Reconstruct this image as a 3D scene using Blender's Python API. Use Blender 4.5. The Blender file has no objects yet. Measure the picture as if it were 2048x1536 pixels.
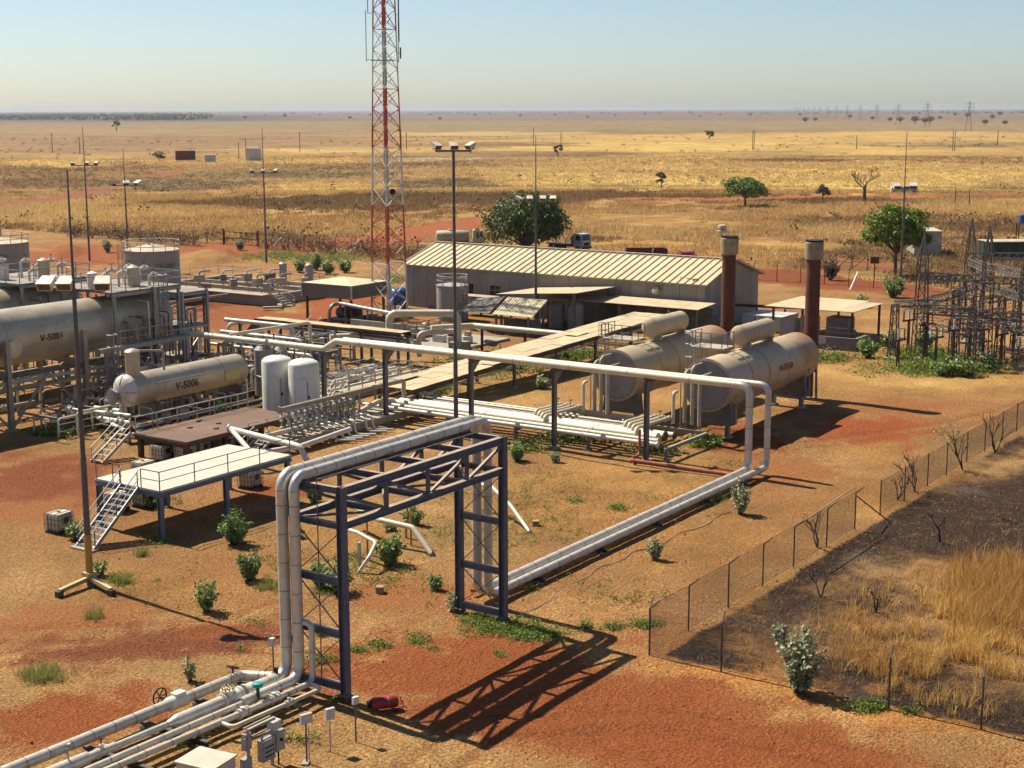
import bpy, math, random
import numpy as np
from mathutils import Vector as V, Matrix
R = math.radians
SC = bpy.context.scene
COL = SC.collection
# ------------------------------------------------------------------ camera
FPX, CAMH, AZ = 3000.0, 23.0, R(34.2)          # world X runs along the pipe bridge, world Y along the overhead line
PITCH, ROLL = math.atan(549.5 / 3000), math.atan(.0029)
fw = V((math.cos(AZ) * math.cos(PITCH), math.sin(AZ) * math.cos(PITCH), -math.sin(PITCH)))
rt0 = V((math.sin(AZ), -math.cos(AZ), 0)); up0 = rt0.cross(fw)
rt = rt0 * math.cos(ROLL) - up0 * math.sin(ROLL)
up = up0 * math.cos(ROLL) + rt0 * math.sin(ROLL)
CAM = V((0, 0, CAMH))
cd = bpy.data.cameras.new('camera'); cam = bpy.data.objects.new('camera', cd); COL.objects.link(cam)
m = Matrix((rt, up, -fw)).transposed().to_4x4(); m.translation = CAM
cam.matrix_world = m
cd.sensor_width = 36; cd.lens = 36 * FPX / 2048; cd.clip_start = .5; cd.clip_end = 90000
SC.camera = cam
# ------------------------------------------------------------------ world, sun, exposure
SUN_AZ, SUN_EL = R(86.5), R(51)
wd = bpy.data.worlds.new('World'); SC.world = wd; wd.use_nodes = True
nt = wd.node_tree; nt.nodes.clear()
sky = nt.nodes.new('ShaderNodeTexSky'); sky.sky_type = 'NISHITA'; sky.sun_disc = False
sky.sun_elevation = SUN_EL; sky.sun_rotation = R(90) - SUN_AZ
sky.altitude = 400; sky.air_density = .9; sky.dust_density = .8; sky.ozone_density = 3.4
bg = nt.nodes.new('ShaderNodeBackground'); bg.inputs[1].default_value = .063
wo = nt.nodes.new('ShaderNodeOutputWorld')
nt.links.new(sky.outputs[0], bg.inputs[0]); nt.links.new(bg.outputs[0], wo.inputs[0])
sl = bpy.data.lights.new('sun', 'SUN'); sl.energy = 5.0; sl.angle = R(.53); sl.color = (1, .91, .76)
so = bpy.data.objects.new('sun', sl); COL.objects.link(so)
so.rotation_euler = V((math.cos(SUN_AZ) * math.cos(SUN_EL), math.sin(SUN_AZ) * math.cos(SUN_EL), math.sin(SUN_EL))).to_track_quat('Z', 'Y').to_euler()
so.location = (0, 0, 60)
vs = SC.view_settings; vs.view_transform = 'Standard'; vs.look = 'None'; vs.gamma = 1; vs.exposure = 0.88
vs.use_curve_mapping = False
SC.cycles.max_bounces = 4; SC.cycles.diffuse_bounces = 2; SC.cycles.glossy_bounces = 2; SC.cycles.transparent_max_bounces = 16
SC.cycles.volume_bounces = 0; SC.cycles.use_denoising = True; SC.cycles.use_adaptive_sampling = True; SC.cycles.adaptive_threshold = .025; SC.cycles.adaptive_min_samples = 12

# ------------------------------------------------------------------ helpers
def P(x, y, z=0.0):
    """ground (or height z) point seen at photo pixel x, y"""
    d = fw * FPX + rt * (x - 1024) + up * (768 - y)
    return CAM + d * ((z - CAMH) / d.z)
def W(*a): return V(a)
ORG = {}
def tag(o, label=None, cat=None, group=None, kind=None):
    if label: o['label'] = label
    if cat: o['category'] = cat
    if group: o['group'] = group
    if kind: o['kind'] = kind
    return o
def thing(name, label, cat, loc, group=None, rz=0):
    o = bpy.data.objects.new(name, None); COL.objects.link(o); o.empty_display_size = .3
    o.location = loc; o.rotation_euler = (0, 0, rz); ORG[o] = V(loc) if rz == 0 else None
    return tag(o, label, cat, group)
def copy_tree(o, parent=None):
    c = o.copy(); COL.objects.link(c); c.parent = parent
    for ch in o.children: copy_tree(ch, c)
    return c
class MB:
    def __init__(s): s.v = []; s.f = []
    def add(s, vs_, fs): 
        n = len(s.v); s.v += [tuple(p) for p in vs_]; s.f += [tuple(i + n for i in f) for f in fs]; return s
    def box(s, c, d, rz=0, ax=None):
        hx, hy, hz = d[0] / 2, d[1] / 2, d[2] / 2
        ps = [V((x, y, z)) for z in (-hz, hz) for x, y in ((-hx, -hy), (hx, -hy), (hx, hy), (-hx, hy))]
        if rz: 
            q = Matrix.Rotation(rz, 3, 'Z'); ps = [q @ p for p in ps]
        if ax is not None: ps = [ax @ p for p in ps]
        c = V(c)
        return s.add([p + c for p in ps], [(3, 2, 1, 0), (4, 5, 6, 7), (0, 1, 5, 4), (1, 2, 6, 5), (2, 3, 7, 6), (3, 0, 4, 7)])
    def span(s, a, b):
        return s.box([(a[i] + b[i]) / 2 for i in range(3)], [abs(b[i] - a[i]) for i in range(3)])
    def prof(s, a, b, pr, upv=None):
        """extrude a 2-D profile (u across, w up) from a to b"""
        a = V(a); b = V(b); t = (b - a).normalized()
        u = V(upv) if upv else (V((0, 0, 1)) if abs(t.z) < .95 else V((0, 1, 0)))
        x = t.cross(u).normalized(); w = x.cross(t).normalized(); n = len(pr)
        vs_ = [a + x * p[0] + w * p[1] for p in pr] + [b + x * p[0] + w * p[1] for p in pr]
        fs = [(i, (i + 1) % n, n + (i + 1) % n, n + i) for i in range(n)] + [tuple(range(n))[::-1], tuple(range(n, 2 * n))]
        return s.add(vs_, fs)
    def bar(s, a, b, w, h=None, upv=None):
        h = h or w
        return s.prof(a, b, [(-w / 2, -h / 2), (w / 2, -h / 2), (w / 2, h / 2), (-w / 2, h / 2)], upv)
    def ibeam(s, a, b, w, h, upv=None, tf=None, tw=None):
        tf = tf or h * .09; tw = tw or w * .09
        a_, b_, c_, d_ = w / 2, h / 2, tw / 2, h / 2 - tf
        return s.prof(a, b, [(-a_, -b_), (a_, -b_), (a_, -d_), (c_, -d_), (c_, d_), (a_, d_), (a_, b_), (-a_, b_), (-a_, d_), (-c_, d_), (-c_, -d_), (-a_, -d_)], upv)
    def tube(s, pts, r, n=10, cap=True):
        pts = [V(p) for p in pts]; k = len(pts); rr = r if hasattr(r, '__len__') else [r] * k
        t0 = (pts[1] - pts[0]).normalized(); u = (V((0, 0, 1)) if abs(t0.z) < .9 else V((1, 0, 0)))
        x = t0.cross(u).normalized(); vs_ = []
        for i, p in enumerate(pts):
            t = ((pts[min(i + 1, k - 1)] - p).normalized() + (p - pts[max(i - 1, 0)]).normalized()).normalized()
            x = (x - t * x.dot(t)).normalized(); y = t.cross(x)
            vs_ += [p + (x * math.cos(6.28318 * j / n) + y * math.sin(6.28318 * j / n)) * rr[i] for j in range(n)]
        fs = [(i * n + j, i * n + (j + 1) % n, (i + 1) * n + (j + 1) % n, (i + 1) * n + j) for i in range(k - 1) for j in range(n)]
        if cap: fs += [tuple(range(n))[::-1], tuple(range((k - 1) * n, k * n))]
        return s.add(vs_, fs)
    def cyl(s, a, b, r, n=10, r2=None): return s.tube([a, b], [r, r if r2 is None else r2], n)
    def lathe(s, c, ax, pr, n=24):
        """pr = [(distance along axis, radius)...]"""
        a = V(ax).normalized(); u = V((0, 0, 1)) if abs(a.z) < .9 else V((1, 0, 0)); x = a.cross(u).normalized(); y = a.cross(x); c = V(c)
        vs_ = [c + a * d + (x * math.cos(6.28318 * j / n) + y * math.sin(6.28318 * j / n)) * max(r, .001) for d, r in pr for j in range(n)]
        k = len(pr)
        fs = [(i * n + j, (i + 1) * n + j, (i + 1) * n + (j + 1) % n, i * n + (j + 1) % n) for i in range(k - 1) for j in range(n)]
        return s.add(vs_, fs + [tuple(range(n)), tuple(range((k - 1) * n, k * n))[::-1]])
    def torus(s, c, ax, r, t, n=16, k=6):
        a = V(ax).normalized(); u = V((0, 0, 1)) if abs(a.z) < .9 else V((1, 0, 0)); x = a.cross(u).normalized(); y = a.cross(x); c = V(c)
        vs_ = []
        for i in range(n):
            d = x * math.cos(6.28318 * i / n) + y * math.sin(6.28318 * i / n)
            vs_ += [c + d * (r + t * math.cos(6.28318 * j / k)) + a * t * math.sin(6.28318 * j / k) for j in range(k)]
        return s.add(vs_, [(i * k + j, ((i + 1) % n) * k + j, ((i + 1) % n) * k + (j + 1) % k, i * k + (j + 1) % k) for i in range(n) for j in range(k)])
    def build(s, name, mat, parent=None, smooth=True, label=None):
        me = bpy.data.meshes.new(name); o = bpy.data.objects.new(name, me); COL.objects.link(o)
        if parent is not None:
            og = ORG[parent]; o.parent = parent
        else:
            xs = [p[0] for p in s.v]; ys = [p[1] for p in s.v]
            og = V(((min(xs) + max(xs)) / 2, (min(ys) + max(ys)) / 2, min(p[2] for p in s.v))); o.location = og
        ORG[o] = og
        me.from_pydata([(p[0] - og.x, p[1] - og.y, p[2] - og.z) for p in s.v], [], s.f)
        if smooth: me.shade_smooth(); me.set_sharp_from_angle(angle=R(38))
        me.materials.append(MT[mat] if isinstance(mat, str) else mat)
        if label: o['label'] = label
        return o
def arc_pts(pts, rad, n=6):
    """polyline with rounded corners -> list of ('s',[a,b]) and ('e',[...])"""
    pts = [V(p) for p in pts]; out = []; cur = pts[0]
    for i in range(1, len(pts) - 1):
        a, b, c = cur, pts[i], pts[i + 1]; d1 = (b - pts[i - 1]).normalized(); d2 = (c - b).normalized()
        ang = d1.angle(d2)
        if ang < .02: continue
        t = min(rad * math.tan(ang / 2), (b - a).length * .95, (c - b).length * .48); s_, e = b - d1 * t, b + d2 * t
        rr = t / math.tan(ang / 2); nn = (d2 - d1 * d1.dot(d2)).normalized(); o = s_ + nn * rr
        arc = [o - nn * rr * math.cos(ang * k / n) + d1 * rr * math.sin(ang * k / n) for k in range(n + 1)]
        out += [('s', [cur, s_]), ('e', arc)]; cur = e
    out.append(('s', [cur, pts[-1]])); return out
def pipe(root, pts, r, mat, rad=None, n=14, band=None, bandmat=None, elbow=None, nm='pipe_section'):
    for k, q in arc_pts(pts, rad or r * 3):
        if k == 's':
            if (q[1] - q[0]).length < .02: continue
            o = MB().tube(q, r, n).build(nm, mat, root)
            if band:
                L = (q[1] - q[0]).length; c = max(1, int(L / band)); d = (q[1] - q[0]).normalized()
                for i in range(c):
                    p = q[0] + (q[1] - q[0]) * ((i + .5) / c)
                    if root.parent is None: MB().cyl(p - d * .018, p + d * .018, r + .009, n).build('joint_band', bandmat or mat, o)
        else: MB().tube(q, r * 1.015, n).build('elbow', elbow or mat, root)
def rail(root, pts, mat='rail', h=1.05, sp=1.6, w=.045, mid=True):
    pts = [V(p) for p in pts]; z = V((0, 0, 1))
    for i in range(len(pts) - 1):
        a, b = pts[i], pts[i + 1]; L = (b - a).length; n = max(1, round(L / sp))
        MB().bar(a + z * h, b + z * h, w).build('top_rail', mat, root)
        if mid: MB().bar(a + z * h * .52, b + z * h * .52, w * .8).build('mid_rail', mat, root)
        for k in range(n + (i == len(pts) - 2)):
            p = a + (b - a) * (k / n); MB().bar(p, p + z * h, w).build('railing_post', mat, root)
def stairs(root, top, bot, w, mat='galv', n=9, side=(0, 1, 0), rails=True, rmat='rail'):
    top, bot, sd = V(top), V(bot), V(side).normalized() * w / 2
    st = MB
    for s in (-1, 1):
        MB().bar(top + sd * s, bot + sd * s, .06, .2).build('stringer', mat, root)
        if rails:
            z = V((0, 0, .95))
            MB().bar(top + sd * s + z, bot + sd * s + z, .045).build('handrail', rmat, root)
            MB().bar(top + sd * s + z * .5, bot + sd * s + z * .5, .035).build('mid_rail', rmat, root)
            for t in (.03, .5, .97):
                p = top.lerp(bot, t) + sd * s; MB().bar(p, p + z, .045).build('railing_post', rmat, root)
    d = (bot - top); d.z = 0; ang = math.atan2(d.y, d.x)
    for i in range(n):
        p = top.lerp(bot, (i + .6) / n); MB().box(p, (.26, w - .06, .04), ang).build('tread', mat, root)
def ladder(root, p, z0, z1, out, mat='galv', w=.5, cage=True):
    p = V(p); o = V(out).normalized(); sd = V((-o.y, o.x, 0)) * w / 2
    for s in (-1, 1): MB().bar(W(p.x, p.y, z0) + sd * s, W(p.x, p.y, z1 + 1) + sd * s, .06).build('ladder_stile', mat, root)
    n = int((z1 - z0) / .35)
    for i in range(n): 
        q = W(p.x, p.y, z0 + .3 + i * .35); MB().bar(q - sd, q + sd, .035).build('rung', mat, root)
    if cage and z1 - z0 > 2.4:
        zs = np.linspace(z0 + 2.2, z1 + 1, max(2, int((z1 - z0 - 1.2) / .9) + 1))
        ring = lambda z, m_: [W(p.x, p.y, z) + sd * 1.3 * math.cos(a) + o * .7 * math.sin(a) for a in np.linspace(0, math.pi, m_)]
        for z in zs: MB().tube(ring(z, 7), .025, 4).build('cage_hoop', mat, root)
        for a in (.5, 1.1, 1.57, 2.05, 2.65):
            q = sd * 1.3 * math.cos(a) + o * .7 * math.sin(a); MB().bar(W(p.x, p.y, zs[0]) + q, W(p.x, p.y, zs[-1]) + q, .03).build('cage_bar', mat, root)
def handwheel(root, c, ax, r, mat='iron'):
    b = MB().torus(c, ax, r, r * .09, 18, 5); a = V(ax).normalized(); u = V((0, 0, 1)) if abs(a.z) < .9 else V((1, 0, 0)); x = a.cross(u).normalized(); y = a.cross(x)
    for k in range(3):
        t = k * math.pi / 3; d = x * math.cos(t) + y * math.sin(t); b.bar(V(c) - d * r, V(c) + d * r, r * .1)
    return b.build('handwheel', mat, root)
def valve(root, p, axis, r, mat, stem=True, wheel='iron', h=None):
    """flanged gate valve on a pipe of radius r: body, two flanges, bonnet, handwheel"""
    p = V(p); a = V(axis).normalized(); h = h or r * 3.2
    b = MB().lathe(p - a * r * 1.5, a, [(0, r * 1.05), (r * .5, r * 1.15), (r * 1.5, r * 1.45), (r * 2.5, r * 1.15), (r * 3, r * 1.05)], 14)
    b.cyl(p, p + V((0, 0, h * .55)), r * .75, 10); o = b.build('valve_body', mat, root)
    for s in (-1, 1): MB().cyl(p + a * s * r * 1.4, p + a * s * (r * 1.4 + .06), r * 1.65, 14).build('flange', mat, root)
    if stem:
        MB().cyl(p + V((0, 0, h * .5)), p + V((0, 0, h * 1.05)), r * .2, 6).build('stem', 'iron', root)
        handwheel(root, p + V((0, 0, h)), (0, 0, 1), r * 1.15, wheel)

# ------------------------------------------------------------------ materials
MT = {}
def N(nt_, t, **k):
    n = nt_.nodes.new('ShaderNode' + t)
    for a, b in k.items(): setattr(n, a, b)
    return n
def rgba(c): return (c[0], c[1], c[2], 1)
def mat(name, col, rough=.6, metal=0, col2=None, var=.25, sc=2.0, fine=25, bump=.15, rust=None, rust_amt=.0, rust_sc=1.5, streak=0, spec=.4, rnd=.08, dust=.0, grad=None):
    """base colour with large-scale wear, fine grain, optional rust blotches, vertical streaks, dust on upward faces"""
    K = lambda c_: tuple(x * .78 for x in c_) if c_ else c_
    col, col2, rust = K(col), K(col2), K(rust)
    m_ = bpy.data.materials.new(name); m_.use_nodes = True; t = m_.node_tree; t.nodes.clear(); L = t.links.new
    out = N(t, 'OutputMaterial'); b = N(t, 'BsdfPrincipled'); L(b.outputs[0], out.inputs[0])
    tc = N(t, 'TexCoord'); co = tc.outputs['Object']
    n1 = N(t, 'TexNoise'); n1.inputs['Scale'].default_value = sc; n1.inputs['Detail'].default_value = 5; n1.inputs['Roughness'].default_value = .62; L(co, n1.inputs['Vector'])
    n2 = N(t, 'TexNoise'); n2.inputs['Scale'].default_value = fine; n2.inputs['Detail'].default_value = 3; L(co, n2.inputs['Vector'])
    r1 = N(t, 'MapRange'); r1.inputs[1].default_value = .32; r1.inputs[2].default_value = .68; L(n1.outputs[0], r1.inputs[0])
    c2 = col2 or tuple(x * (1 - var * 1.6) for x in col)
    mx = N(t, 'Mix', data_type='RGBA'); L(r1.outputs[0], mx.inputs[0]); mx.inputs[6].default_value = rgba(c2); mx.inputs[7].default_value = rgba(col); cur = mx.outputs[2]
    def over(fac, c, cur):
        x = N(t, 'Mix', data_type='RGBA'); L(fac, x.inputs[0]); L(cur, x.inputs[6]); x.inputs[7].default_value = rgba(c); return x.outputs[2]
    if streak:
        mp = N(t, 'Mapping'); mp.inputs['Scale'].default_value = (9, 9, .45); L(co, mp.inputs[0])
        n3 = N(t, 'TexNoise'); n3.inputs['Scale'].default_value = 1; n3.inputs['Detail'].default_value = 4; L(mp.outputs[0], n3.inputs['Vector'])
        r3 = N(t, 'MapRange'); r3.inputs[1].default_value = .52; r3.inputs[2].default_value = .8; r3.inputs[4].default_value = streak; L(n3.outputs[0], r3.inputs[0])
        cur = over(r3.outputs[0], tuple(x * .5 for x in (rust or col)), cur)
    if rust_amt:
        n4 = N(t, 'TexNoise'); n4.inputs['Scale'].default_value = rust_sc; n4.inputs['Detail'].default_value = 8; n4.inputs['Roughness'].default_value = .7; L(co, n4.inputs['Vector'])
        src = n4.outputs[0]
        if grad:                        # (axis, start, end): rust thickens along the object's axis
            sx = N(t, 'SeparateXYZ'); L(co, sx.inputs[0]); gr = N(t, 'MapRange'); gr.inputs[1].default_value = grad[1]; gr.inputs[2].default_value = grad[2]; gr.inputs[4].default_value = .4
            L(sx.outputs[grad[0]], gr.inputs[0]); ad = N(t, 'Math', operation='ADD'); L(src, ad.inputs[0]); L(gr.outputs[0], ad.inputs[1]); src = ad.outputs[0]
        r4 = N(t, 'MapRange'); r4.inputs[1].default_value = .78 - rust_amt * .5; r4.inputs[2].default_value = .95 - rust_amt * .4; L(src, r4.inputs[0])
        cur = over(r4.outputs[0], rust, cur)
    if dust:
        ge = N(t, 'NewGeometry'); sz = N(t, 'SeparateXYZ'); L(ge.outputs['Normal'], sz.inputs[0])
        r5 = N(t, 'MapRange'); r5.inputs[1].default_value = .3; r5.inputs[2].default_value = 1; r5.inputs[4].default_value = dust; L(sz.outputs[2], r5.inputs[0])
        mu = N(t, 'Math', operation='MULTIPLY'); L(r5.outputs[0], mu.inputs[0]); L(n1.outputs[0], mu.inputs[1]); cur = over(mu.outputs[0], (.55, .38, .22), cur)
    fm = N(t, 'MapRange'); fm.inputs[3].default_value = .86; fm.inputs[4].default_value = 1.12; L(n2.outputs[0], fm.inputs[0])
    oi = N(t, 'ObjectInfo'); rm = N(t, 'MapRange'); rm.inputs[3].default_value = 1 - rnd; rm.inputs[4].default_value = 1 + rnd; L(oi.outputs['Random'], rm.inputs[0])
    mm = N(t, 'Math', operation='MULTIPLY'); L(fm.outputs[0], mm.inputs[0]); L(rm.outputs[0], mm.inputs[1])
    sc_ = N(t, 'VectorMath', operation='SCALE'); L(cur, sc_.inputs[0]); L(mm.outputs[0], sc_.inputs['Scale']); L(sc_.outputs[0], b.inputs['Base Color'])
    b.inputs['Metallic'].default_value = metal; b.inputs['Specular IOR Level'].default_value = spec
    rr = N(t, 'MapRange'); rr.inputs[3].default_value = max(.05, rough - .12); rr.inputs[4].default_value = min(1, rough + .15); L(n1.outputs[0], rr.inputs[0]); L(rr.outputs[0], b.inputs['Roughness'])
    if bump:
        bp = N(t, 'Bump'); bp.inputs['Strength'].default_value = bump; bp.inputs['Distance'].default_value = .03; L(n2.outputs[0], bp.inputs['Height']); L(bp.outputs[0], b.inputs['Normal'])
    MT[name] = m_; return m_
RUST = (.16, .055, .022); CREAM = (.66, .58, .42)
mat('clad', (.77, .74, .66), .38, .3, col2=(.58, .54, .45), sc=2.4, rust=(.30, .19, .10), rust_amt=.24, rust_sc=3, streak=.3, bump=.35, dust=.5)      # weathered aluminium pipe cladding
mat('clad_elbow', (.74, .72, .66), .34, .55, col2=(.56, .53, .46), sc=5, bump=.5)
mat('clad_band', (.36, .33, .27), .5, .3, bump=.1)
mat('pipe_cream', (.76, .66, .46), .45, .0, col2=(.66, .58, .42), sc=1.2, rust=(.35, .2, .1), rust_amt=.12, bump=.1)
mat('pipe_white', (.80, .76, .66), .45, 0, col2=(.66, .60, .48), sc=1.5, rust=(.4, .22, .1), rust_amt=.14, bump=.1)
mat('vessel', (.68, .58, .41), .38, .3, col2=(.52, .42, .28), sc=.7, streak=.4, rust=(.25, .14, .07), rust_amt=.14, bump=.08)
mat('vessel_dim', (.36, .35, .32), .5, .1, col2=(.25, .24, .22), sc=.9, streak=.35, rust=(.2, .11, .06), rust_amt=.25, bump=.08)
mat('heater', (.60, .49, .31), .48, .05, col2=(.46, .36, .23), sc=.5, streak=.25, rust=(.44, .20, .06), rust_amt=.2, rust_sc=.45, bump=.06, grad=(0, 6, 18))
mat('heater_face', (.36, .33, .31), .6, 0, col2=(.27, .25, .235), sc=1.2, streak=.4, rust=(.6, .58, .54), rust_amt=.12, rust_sc=1.4, bump=.1)
mat('stack_rust', (.17, .055, .03), .75, .0, col2=(.095, .032, .02), sc=1.2, streak=.6, rust=(.26, .10, .045), rust_amt=.35, bump=.25)
mat('stack_cap', (.42, .33, .19), .55, .0, rust=RUST, rust_amt=.35, streak=.6)
mat('tank_grey', (.40, .375, .33), .55, 0, col2=(.33, .31, .275), sc=.6, streak=.3, rust=RUST, rust_amt=.1)
mat('tank_roof', (.62, .54, .38), .6, 0)
mat('tank_white', (.80, .78, .70), .4, 0, col2=(.68, .65, .57), sc=1, streak=.25, rust=(.12, .10, .14), rust_amt=.1, rust_sc=2.5)
mat('steel_blue', (.082, .105, .16), .5, .05, col2=(.125, .14, .175), sc=2.5, rust=(.16, .11, .08), rust_amt=.28, dust=1.0, bump=.1)
mat('steel_grey', (.22, .21, .20), .6, .2, col2=(.15, .14, .13), sc=2, rust=RUST, rust_amt=.2, dust=.4)
mat('steel_cream', (.46, .40, .30), .6, 0, col2=(.36, .31, .23), sc=1.5, rust=RUST, rust_amt=.18, streak=.3)
mat('steel_dark', (.075, .063, .052), .65, .3, col2=(.12, .10, .08), sc=3, rust=RUST, rust_amt=.3)
mat('steel_rust', (.16, .075, .045), .8, .1, col2=(.10, .045, .03), sc=3, rust=(.28, .13, .06), rust_amt=.3)
mat('rail', (.40, .40, .38), .5, .4, col2=(.28, .28, .27), sc=3)
mat('rail_blue', (.17, .20, .24), .5, .4)
mat('rail_cream', (.62, .55, .42), .55, 0)
mat('galv', (.42, .43, .44), .45, .5, col2=(.30, .30, .30), sc=3, rust=RUST, rust_amt=.1)
mat('iron', (.035, .03, .028), .6, .5)
mat('deck_brown', (.21, .125, .08), .8, .05, col2=(.14, .08, .05), sc=1.5, rust=(.30, .18, .10), rust_amt=.3)
mat('deck_white', (.64, .58, .47), .7, 0, col2=(.52, .46, .36), sc=1.2, rust=(.42, .28, .16), rust_amt=.28, bump=.1)
mat('deck_blue', (.20, .23, .29), .55, .1, col2=(.14, .16, .21), sc=2)
mat('roof_sheet', (.68, .57, .35), .5, .0, col2=(.58, .47, .28), sc=.8, rust=(.35, .2, .1), rust_amt=.12, streak=.0)
mat('wall_sheet', (.36, .325, .285), .6, .05, col2=(.29, .265, .23), sc=.5, streak=.35, rust=(.3, .2, .13), rust_amt=.1)
mat('trim', (.58, .50, .34), .55, 0)
mat('shelter_wall', (.21, .195, .145), .6, 0)
mat('cover_plate', (.66, .52, .31), .6, .0, col2=(.50, .38, .22), sc=.7, rust=(.34, .19, .09), rust_amt=.22)
mat('concrete', (.42, .37, .29), .85, 0, col2=(.31, .265, .2), sc=1.2, bump=.4)
mat('pole', (.16, .155, .15), .55, .3, col2=(.11, .105, .10), sc=.6, rust=RUST, rust_amt=.18)
mat('yellow', (.58, .33, .045), .55, 0, col2=(.45, .25, .05), sc=3, rust=RUST, rust_amt=.2)
mat('yellow_pale', (.58, .44, .18), .6, 0, col2=(.46, .33, .14), sc=3, rust=RUST, rust_amt=.15, dust=.3)
mat('lamp_white', (.80, .74, .60), .4, 0)
mat('lamp_glass', (.10, .09, .075), .15, 0, spec=.6)
mat('tower_red', (.52, .085, .03), .5, 0, col2=(.38, .06, .03), sc=2)
mat('tower_white', (.74, .70, .64), .5, 0)
mat('cable_black', (.02, .02, .022), .5, 0)
mat('red_paint', (.42, .04, .025), .4, 0, col2=(.30, .03, .025), sc=4)
mat('red_pipe', (.50, .10, .045), .55, 0, col2=(.34, .08, .04), sc=2)
mat('pink', (.48, .10, .13), .6, 0)
mat('blue_tank', (.03, .12, .38), .4, 0)
mat('teal', (.03, .42, .36), .4, 0)
mat('green_pipe', (.10, .32, .08), .5, 0)
mat('hut_green', (.035, .06, .048), .6, 0)
mat('green_dark', (.03, .13, .05), .5, 0)
mat('ibc_white', (.72, .66, .50), .5, 0, col2=(.58, .51, .36), sc=2.5, rust=(.4, .3, .18), rust_amt=.2)
mat('cage', (.20, .19, .18), .5, .5)
mat('pallet', (.09, .07, .055), .8)
mat('box_grey', (.42, .42, .41), .5, .1, col2=(.34, .34, .33), sc=3)
mat('box_white', (.74, .72, .68), .45, 0)
mat('cabinet', (.58, .62, .55), .5, 0, col2=(.48, .52, .46), sc=1.5)
mat('glass', (.03, .035, .04), .12, 0, spec=.7, bump=0)
mat('letter', (.055, .025, .02), .6, 0, bump=0)
mat('letter_red', (.22, .035, .02), .6, 0, bump=0)
mat('letter_grey', (.16, .15, .13), .6, 0, bump=0)
mat('rubber', (.02, .02, .02), .8)
mat('truck_white', (.68, .66, .62), .4, 0, rust=RUST, rust_amt=.12)
mat('dump_red', (.16, .035, .03), .6, 0, rust=RUST, rust_amt=.3)
mat('container', (.55, .50, .40), .6, 0, streak=.3, rust=RUST, rust_amt=.12)
mat('insulator', (.10, .055, .04), .25, 0, spec=.6)
mat('porcelain', (.62, .64, .64), .25, 0, spec=.6)
mat('barkm', (.13, .09, .06), .9, 0, bump=.6)
mat('char', (.022, .018, .016), .9, 0, bump=.6)
mat('wood_block', (.42, .29, .17), .8)
def leafmat(name, col, col2, tr=.25):
    col, col2 = tuple(x * .76 for x in col), tuple(x * .76 for x in col2)
    m_ = bpy.data.materials.new(name); m_.use_nodes = True; t = m_.node_tree; t.nodes.clear(); L = t.links.new
    out = N(t, 'OutputMaterial'); b = N(t, 'BsdfPrincipled'); tl = N(t, 'BsdfTranslucent'); ms = N(t, 'MixShader')
    ge = N(t, 'NewGeometry'); mx = N(t, 'Mix', data_type='RGBA'); L(ge.outputs['Random Per Island'], mx.inputs[0]); mx.inputs[6].default_value = rgba(col); mx.inputs[7].default_value = rgba(col2)
    L(mx.outputs[2], b.inputs['Base Color']); L(mx.outputs[2], tl.inputs[0]); b.inputs['Roughness'].default_value = .55; b.inputs['Specular IOR Level'].default_value = .3
    ms.inputs[0].default_value = tr; L(b.outputs[0], ms.inputs[1]); L(tl.outputs[0], ms.inputs[2]); L(ms.outputs[0], out.inputs[0]); MT[name] = m_
leafmat('leaf_shrub', (.12, .20, .03), (.32, .42, .13))
leafmat('leaf_pale', (.24, .27, .11), (.46, .47, .27))
leafmat('leaf_dark', (.05, .085, .010), (.14, .18, .03))
leafmat('leaf_mid', (.08, .15, .008), (.22, .30, .03))
leafmat('leaf_dry', (.085, .05, .03), (.19, .115, .06))
leafmat('leaf_far', (.06, .065, .05), (.10, .10, .07))
leafmat('grass_gold', (.58, .38, .14), (.76, .54, .23), .45)
leafmat('grass_tan', (.50, .29, .11), (.70, .44, .18), .45)
leafmat('grass_brown', (.23, .135, .055), (.38, .235, .10), .35)
leafmat('straw', (.66, .38, .10), (.98, .64, .22), .45)
leafmat('straw_dark', (.44, .23, .06), (.74, .44, .14), .4)
leafmat('weed', (.10, .16, .012), (.26, .32, .045), .3)
leafmat('grass_green', (.30, .30, .07), (.46, .44, .14), .3)
# ------------------------------------------------------------------ ground
rng = np.random.default_rng(7); LAT = rng.random((256, 256))
def vnoise(x, y):
    xi = np.floor(x).astype(int); yi = np.floor(y).astype(int); fx = x - xi; fy = y - yi
    fx = fx * fx * (3 - 2 * fx); fy = fy * fy * (3 - 2 * fy); g = lambda a, b: LAT[a & 255, b & 255]
    return (g(xi, yi) * (1 - fx) + g(xi + 1, yi) * fx) * (1 - fy) + (g(xi, yi + 1) * (1 - fx) + g(xi + 1, yi + 1) * fx) * fy
def fbm(x, y, o=4):
    s = 0; a = .5; t = 0
    for i in range(o): s = s + a * vnoise(x * 2 ** i + 17 * i, y * 2 ** i + 31 * i); t += a; a *= .5
    return s / t
def ss(x, a, b):
    t = np.clip((x - a) / (b - a), 0, 1); return t * t * (3 - 2 * t)
angs = np.concatenate([np.linspace(-180, -26, 40, endpoint=False), np.arange(-26, 26, .13), np.linspace(26, 180, 40)])
rads = np.concatenate([[2, 12, 22, 32, 38, 42, 45], 45 * 1.0065 ** np.arange(1, 360), 450 * 1.02 ** np.arange(1, 226)])
A_, R_ = np.meshgrid(AZ + np.radians(angs), rads)
GX = (np.cos(A_) * R_).ravel(); GY = (np.sin(A_) * R_).ravel(); GR = R_.ravel()
na, nr = len(angs), len(rads)
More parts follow.
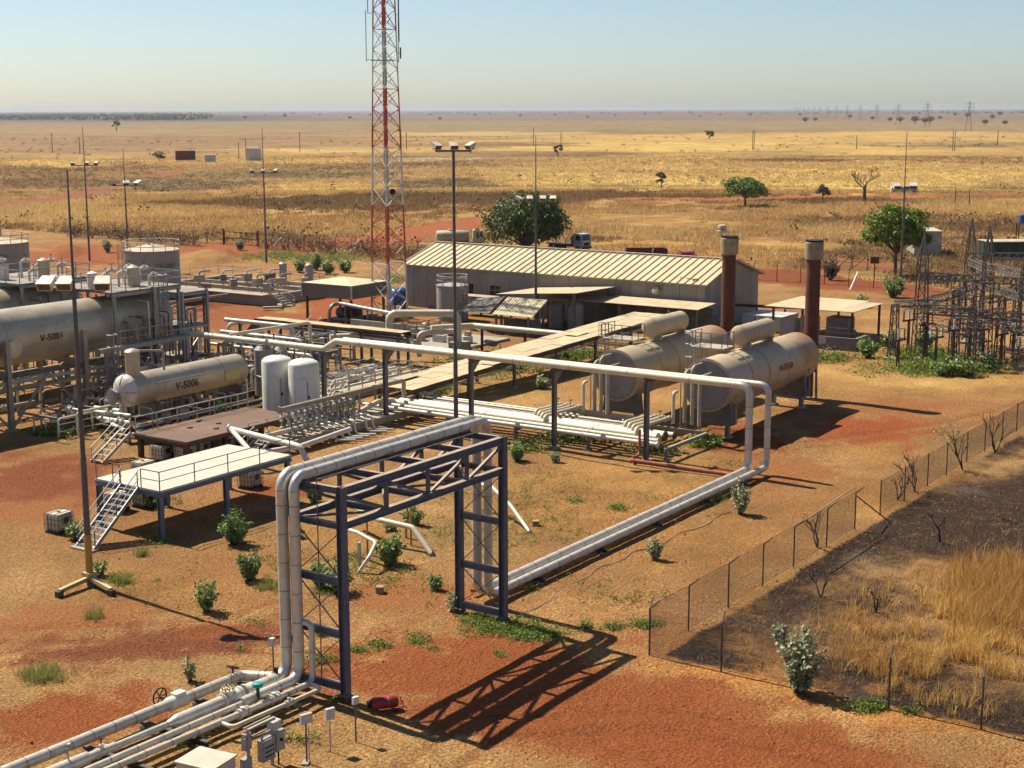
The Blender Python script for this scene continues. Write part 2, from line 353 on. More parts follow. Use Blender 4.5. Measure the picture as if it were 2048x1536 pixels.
def ell(px, py, rx, ry):
    """soft ellipse on the ground: centre at a photo pixel, half widths given in photo pixels at that place"""
    c = P(px, py); a = P(px + rx, py) - c; d1 = (P(px, max(py - ry, 222)) - c).length; d0 = (P(px, py + ry) - c).length
    f = V((c.x, c.y, 0)).normalized(); s = V((f.y, -f.x, 0))
    dx = GX - c.x; dy = GY - c.y; u = dx * s.x + dy * s.y; w = dx * f.x + dy * f.y
    d = np.hypot(u / a.length, np.where(w > 0, w / d1, w / d0))
    k = max(a.length, d0) * .3; i = np.nonzero(d < 1.75)[0]; e = np.zeros(len(GX))
    e[i] = 1 - ss(d[i] + (fbm(GX[i] / k, GY[i] / k, 5) - .5) * 1.5, .45, 1.25)
    return e
c3 = lambda *c: np.array(c)[None, :]
SOIL = np.repeat(c3(.335, .143, .056), len(GX), 0); GRASS = np.repeat(c3(.445, .268, .108), len(GX), 0)
big = fbm(GX / 9, GY / 9, 5); COV = .70 + (big - .5) * 1.2
# bands of the open plain, by distance from the fence
n60 = fbm(GX / 45, GY / 45, 4); n200 = fbm(GX / 160 + 9, GY / 160, 4)
def lay(arr, w, col): arr += (c3(*col) - arr) * w[:, None]
out = ss(GX, 186, 196) * 1.0 + ss(-GX, 400, 401)
lay(GRASS, out, (.50, .295, .10)); COV += out * (.55 + (n60 - .5) * 1.2)
lay(GRASS, out * ss(n60, .45, .62), (.58, .37, .125))
lay(SOIL, out, (.26, .125, .055))
olv = ss(fbm(GX / 26 + 40, GY / 40 + 7, 5), .52, .62) * out * (1 - ss(GR, 1200, 2200)); lay(GRASS, olv * .85, (.25, .165, .07))
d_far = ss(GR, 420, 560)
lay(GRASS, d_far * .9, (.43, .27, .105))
lay(GRASS, ss(GR, 1000, 1700), (.33, .235, .125)); lay(GRASS, ss(GR, 2000, 3600), (.25, .168, .11)); lay(GRASS, ss(GR, 4500, 8000), (.17, .128, .11))  # farthest tints put dusty brown haze into the ground colour
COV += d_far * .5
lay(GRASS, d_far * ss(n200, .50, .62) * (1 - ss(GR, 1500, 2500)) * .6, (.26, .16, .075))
def grass(px, py, rx, ry, col, w=1, cov=.6):
    global COV
    e = ell(px, py, rx, ry) * w; lay(GRASS, np.clip(e * 1.15, 0, 1), col); COV = COV + e * cov
def soil(px, py, rx, ry, col=None, w=1, cov=-.85):
    global COV
    e = ell(px, py, rx, ry) * w; COV = COV + e * cov
    if col: lay(SOIL, e, col)
YEL = (.66, .45, .14); YEL2 = (.58, .38, .13); BRN = (.24, .135, .06); GRY = (.23, .165, .08)
for a in ((1500, 362, 560, 24, YEL), (1760, 340, 420, 22, YEL), (1350, 322, 330, 14, YEL2), (1300, 292, 420, 11, YEL), (1950, 420, 200, 12, YEL), (1500, 276, 500, 9, YEL2), (1850, 300, 260, 12, YEL2),
          (650, 375, 150, 12, (.62, .38, .11)), (1650, 372, 420, 11, (.70, .49, .15)), (120, 325, 120, 8, YEL), (520, 322, 280, 8, YEL2), (250, 425, 330, 24, YEL2), (560, 455, 300, 20, (.55, .37, .13)), (1000, 375, 190, 12, YEL2), (1150, 340, 240, 10, YEL2),
          (1830, 268, 330, 6, YEL2), (250, 296, 330, 9, (.50, .30, .12)), (900, 268, 300, 5, (.55, .38, .15)), (700, 300, 240, 7, YEL2)): grass(*a)
for a in ((330, 368, 190, 14, GRY), (560, 345, 210, 9, (.27, .22, .08)), (620, 350, 150, 7, GRY), (880, 365, 130, 12, GRY), (780, 398, 260, 8, BRN), (60, 365, 130, 14, BRN), (1250, 395, 210, 8, BRN), (1000, 403, 190, 10, (.30, .17, .075)), (1650, 398, 260, 9, (.30, .16, .07)),
          (1950, 455, 230, 14, (.25, .13, .07)), (1500, 470, 140, 12, (.34, .18, .08)), (1650, 445, 120, 12, (.32, .16, .075)), (480, 405, 210, 7, BRN), (200, 300, 170, 6, (.30, .19, .10)), (1930, 392, 160, 5, (.33, .13, .05)), (1000, 290, 200, 5, BRN), (700, 395, 140, 6, GRY), (1150, 308, 130, 5, BRN),
          (250, 236, 330, 7, (.085, .085, .085)), (60, 232, 200, 8, (.08, .08, .085)), (1900, 292, 180, 4, GRY), (1600, 320, 200, 4, BRN), (300, 275, 560, 24, (.33, .205, .105)), (250, 285, 420, 14, (.33, .20, .10)), (330, 262, 420, 10, (.38, .25, .125)), (1020, 250, 1200, 9, (.31, .235, .115))): grass(*a, .85, .5)
RED = (.32, .115, .05)
for a in ((900, 458, 110, 14, RED), (850, 466, 120, 12, RED), (935, 447, 60, 9, RED), (790, 478, 110, 12, RED), (700, 484, 90, 10, RED), (740, 488, 130, 12, RED), (330, 500, 150, 16, RED), (160, 510, 130, 20, RED), (420, 492, 90, 8, (.36, .125, .052)), (60, 405, 110, 8, (.36, .13, .06)), (240, 330, 160, 4, (.36, .13, .06)), (1380, 396, 170, 5, (.46, .17, .06)), (1740, 393, 320, 3, (.44, .16, .06)),
          (1560, 548, 200, 20, (.36, .11, .042)), (1440, 525, 120, 15, (.34, .10, .042)), (480, 640, 160, 26, RED), (690, 600, 90, 40, (.36, .11, .045)), (1730, 530, 90, 14, RED), (320, 348, 90, 4, RED), (1960, 640, 120, 20, None)): soil(*a)
def road(pts, w, col, cut=2.0):
    global COV
    pts = [P(*q_) for q_ in pts]; dd = np.full(len(GX), 1e9)
    for a, b in zip(pts[:-1], pts[1:]):
        vx, vy = b.x - a.x, b.y - a.y; t_ = np.clip(((GX - a.x) * vx + (GY - a.y) * vy) / (vx * vx + vy * vy), 0, 1); dd = np.minimum(dd, np.hypot(GX - a.x - t_ * vx, GY - a.y - t_ * vy))
    e = 1 - ss(dd + (fbm(GX / w, GY / w, 4) - .5) * w * .8, w * .35, w * .65); COV = COV - e * cut; lay(SOIL, e, col)
road([(520, 505), (620, 494), (720, 486), (820, 468), (900, 455), (960, 442), (985, 438)], 13, (.36, .125, .052)); road([(1190, 518), (1300, 528), (1480, 545), (1640, 560), (1830, 585)], 11, (.29, .095, .042)); road([(-40, 412), (130, 396), (330, 347), (470, 331)], 11, (.30, .125, .06), 1.6)
road([(1260, 397), (1440, 398), (1720, 393), (2100, 386)], 9, (.38, .145, .06)); road([(-40, 520), (150, 512), (330, 500), (480, 492)], 14, (.34, .12, .05)); road([(150, 575), (420, 615), (560, 655), (700, 640)], 9, (.33, .12, .05), 1.4)
e = ell(890, 318, 150, 3); lay(GRASS, e, (.55, .5, .42)); COV += e
# bare red soil and straw patches inside the fence
DRK = (.275, .088, .032)
for a in ((900, 1350, 330, 95, DRK), (1250, 1440, 420, 90, DRK), (1500, 1500, 420, 60, DRK), (120, 1440, 260, 60, DRK), (330, 1290, 260, 38, (.20, .07, .034)), (140, 1240, 190, 30, None), (70, 960, 150, 55, (.235, .075, .034)), (60, 1010, 120, 30, None),
          (1720, 860, 130, 32, (.32, .095, .036)), (1560, 940, 110, 30, None), (1800, 815, 110, 22, None), (1480, 880, 90, 40, DRK), (820, 1190, 120, 30, None), (560, 980, 80, 30, DRK), (430, 1260, 120, 16, DRK), (1150, 1360, 120, 30, DRK)): soil(*a)
for a in ((1150, 1010, 260, 90), (1400, 1100, 200, 70), (1820, 760, 260, 30), (1750, 900, 90, 20), (1900, 720, 150, 20), (330, 1180, 190, 50), (700, 1070, 160, 60), (1300, 960, 160, 40), (1700, 1010, 130, 60)): grass(*a, (.47, .255, .088), .8, .28)
for a in ((1650, 1370, 330, 30), (1450, 1335, 160, 22), (1850, 1440, 220, 26)): grass(*a, (.50, .235, .075), 1, .45)
grass(1820, 755, 230, 26, (.56, .34, .12), 1, .5); grass(1000, 780, 120, 20, (.40, .26, .08), .8, .4)
# burnt strip outside the fence corner (x > 53.7, y < 29.4), straw left standing further off
bn = fbm(GX / 1.6, GY / 1.6, 5); b2 = fbm(GX / 6 + 4, GY / 6, 4)
BURN = ss(GX + (bn - .5) * .5, 53.9, 54.3) * ss(-GY + (bn - .5) * .4, -29.15, -28.8) * (1 - ss(GX, 118, 128)) * ss(GY, -40, -30)
BURN *= np.clip(.92 + (b2 - .50) * 2.2, 0, 1)
for a in ((1900, 1300, 260, 90), (1960, 1180, 160, 60)): BURN *= 1 - .42 * ell(*a)
site = (1 - out)
GZ = (fbm(GX / 2.2, GY / 2.2, 3) - .5) * .10 * ss(GR, 30, 45) * site + out * (fbm(GX / 6, GY / 6, 3) - .5) * .35 * (1 - ss(GR, 330, 440))
ruts = ell(330, 1275, 260, 40); GZ = GZ + ruts * (fbm(GX / .8, GY / 2.2, 3) - .5) * .28
GZ = GZ + (ell(425, 515, 45, 14) ) * .9 + ell(130, 507, 30, 12) * .8 + ell(1140, 1450, 500, 60) * -.02
def track(pts, gauge=1.75, w=.26, dark=.5):
    global GZ, COV
    pts = [P(*q_) for q_ in pts]; dd = np.full(len(GX), 1e9)
    for a, b in zip(pts[:-1], pts[1:]):
        vx, vy = b.x - a.x, b.y - a.y; t_ = np.clip(((GX - a.x) * vx + (GY - a.y) * vy) / (vx * vx + vy * vy), 0, 1); dd = np.minimum(dd, np.hypot(GX - a.x - t_ * vx, GY - a.y - t_ * vy))
    e = np.exp(-((dd - gauge / 2 + (fbm(GX / 1.5, GY / 1.5, 3) - .5) * .3) / w) ** 2) * (.5 + fbm(GX / 3, GY / 3, 3)); GZ = GZ - e * .07; COV = COV - e * dark
    return e
for tk in ([(-80, 1330), (180, 1290), (420, 1272), (640, 1310)], [(-80, 1275), (220, 1262), (460, 1250), (560, 1215)], [(1500, 900), (1650, 885), (1900, 850), (2100, 800)], [(760, 1600), (980, 1450), (1350, 1440), (2100, 1600)], [(0, 560), (240, 540), (470, 640), (640, 660), (760, 600)]): lay(SOIL, np.clip(track(tk), 0, 1) * .35, (.15, .055, .026))
me = bpy.data.meshes.new('ground'); ground = bpy.data.objects.new('ground', me); COL.objects.link(ground)
idx = np.arange(na * nr).reshape(nr, na)
q = np.stack([idx[:-1, :-1], idx[:-1, 1:], idx[1:, 1:], idx[1:, :-1]], -1).reshape(-1, 4)
me.vertices.add(na * nr); me.vertices.foreach_set('co', np.stack([GX, GY, GZ], -1).astype(np.float32).ravel())
me.loops.add(q.size); me.loops.foreach_set('vertex_index', q.astype(np.int32).ravel())
me.polygons.add(len(q)); me.polygons.foreach_set('loop_start', (np.arange(len(q)) * 4).astype(np.int32))
me.update(calc_edges=True); me.shade_smooth()
def colattr(n, a):
    at = me.attributes.new(n, 'FLOAT_COLOR', 'POINT'); at.data.foreach_set('color', np.concatenate([a, np.ones((len(a), 1))], 1).astype(np.float32).ravel())
def fattr(n, a):
    at = me.attributes.new(n, 'FLOAT', 'POINT'); at.data.foreach_set('value', a.astype(np.float32))
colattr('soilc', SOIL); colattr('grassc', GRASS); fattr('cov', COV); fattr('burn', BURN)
tag(ground, kind='structure')
g = bpy.data.materials.new('ground'); g.use_nodes = True; t = g.node_tree; t.nodes.clear(); L = t.links.new
o_ = N(t, 'OutputMaterial'); b_ = N(t, 'BsdfPrincipled'); L(b_.outputs[0], o_.inputs[0]); b_.inputs['Roughness'].default_value = .95; b_.inputs['Specular IOR Level'].default_value = .1
at = lambda n: N(t, 'Attribute', attribute_name=n)
tc = N(t, 'TexCoord')
def noise(s, det=5, rough=.6, vec=None, scl=None):
    n = N(t, 'TexNoise'); n.inputs['Scale'].default_value = s; n.inputs['Detail'].default_value = det; n.inputs['Roughness'].default_value = rough
    if scl:
        mp = N(t, 'Mapping'); mp.inputs['Scale'].default_value = scl; mp.inputs['Rotation'].default_value = (0, 0, .6); L(tc.outputs['Object'], mp.inputs[0]); L(mp.outputs[0], n.inputs['Vector'])
    else: L(tc.outputs['Object'], n.inputs['Vector'])
    return n.outputs[0]
def mr(x, a, b, c=0, d=1):
    n = N(t, 'MapRange'); L(x, n.inputs[0])
    for i, v_ in enumerate((a, b, c, d)): n.inputs[i + 1].default_value = v_
    return n.outputs[0]
def mth(op, a, b):
    n = N(t, 'Math', operation=op)
    for i, x in enumerate((a, b)):
        if isinstance(x, (int, float)): n.inputs[i].default_value = x
        else: L(x, n.inputs[i])
    return n.outputs[0]
def mixc(f, a, b):
    n = N(t, 'Mix', data_type='RGBA'); L(f, n.inputs[0])
    for i, x in ((6, a), (7, b)):
        if isinstance(x, tuple): n.inputs[i].default_value = rgba(x)
        else: L(x, n.inputs[i])
    return n.outputs[2]
def scl(c, f):
    n = N(t, 'VectorMath', operation='SCALE'); L(c, n.inputs[0]); L(f, n.inputs['Scale']); return n.outputs[0]
nA = noise(1.3, 4, .68); nB = noise(7, 3, .7); nC = noise(24, 2, .7); nD = noise(.16, 4, .65); nE = noise(.022, 3, .65); nS = noise(9, 3, .75, scl=(1, .35, 1))
cv = mth('ADD', at('cov').outputs['Fac'], mth('MULTIPLY', mth('SUBTRACT', nA, .5), 1.5))
cv = mth('ADD', cv, mth('MULTIPLY', mth('SUBTRACT', nB, .5), 1.9))
cvm = mr(cv, .12, .92)
so_ = scl(at('soilc').outputs['Color'], mth('MULTIPLY', mr(nB, .3, .7, .56, 1.4), mr(nC, .25, .75, .62, 1.38)))
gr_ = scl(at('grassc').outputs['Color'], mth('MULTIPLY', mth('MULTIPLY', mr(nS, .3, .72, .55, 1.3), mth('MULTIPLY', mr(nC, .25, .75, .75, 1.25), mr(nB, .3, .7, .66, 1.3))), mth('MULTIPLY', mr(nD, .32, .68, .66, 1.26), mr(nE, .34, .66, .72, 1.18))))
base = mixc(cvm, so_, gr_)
# small dark clods and pale straw flecks
vo = N(t, 'TexVoronoi'); vo.inputs['Scale'].default_value = 3.4; L(tc.outputs['Object'], vo.inputs['Vector'])
cl = mth('MULTIPLY', mr(vo.outputs['Distance'], .10, .18, 1, 0), mr(nA, .44, .56)); base = mixc(mth('MULTIPLY', cl, .8), base, (.075, .032, .018))
fl = mth('MULTIPLY', mr(nS, .66, .74), mr(nC, .5, .62)); base = mixc(mth('MULTIPLY', fl, .55), base, (.62, .42, .20))
bz = mth('ADD', at('burn').outputs['Fac'], mth('MULTIPLY', mth('SUBTRACT', nA, .5), .9)); bz = mth('ADD', bz, mth('MULTIPLY', mth('SUBTRACT', nB, .5), .7)); bm = mth('MULTIPLY', mr(bz, .30, .78), mr(at('burn').outputs['Fac'], .02, .2))
bc = mixc(mr(nB, .44, .70), (.024, .017, .013), (.12, .068, .036)); bc = mixc(mth('MULTIPLY', mr(nA, .56, .66), .8), bc, (.15, .085, .045)); bc = mixc(mth('MULTIPLY', mr(nS, .62, .72), .6), bc, (.34, .22, .11)); bc = mixc(mth('MULTIPLY', mr(nD, .58, .66), .35), bc, (.16, .14, .125))
base = mixc(bm, base, bc)
hv = N(t, 'HueSaturation'); hv.inputs['Saturation'].default_value = 1.03; hv.inputs['Value'].default_value = .73; L(base, hv.inputs['Color']); L(hv.outputs[0], b_.inputs['Base Color'])
bp = N(t, 'Bump'); bp.inputs['Strength'].default_value = .8; bp.inputs['Distance'].default_value = .3; hh = mth('ADD', mth('MULTIPLY', nA, .8), mth('MULTIPLY', nB, .75)); L(hh, bp.inputs['Height']); L(bp.outputs[0], b_.inputs['Normal'])
me.materials.append(g)
# haze: one box of even, thin dusty air round everything
hz = MB().span((-36000, -36000, -1.6), (36000, 36000, 46)).build('haze', 'glass', smooth=False); tag(hz, kind='stuff')
hm = bpy.data.materials.new('haze'); hm.use_nodes = True; ht = hm.node_tree; ht.nodes.clear()
ho = N(ht, 'OutputMaterial'); pv = N(ht, 'VolumePrincipled'); pv.inputs['Color'].default_value = (.60, .64, .70, 1); pv.inputs['Density'].default_value = .00006; pv.inputs['Anisotropy'].default_value = .2
ht.links.new(pv.outputs[0], ho.inputs['Volume']); hz.data.materials.clear(); hz.data.materials.append(hm)
# ------------------------------------------------------------------ pipe bridge (dark blue steel) and the two clad lines that cross it
GX0, GX1, GY0, GY1, GH = 42.7, 53.7, 37.0, 39.45, 8.7
br = thing('pipe_bridge', 'tall dark blue steel pipe bridge standing in the red yard, carrying two clad pipes', 'pipe bridge', (48.2, 38.2, 0))
for x in (GX0, GX1):
    for y in (GY0, GY1):
        MB().ibeam((x, y, .22), (x, y, GH), .31, .31, (0, 1, 0), .03, .03).build('column', 'steel_blue', br)
        MB().box((x, y, .10), (.40, .40, .28)).build('plinth', 'steel_dark', br)
        MB().box((x, y, .255), (.46, .46, .03)).build('base_plate', 'steel_blue', br)
ZB = 7.15
for y in (GY0, GY1):
    MB().ibeam((GX0 + .17, y, GH - .17), (GX1 - .17, y, GH - .17), .26, .33).build('top_chord', 'steel_blue', br)
    MB().ibeam((GX0 + .17, y, ZB), (GX1 - .17, y, ZB), .26, .30).build('bottom_chord', 'steel_blue', br)
    xs = [GX0 + (GX1 - GX0) * k / 4 for k in range(5)]
    for k in (1, 2, 3): MB().bar((xs[k], y, ZB + .16), (xs[k], y, GH - .34), .14).build('truss_post', 'steel_blue', br)
    for a, b in (((0, 1), (1, 0)), ((1, 1), (2, 0)), ((2, 0), (3, 1)), ((3, 0), (4, 1))):
        MB().bar((xs[a[0]] + .17, y, (ZB + .15, GH - .4)[a[1]]), (xs[b[0]] - .1, y, (ZB + .15, GH - .4)[b[1]]), .12).build('truss_diagonal', 'steel_blue', br)
for k in range(5):
    x = GX0 + (GX1 - GX0) * k / 4
    for z, h in ((GH - .15, .26), (ZB - .02, .24)):
        MB().ibeam((x, GY0 + .15, z), (x, GY1 - .15, z), .2, h).build('cross_beam', 'steel_blue', br)
    if 0 < k < 4 or k in (0, 4): MB().box((x, 39.3, GH - .03), (.3, .9, .09)).build('pipe_shoe', 'steel_blue', br)
for k in range(4):
    a = GX0 + (GX1 - GX0) * k / 4; b = GX0 + (GX1 - GX0) * (k + 1) / 4; s = k % 2
    MB().bar((a + .15, GY0 + .14 if s else GY1 - .14, ZB), (b - .15, GY1 - .14 if s else GY0 + .14, ZB), .09).build('plan_brace', 'steel_blue', br)
for x, zs in ((GX0, (4.87, 2.72, .55)), (GX1, (4.75, 2.43, .45))):
    for z in zs: MB().ibeam((x, GY0 + .16, z), (x, GY1 - .16, z), .2, .3).build('portal_beam', 'steel_blue', br)
    zz = [ZB - .15] + list(zs)
    for i in range(3):
        for s in (0, 1):
            MB().bar((x, (GY0, GY1)[s] + (.15, -.15)[s], zz[i] - .16), (x, (GY1, GY0)[s] + (-.15, .15)[s], zz[i + 1] + .16), .055, .03).build('brace_rod', 'steel_grey', br)
MB().bar((GX0 - .05, 38.2, .5), (GX0 - .05, 38.2, GH + .3), .035).build('conduit', 'steel_grey', br)
MB().tube([(GX0 + .3, 38.5, GH + .02), (GX1, 38.35, GH + .02)], .03, 6).build('conduit', 'steel_grey', br)

# line one and line two: lower left -> up -> over the bridge -> along the ground -> up -> overhead to the left
Y1, Y2, RX0, RX1, ZT, ZG = 39.6, 38.95, 42.15, 55.3, 8.96, .55
OX, OZ = 84.8, 5.9
l1 = thing('process_pipe', 'thick clad pipe, left of the two crossing the blue bridge, rising again to run overhead', 'pipe', (56, Y1, 0), 'clad pipe lines')
pipe(l1, [(40.6, Y1, .72), (RX0, Y1, .72), (RX0, Y1, ZT), (RX1, Y1, ZT), (RX1, Y1, ZG), (OX, Y1, ZG), (OX, Y1, OZ), (OX, 41.5, OZ)], .232, 'clad', .62, 18, 1.15, 'clad_band', 'clad_elbow')
pipe(l1, [(OX, 41.5, OZ), (OX, 73.6, OZ), (OX, 74.8, 5.2), (OX, 94, 5.2)], .235, 'pipe_cream', .7, 18, 4.0, 'clad_band')
l2 = thing('process_pipe', 'thinner clad pipe, right of the two crossing the blue bridge, second riser by the heaters', 'pipe', (56, Y2, 0), 'clad pipe lines')
pipe(l2, [(39.0, Y2 + .1, .72), (RX0, Y2, .72), (RX0, Y2, ZT - .02), (RX1, Y2, ZT - .02), (RX1, Y2, ZG - .05), (OX + 1.35, Y2, ZG - .05), (OX + 1.35, Y2, OZ - .08), (OX + 1.35, 41, OZ - .08)], .20, 'clad', .55, 18, 1.15, 'clad_band', 'clad_elbow')
pipe(l2, [(OX + 1.35, 41, OZ - .08), (OX + 1.35, 74, OZ - .08)], .17, 'pipe_cream', .5, 14, 4.0, 'clad_band')
for i, x in enumerate((59.5, 65.5, 71.5, 77.5, 82.5)):
    s = thing('pipe_sleeper', 'low dark steel sleeper under the ground pipes, number %s counted from the blue bridge' % ('one', 'two', 'three', 'four', 'five')[i], 'pipe support', (x, 39.2, 0), 'ground pipe sleepers')
    MB().ibeam((x, 38.5, .20), (x, 40.1, .20), .2, .2).build('beam', 'steel_dark', s)
    for y in (38.7, 39.9): MB().box((x, y, .04), (.28, .28, .14)).build('foot', 'concrete', s)
fl = thing('fire_water_pipe', 'slim red pipe running beside the ground pipes then dropping from the manifold', 'pipe', (70, 40.3, 0))
pipe(fl, [(55.9, 40.35, .3), (83.9, 40.35, .3), (83.9, 47.6, .3), (85.6, 47.9, .3), (85.6, 47.9, 2.0)], .095, 'red_pipe', .3, 8)
# ------------------------------------------------------------------ lower left metering lines
q = thing('metering_pipe', 'clad pipe with large spoked handwheel, leftmost of the lines in the lower left corner', 'pipe', (35, 41, 0), 'metering lines')
pipe(q, [(27.5, 41.55, .75), (41.0, 41.0, .75), (41.55, 39.85, .75)], .215, 'clad', .4, 16, .9, 'clad_band', 'clad_elbow')
MB().lathe((37.2, 41.16, .75), (1, -.04, 0), [(0, .23), (.05, .28), (.9, .28), (.95, .23)], 14).build('valve_jacket', 'pipe_white', q)
MB().box((37.75, 41.14, 1.05), (.5, .36, .12)).build('jacket_lid', 'pipe_white', q)
MB().cyl((37.55, 41.14, .75), (37.55, 41.95, .8), .045, 8).build('stem', 'iron', q); handwheel(q, (37.55, 41.95, .8), (0, 1, .05), .34)
handwheel(q, (40.6, 41.06, 1.2), (.3, 0, 1), .26)
MB().cyl((40.6, 41.06, .9), (40.6, 41.06, 1.2), .04, 8).build('stem', 'iron', q)
q2 = thing('metering_pipe', 'metering line with wide valve body and round rusty top, joining the left riser', 'pipe', (35, 40.2, 0), 'metering lines')
a = lambda x: (x, Y1 + .55 - (x - 30) * .05, .72)
for x0, x1, r in ((27.5, 32.4, .225), (32.4, 33.6, .16), (33.6, 36.0, .125), (36.4, 38.6, .24), (40.0, 41.4, .27)):
    MB().tube([a(x0), a(x1)], r, 16).build('pipe_section', 'clad', q2)
MB().tube([a(36.0), a(36.4)], [.125, .24], 16).build('reducer', 'clad_elbow', q2)
MB().lathe(a(38.6), (1, -.05, 0), [(0, .25), (.02, .34), (.12, .34), (.14, .29), (.85, .29), (.87, .35), (.97, .35), (1, .1)], 16).build('valve_body', 'pipe_white', q2)
MB().lathe(a(39.72), (1, -.05, 0), [(0, .1), (.02, .35), (.1, .35), (.12, .3), (.5, .3)], 16).build('flange', 'pipe_white', q2)
MB().cyl(a(39.58), a(39.74), .15, 12).build('gasket', 'iron', q2)
c = V(a(38.95)); MB().lathe(c + V((0, 0, .15)), (0, 0, 1), [(0, .2), (.18, .2), (.2, .29), (.26, .29)], 16).build('bonnet', 'pipe_white', q2)
for k in range(9):
    t_ = k * .7; MB().cyl(c + V((.22 * math.cos(t_), .22 * math.sin(t_), .4)), c + V((.22 * math.cos(t_), .22 * math.sin(t_), .52)), .035, 6).build('bolt', 'yellow_pale', q2)
for k in range(5): MB().cyl(c + V((-.12 + .06 * k, .03 * (-1) ** k, .4)), c + V((-.12 + .06 * k, .03 * (-1) ** k, .5)), .03, 6).build('bolt', 'yellow_pale', q2)
valve(q2, a(33.0), (1, -.05, 0), .12, 'pipe_white', True, 'iron', .5)
MB().cyl((31.6, 40.05, .8), (31.6, 40.05, 1.5), .035, 6).build('instrument_stem', 'galv', q2); MB().lathe((31.6, 40.05, 1.45), (.5, -.6, 0), [(0, .1), (.1, .1)], 10).build('gauge', 'galv', q2)
MB().box((41.55, 39.62, 1.08), (.1, .14, .22)).build('instrument', 'iron', q2); MB().tube([(41.0, 39.7, .9), (41.0, 39.7, 1.25), (41.3, 39.65, 1.32)], .018, 5).build('tubing', 'iron', q2)
q3 = thing('metering_pipe', 'slim clad line running beside its twin into the right riser, lower left', 'pipe', (35, 39, 0), 'metering lines')
pipe(q3, [(27.5, 39.62, .6), (39.3, 39.05, .66)], .125, 'clad', .3, 14, 1.1, 'clad_band')
q4 = thing('metering_pipe', 'slim outer clad line with teal actuator and short bypass loop, lower left', 'pipe', (35, 38.5, 0), 'metering lines')
pipe(q4, [(27.5, 39.25, .55), (39.2, 38.45, .62), (42.3, 38.35, .62), (42.3, 38.35, 3.05), (RX0 + .1, Y2 - .1, 3.05)], .125, 'clad', .38, 14, 1.1, 'clad_band', 'clad_elbow')
pipe(q4, [(37.4, 38.6, .6), (37.4, 37.95, .55), (42.1, 37.72, .55), (42.1, 38.3, .62)], .085, 'pipe_cream', .22, 12)
for x in (38.5, 40.2): valve(q4, (x, 38.5, .62), (1, -.03, 0), .13, 'pipe_white', False)
MB().cyl((39.7, 38.85, .7), (39.7, 38.85, 1.15), .07, 8).build('yoke', 'green_dark', q4)
MB().lathe((39.7, 38.85, 1.15), (0, 0, 1), [(0, .1), (.04, .2), (.14, .22), (.18, .2), (.22, .08)], 14).build('actuator', 'teal', q4)
valve(q4, (40.3, 37.8, .55), (1, 0, 0), .09, 'pipe_white', True, 'iron', .4)
for x in (30.5, 33.5, 36.2, 38.9, 41.2):
    s = thing('pipe_sleeper', 'dark steel sleeper under the metering lines, %s from the blue bridge' % {41.2: 'first', 38.9: 'second', 36.2: 'third', 33.5: 'fourth', 30.5: 'fifth'}[x], 'pipe support', (x, 39.7, 0), 'metering line sleepers')
    MB().ibeam((x, 38.0, .32), (x, 41.6, .32), .18, .2).build('beam', 'steel_dark', s)
    for y in (38.2, 39.8, 41.4): MB().box((x, y, .11), (.22, .22, .26)).build('foot', 'concrete', s)

gp = thing('drain_pipe', 'thin green pipe lying between the metering lines', 'pipe', (34, 40.9, 0)); pipe(gp, [(32.2, 40.95, .35), (36.6, 40.75, .4)], .05, 'green_pipe', .2, 8)
ip = thing('instrument_post', 'small white junction box on a grey post behind the left riser', 'instrument post', P(547, 1342))
b0 = P(547, 1342); MB().cyl(b0, b0 + V((0, 0, 1.2)), .04, 8).build('post', 'galv', ip); MB().box(b0 + V((-.03, 0, 1.3)), (.22, .2, .3)).build('box', 'box_white', ip)
# ------------------------------------------------------------------ signs, control station, red cylinder
for i, (px, py, w, h, top, lab, m_) in enumerate(((614, 1527, .46, .36, 1.7, 'white blank sign box on a post, nearest the control station', 'steel_grey'), (661, 1503, .36, .42, 1.45, 'white blank sign box on a white post, second from the control station', 'box_white'), (712, 1484, .24, .28, 1.62, 'small white sign box on a dark post beside the red cylinder', 'steel_grey'))):
    p = P(px, py); s = thing('sign_post', lab, 'sign', p, 'blank white sign boxes')
    MB().bar(p, p + V((0, 0, top)), .045).build('post', m_, s)
    MB().box(p + V((.02, 0, top)), (.12, w, h), R(-108)).build('sign_box', 'box_white', s)
    if i == 0: MB().bar(p + V((.07, -.06, 0)), p + V((.07, -.06, top - .3)), .03).build('conduit', 'box_white', s); MB().box(p + V((-.05, .02, .04)), (.4, .26, .08), .5).build('footing', 'concrete', s)
cpt = P(520, 1446, 1.8); cpt.z = 0
cs = thing('control_station', 'grey steel rack holding control boxes beside the metering lines', 'control panel', cpt)
ax = Matrix.Rotation(R(90), 3, 'Z'); F = lambda x, y, z: cpt + ax @ V((x, y, z))
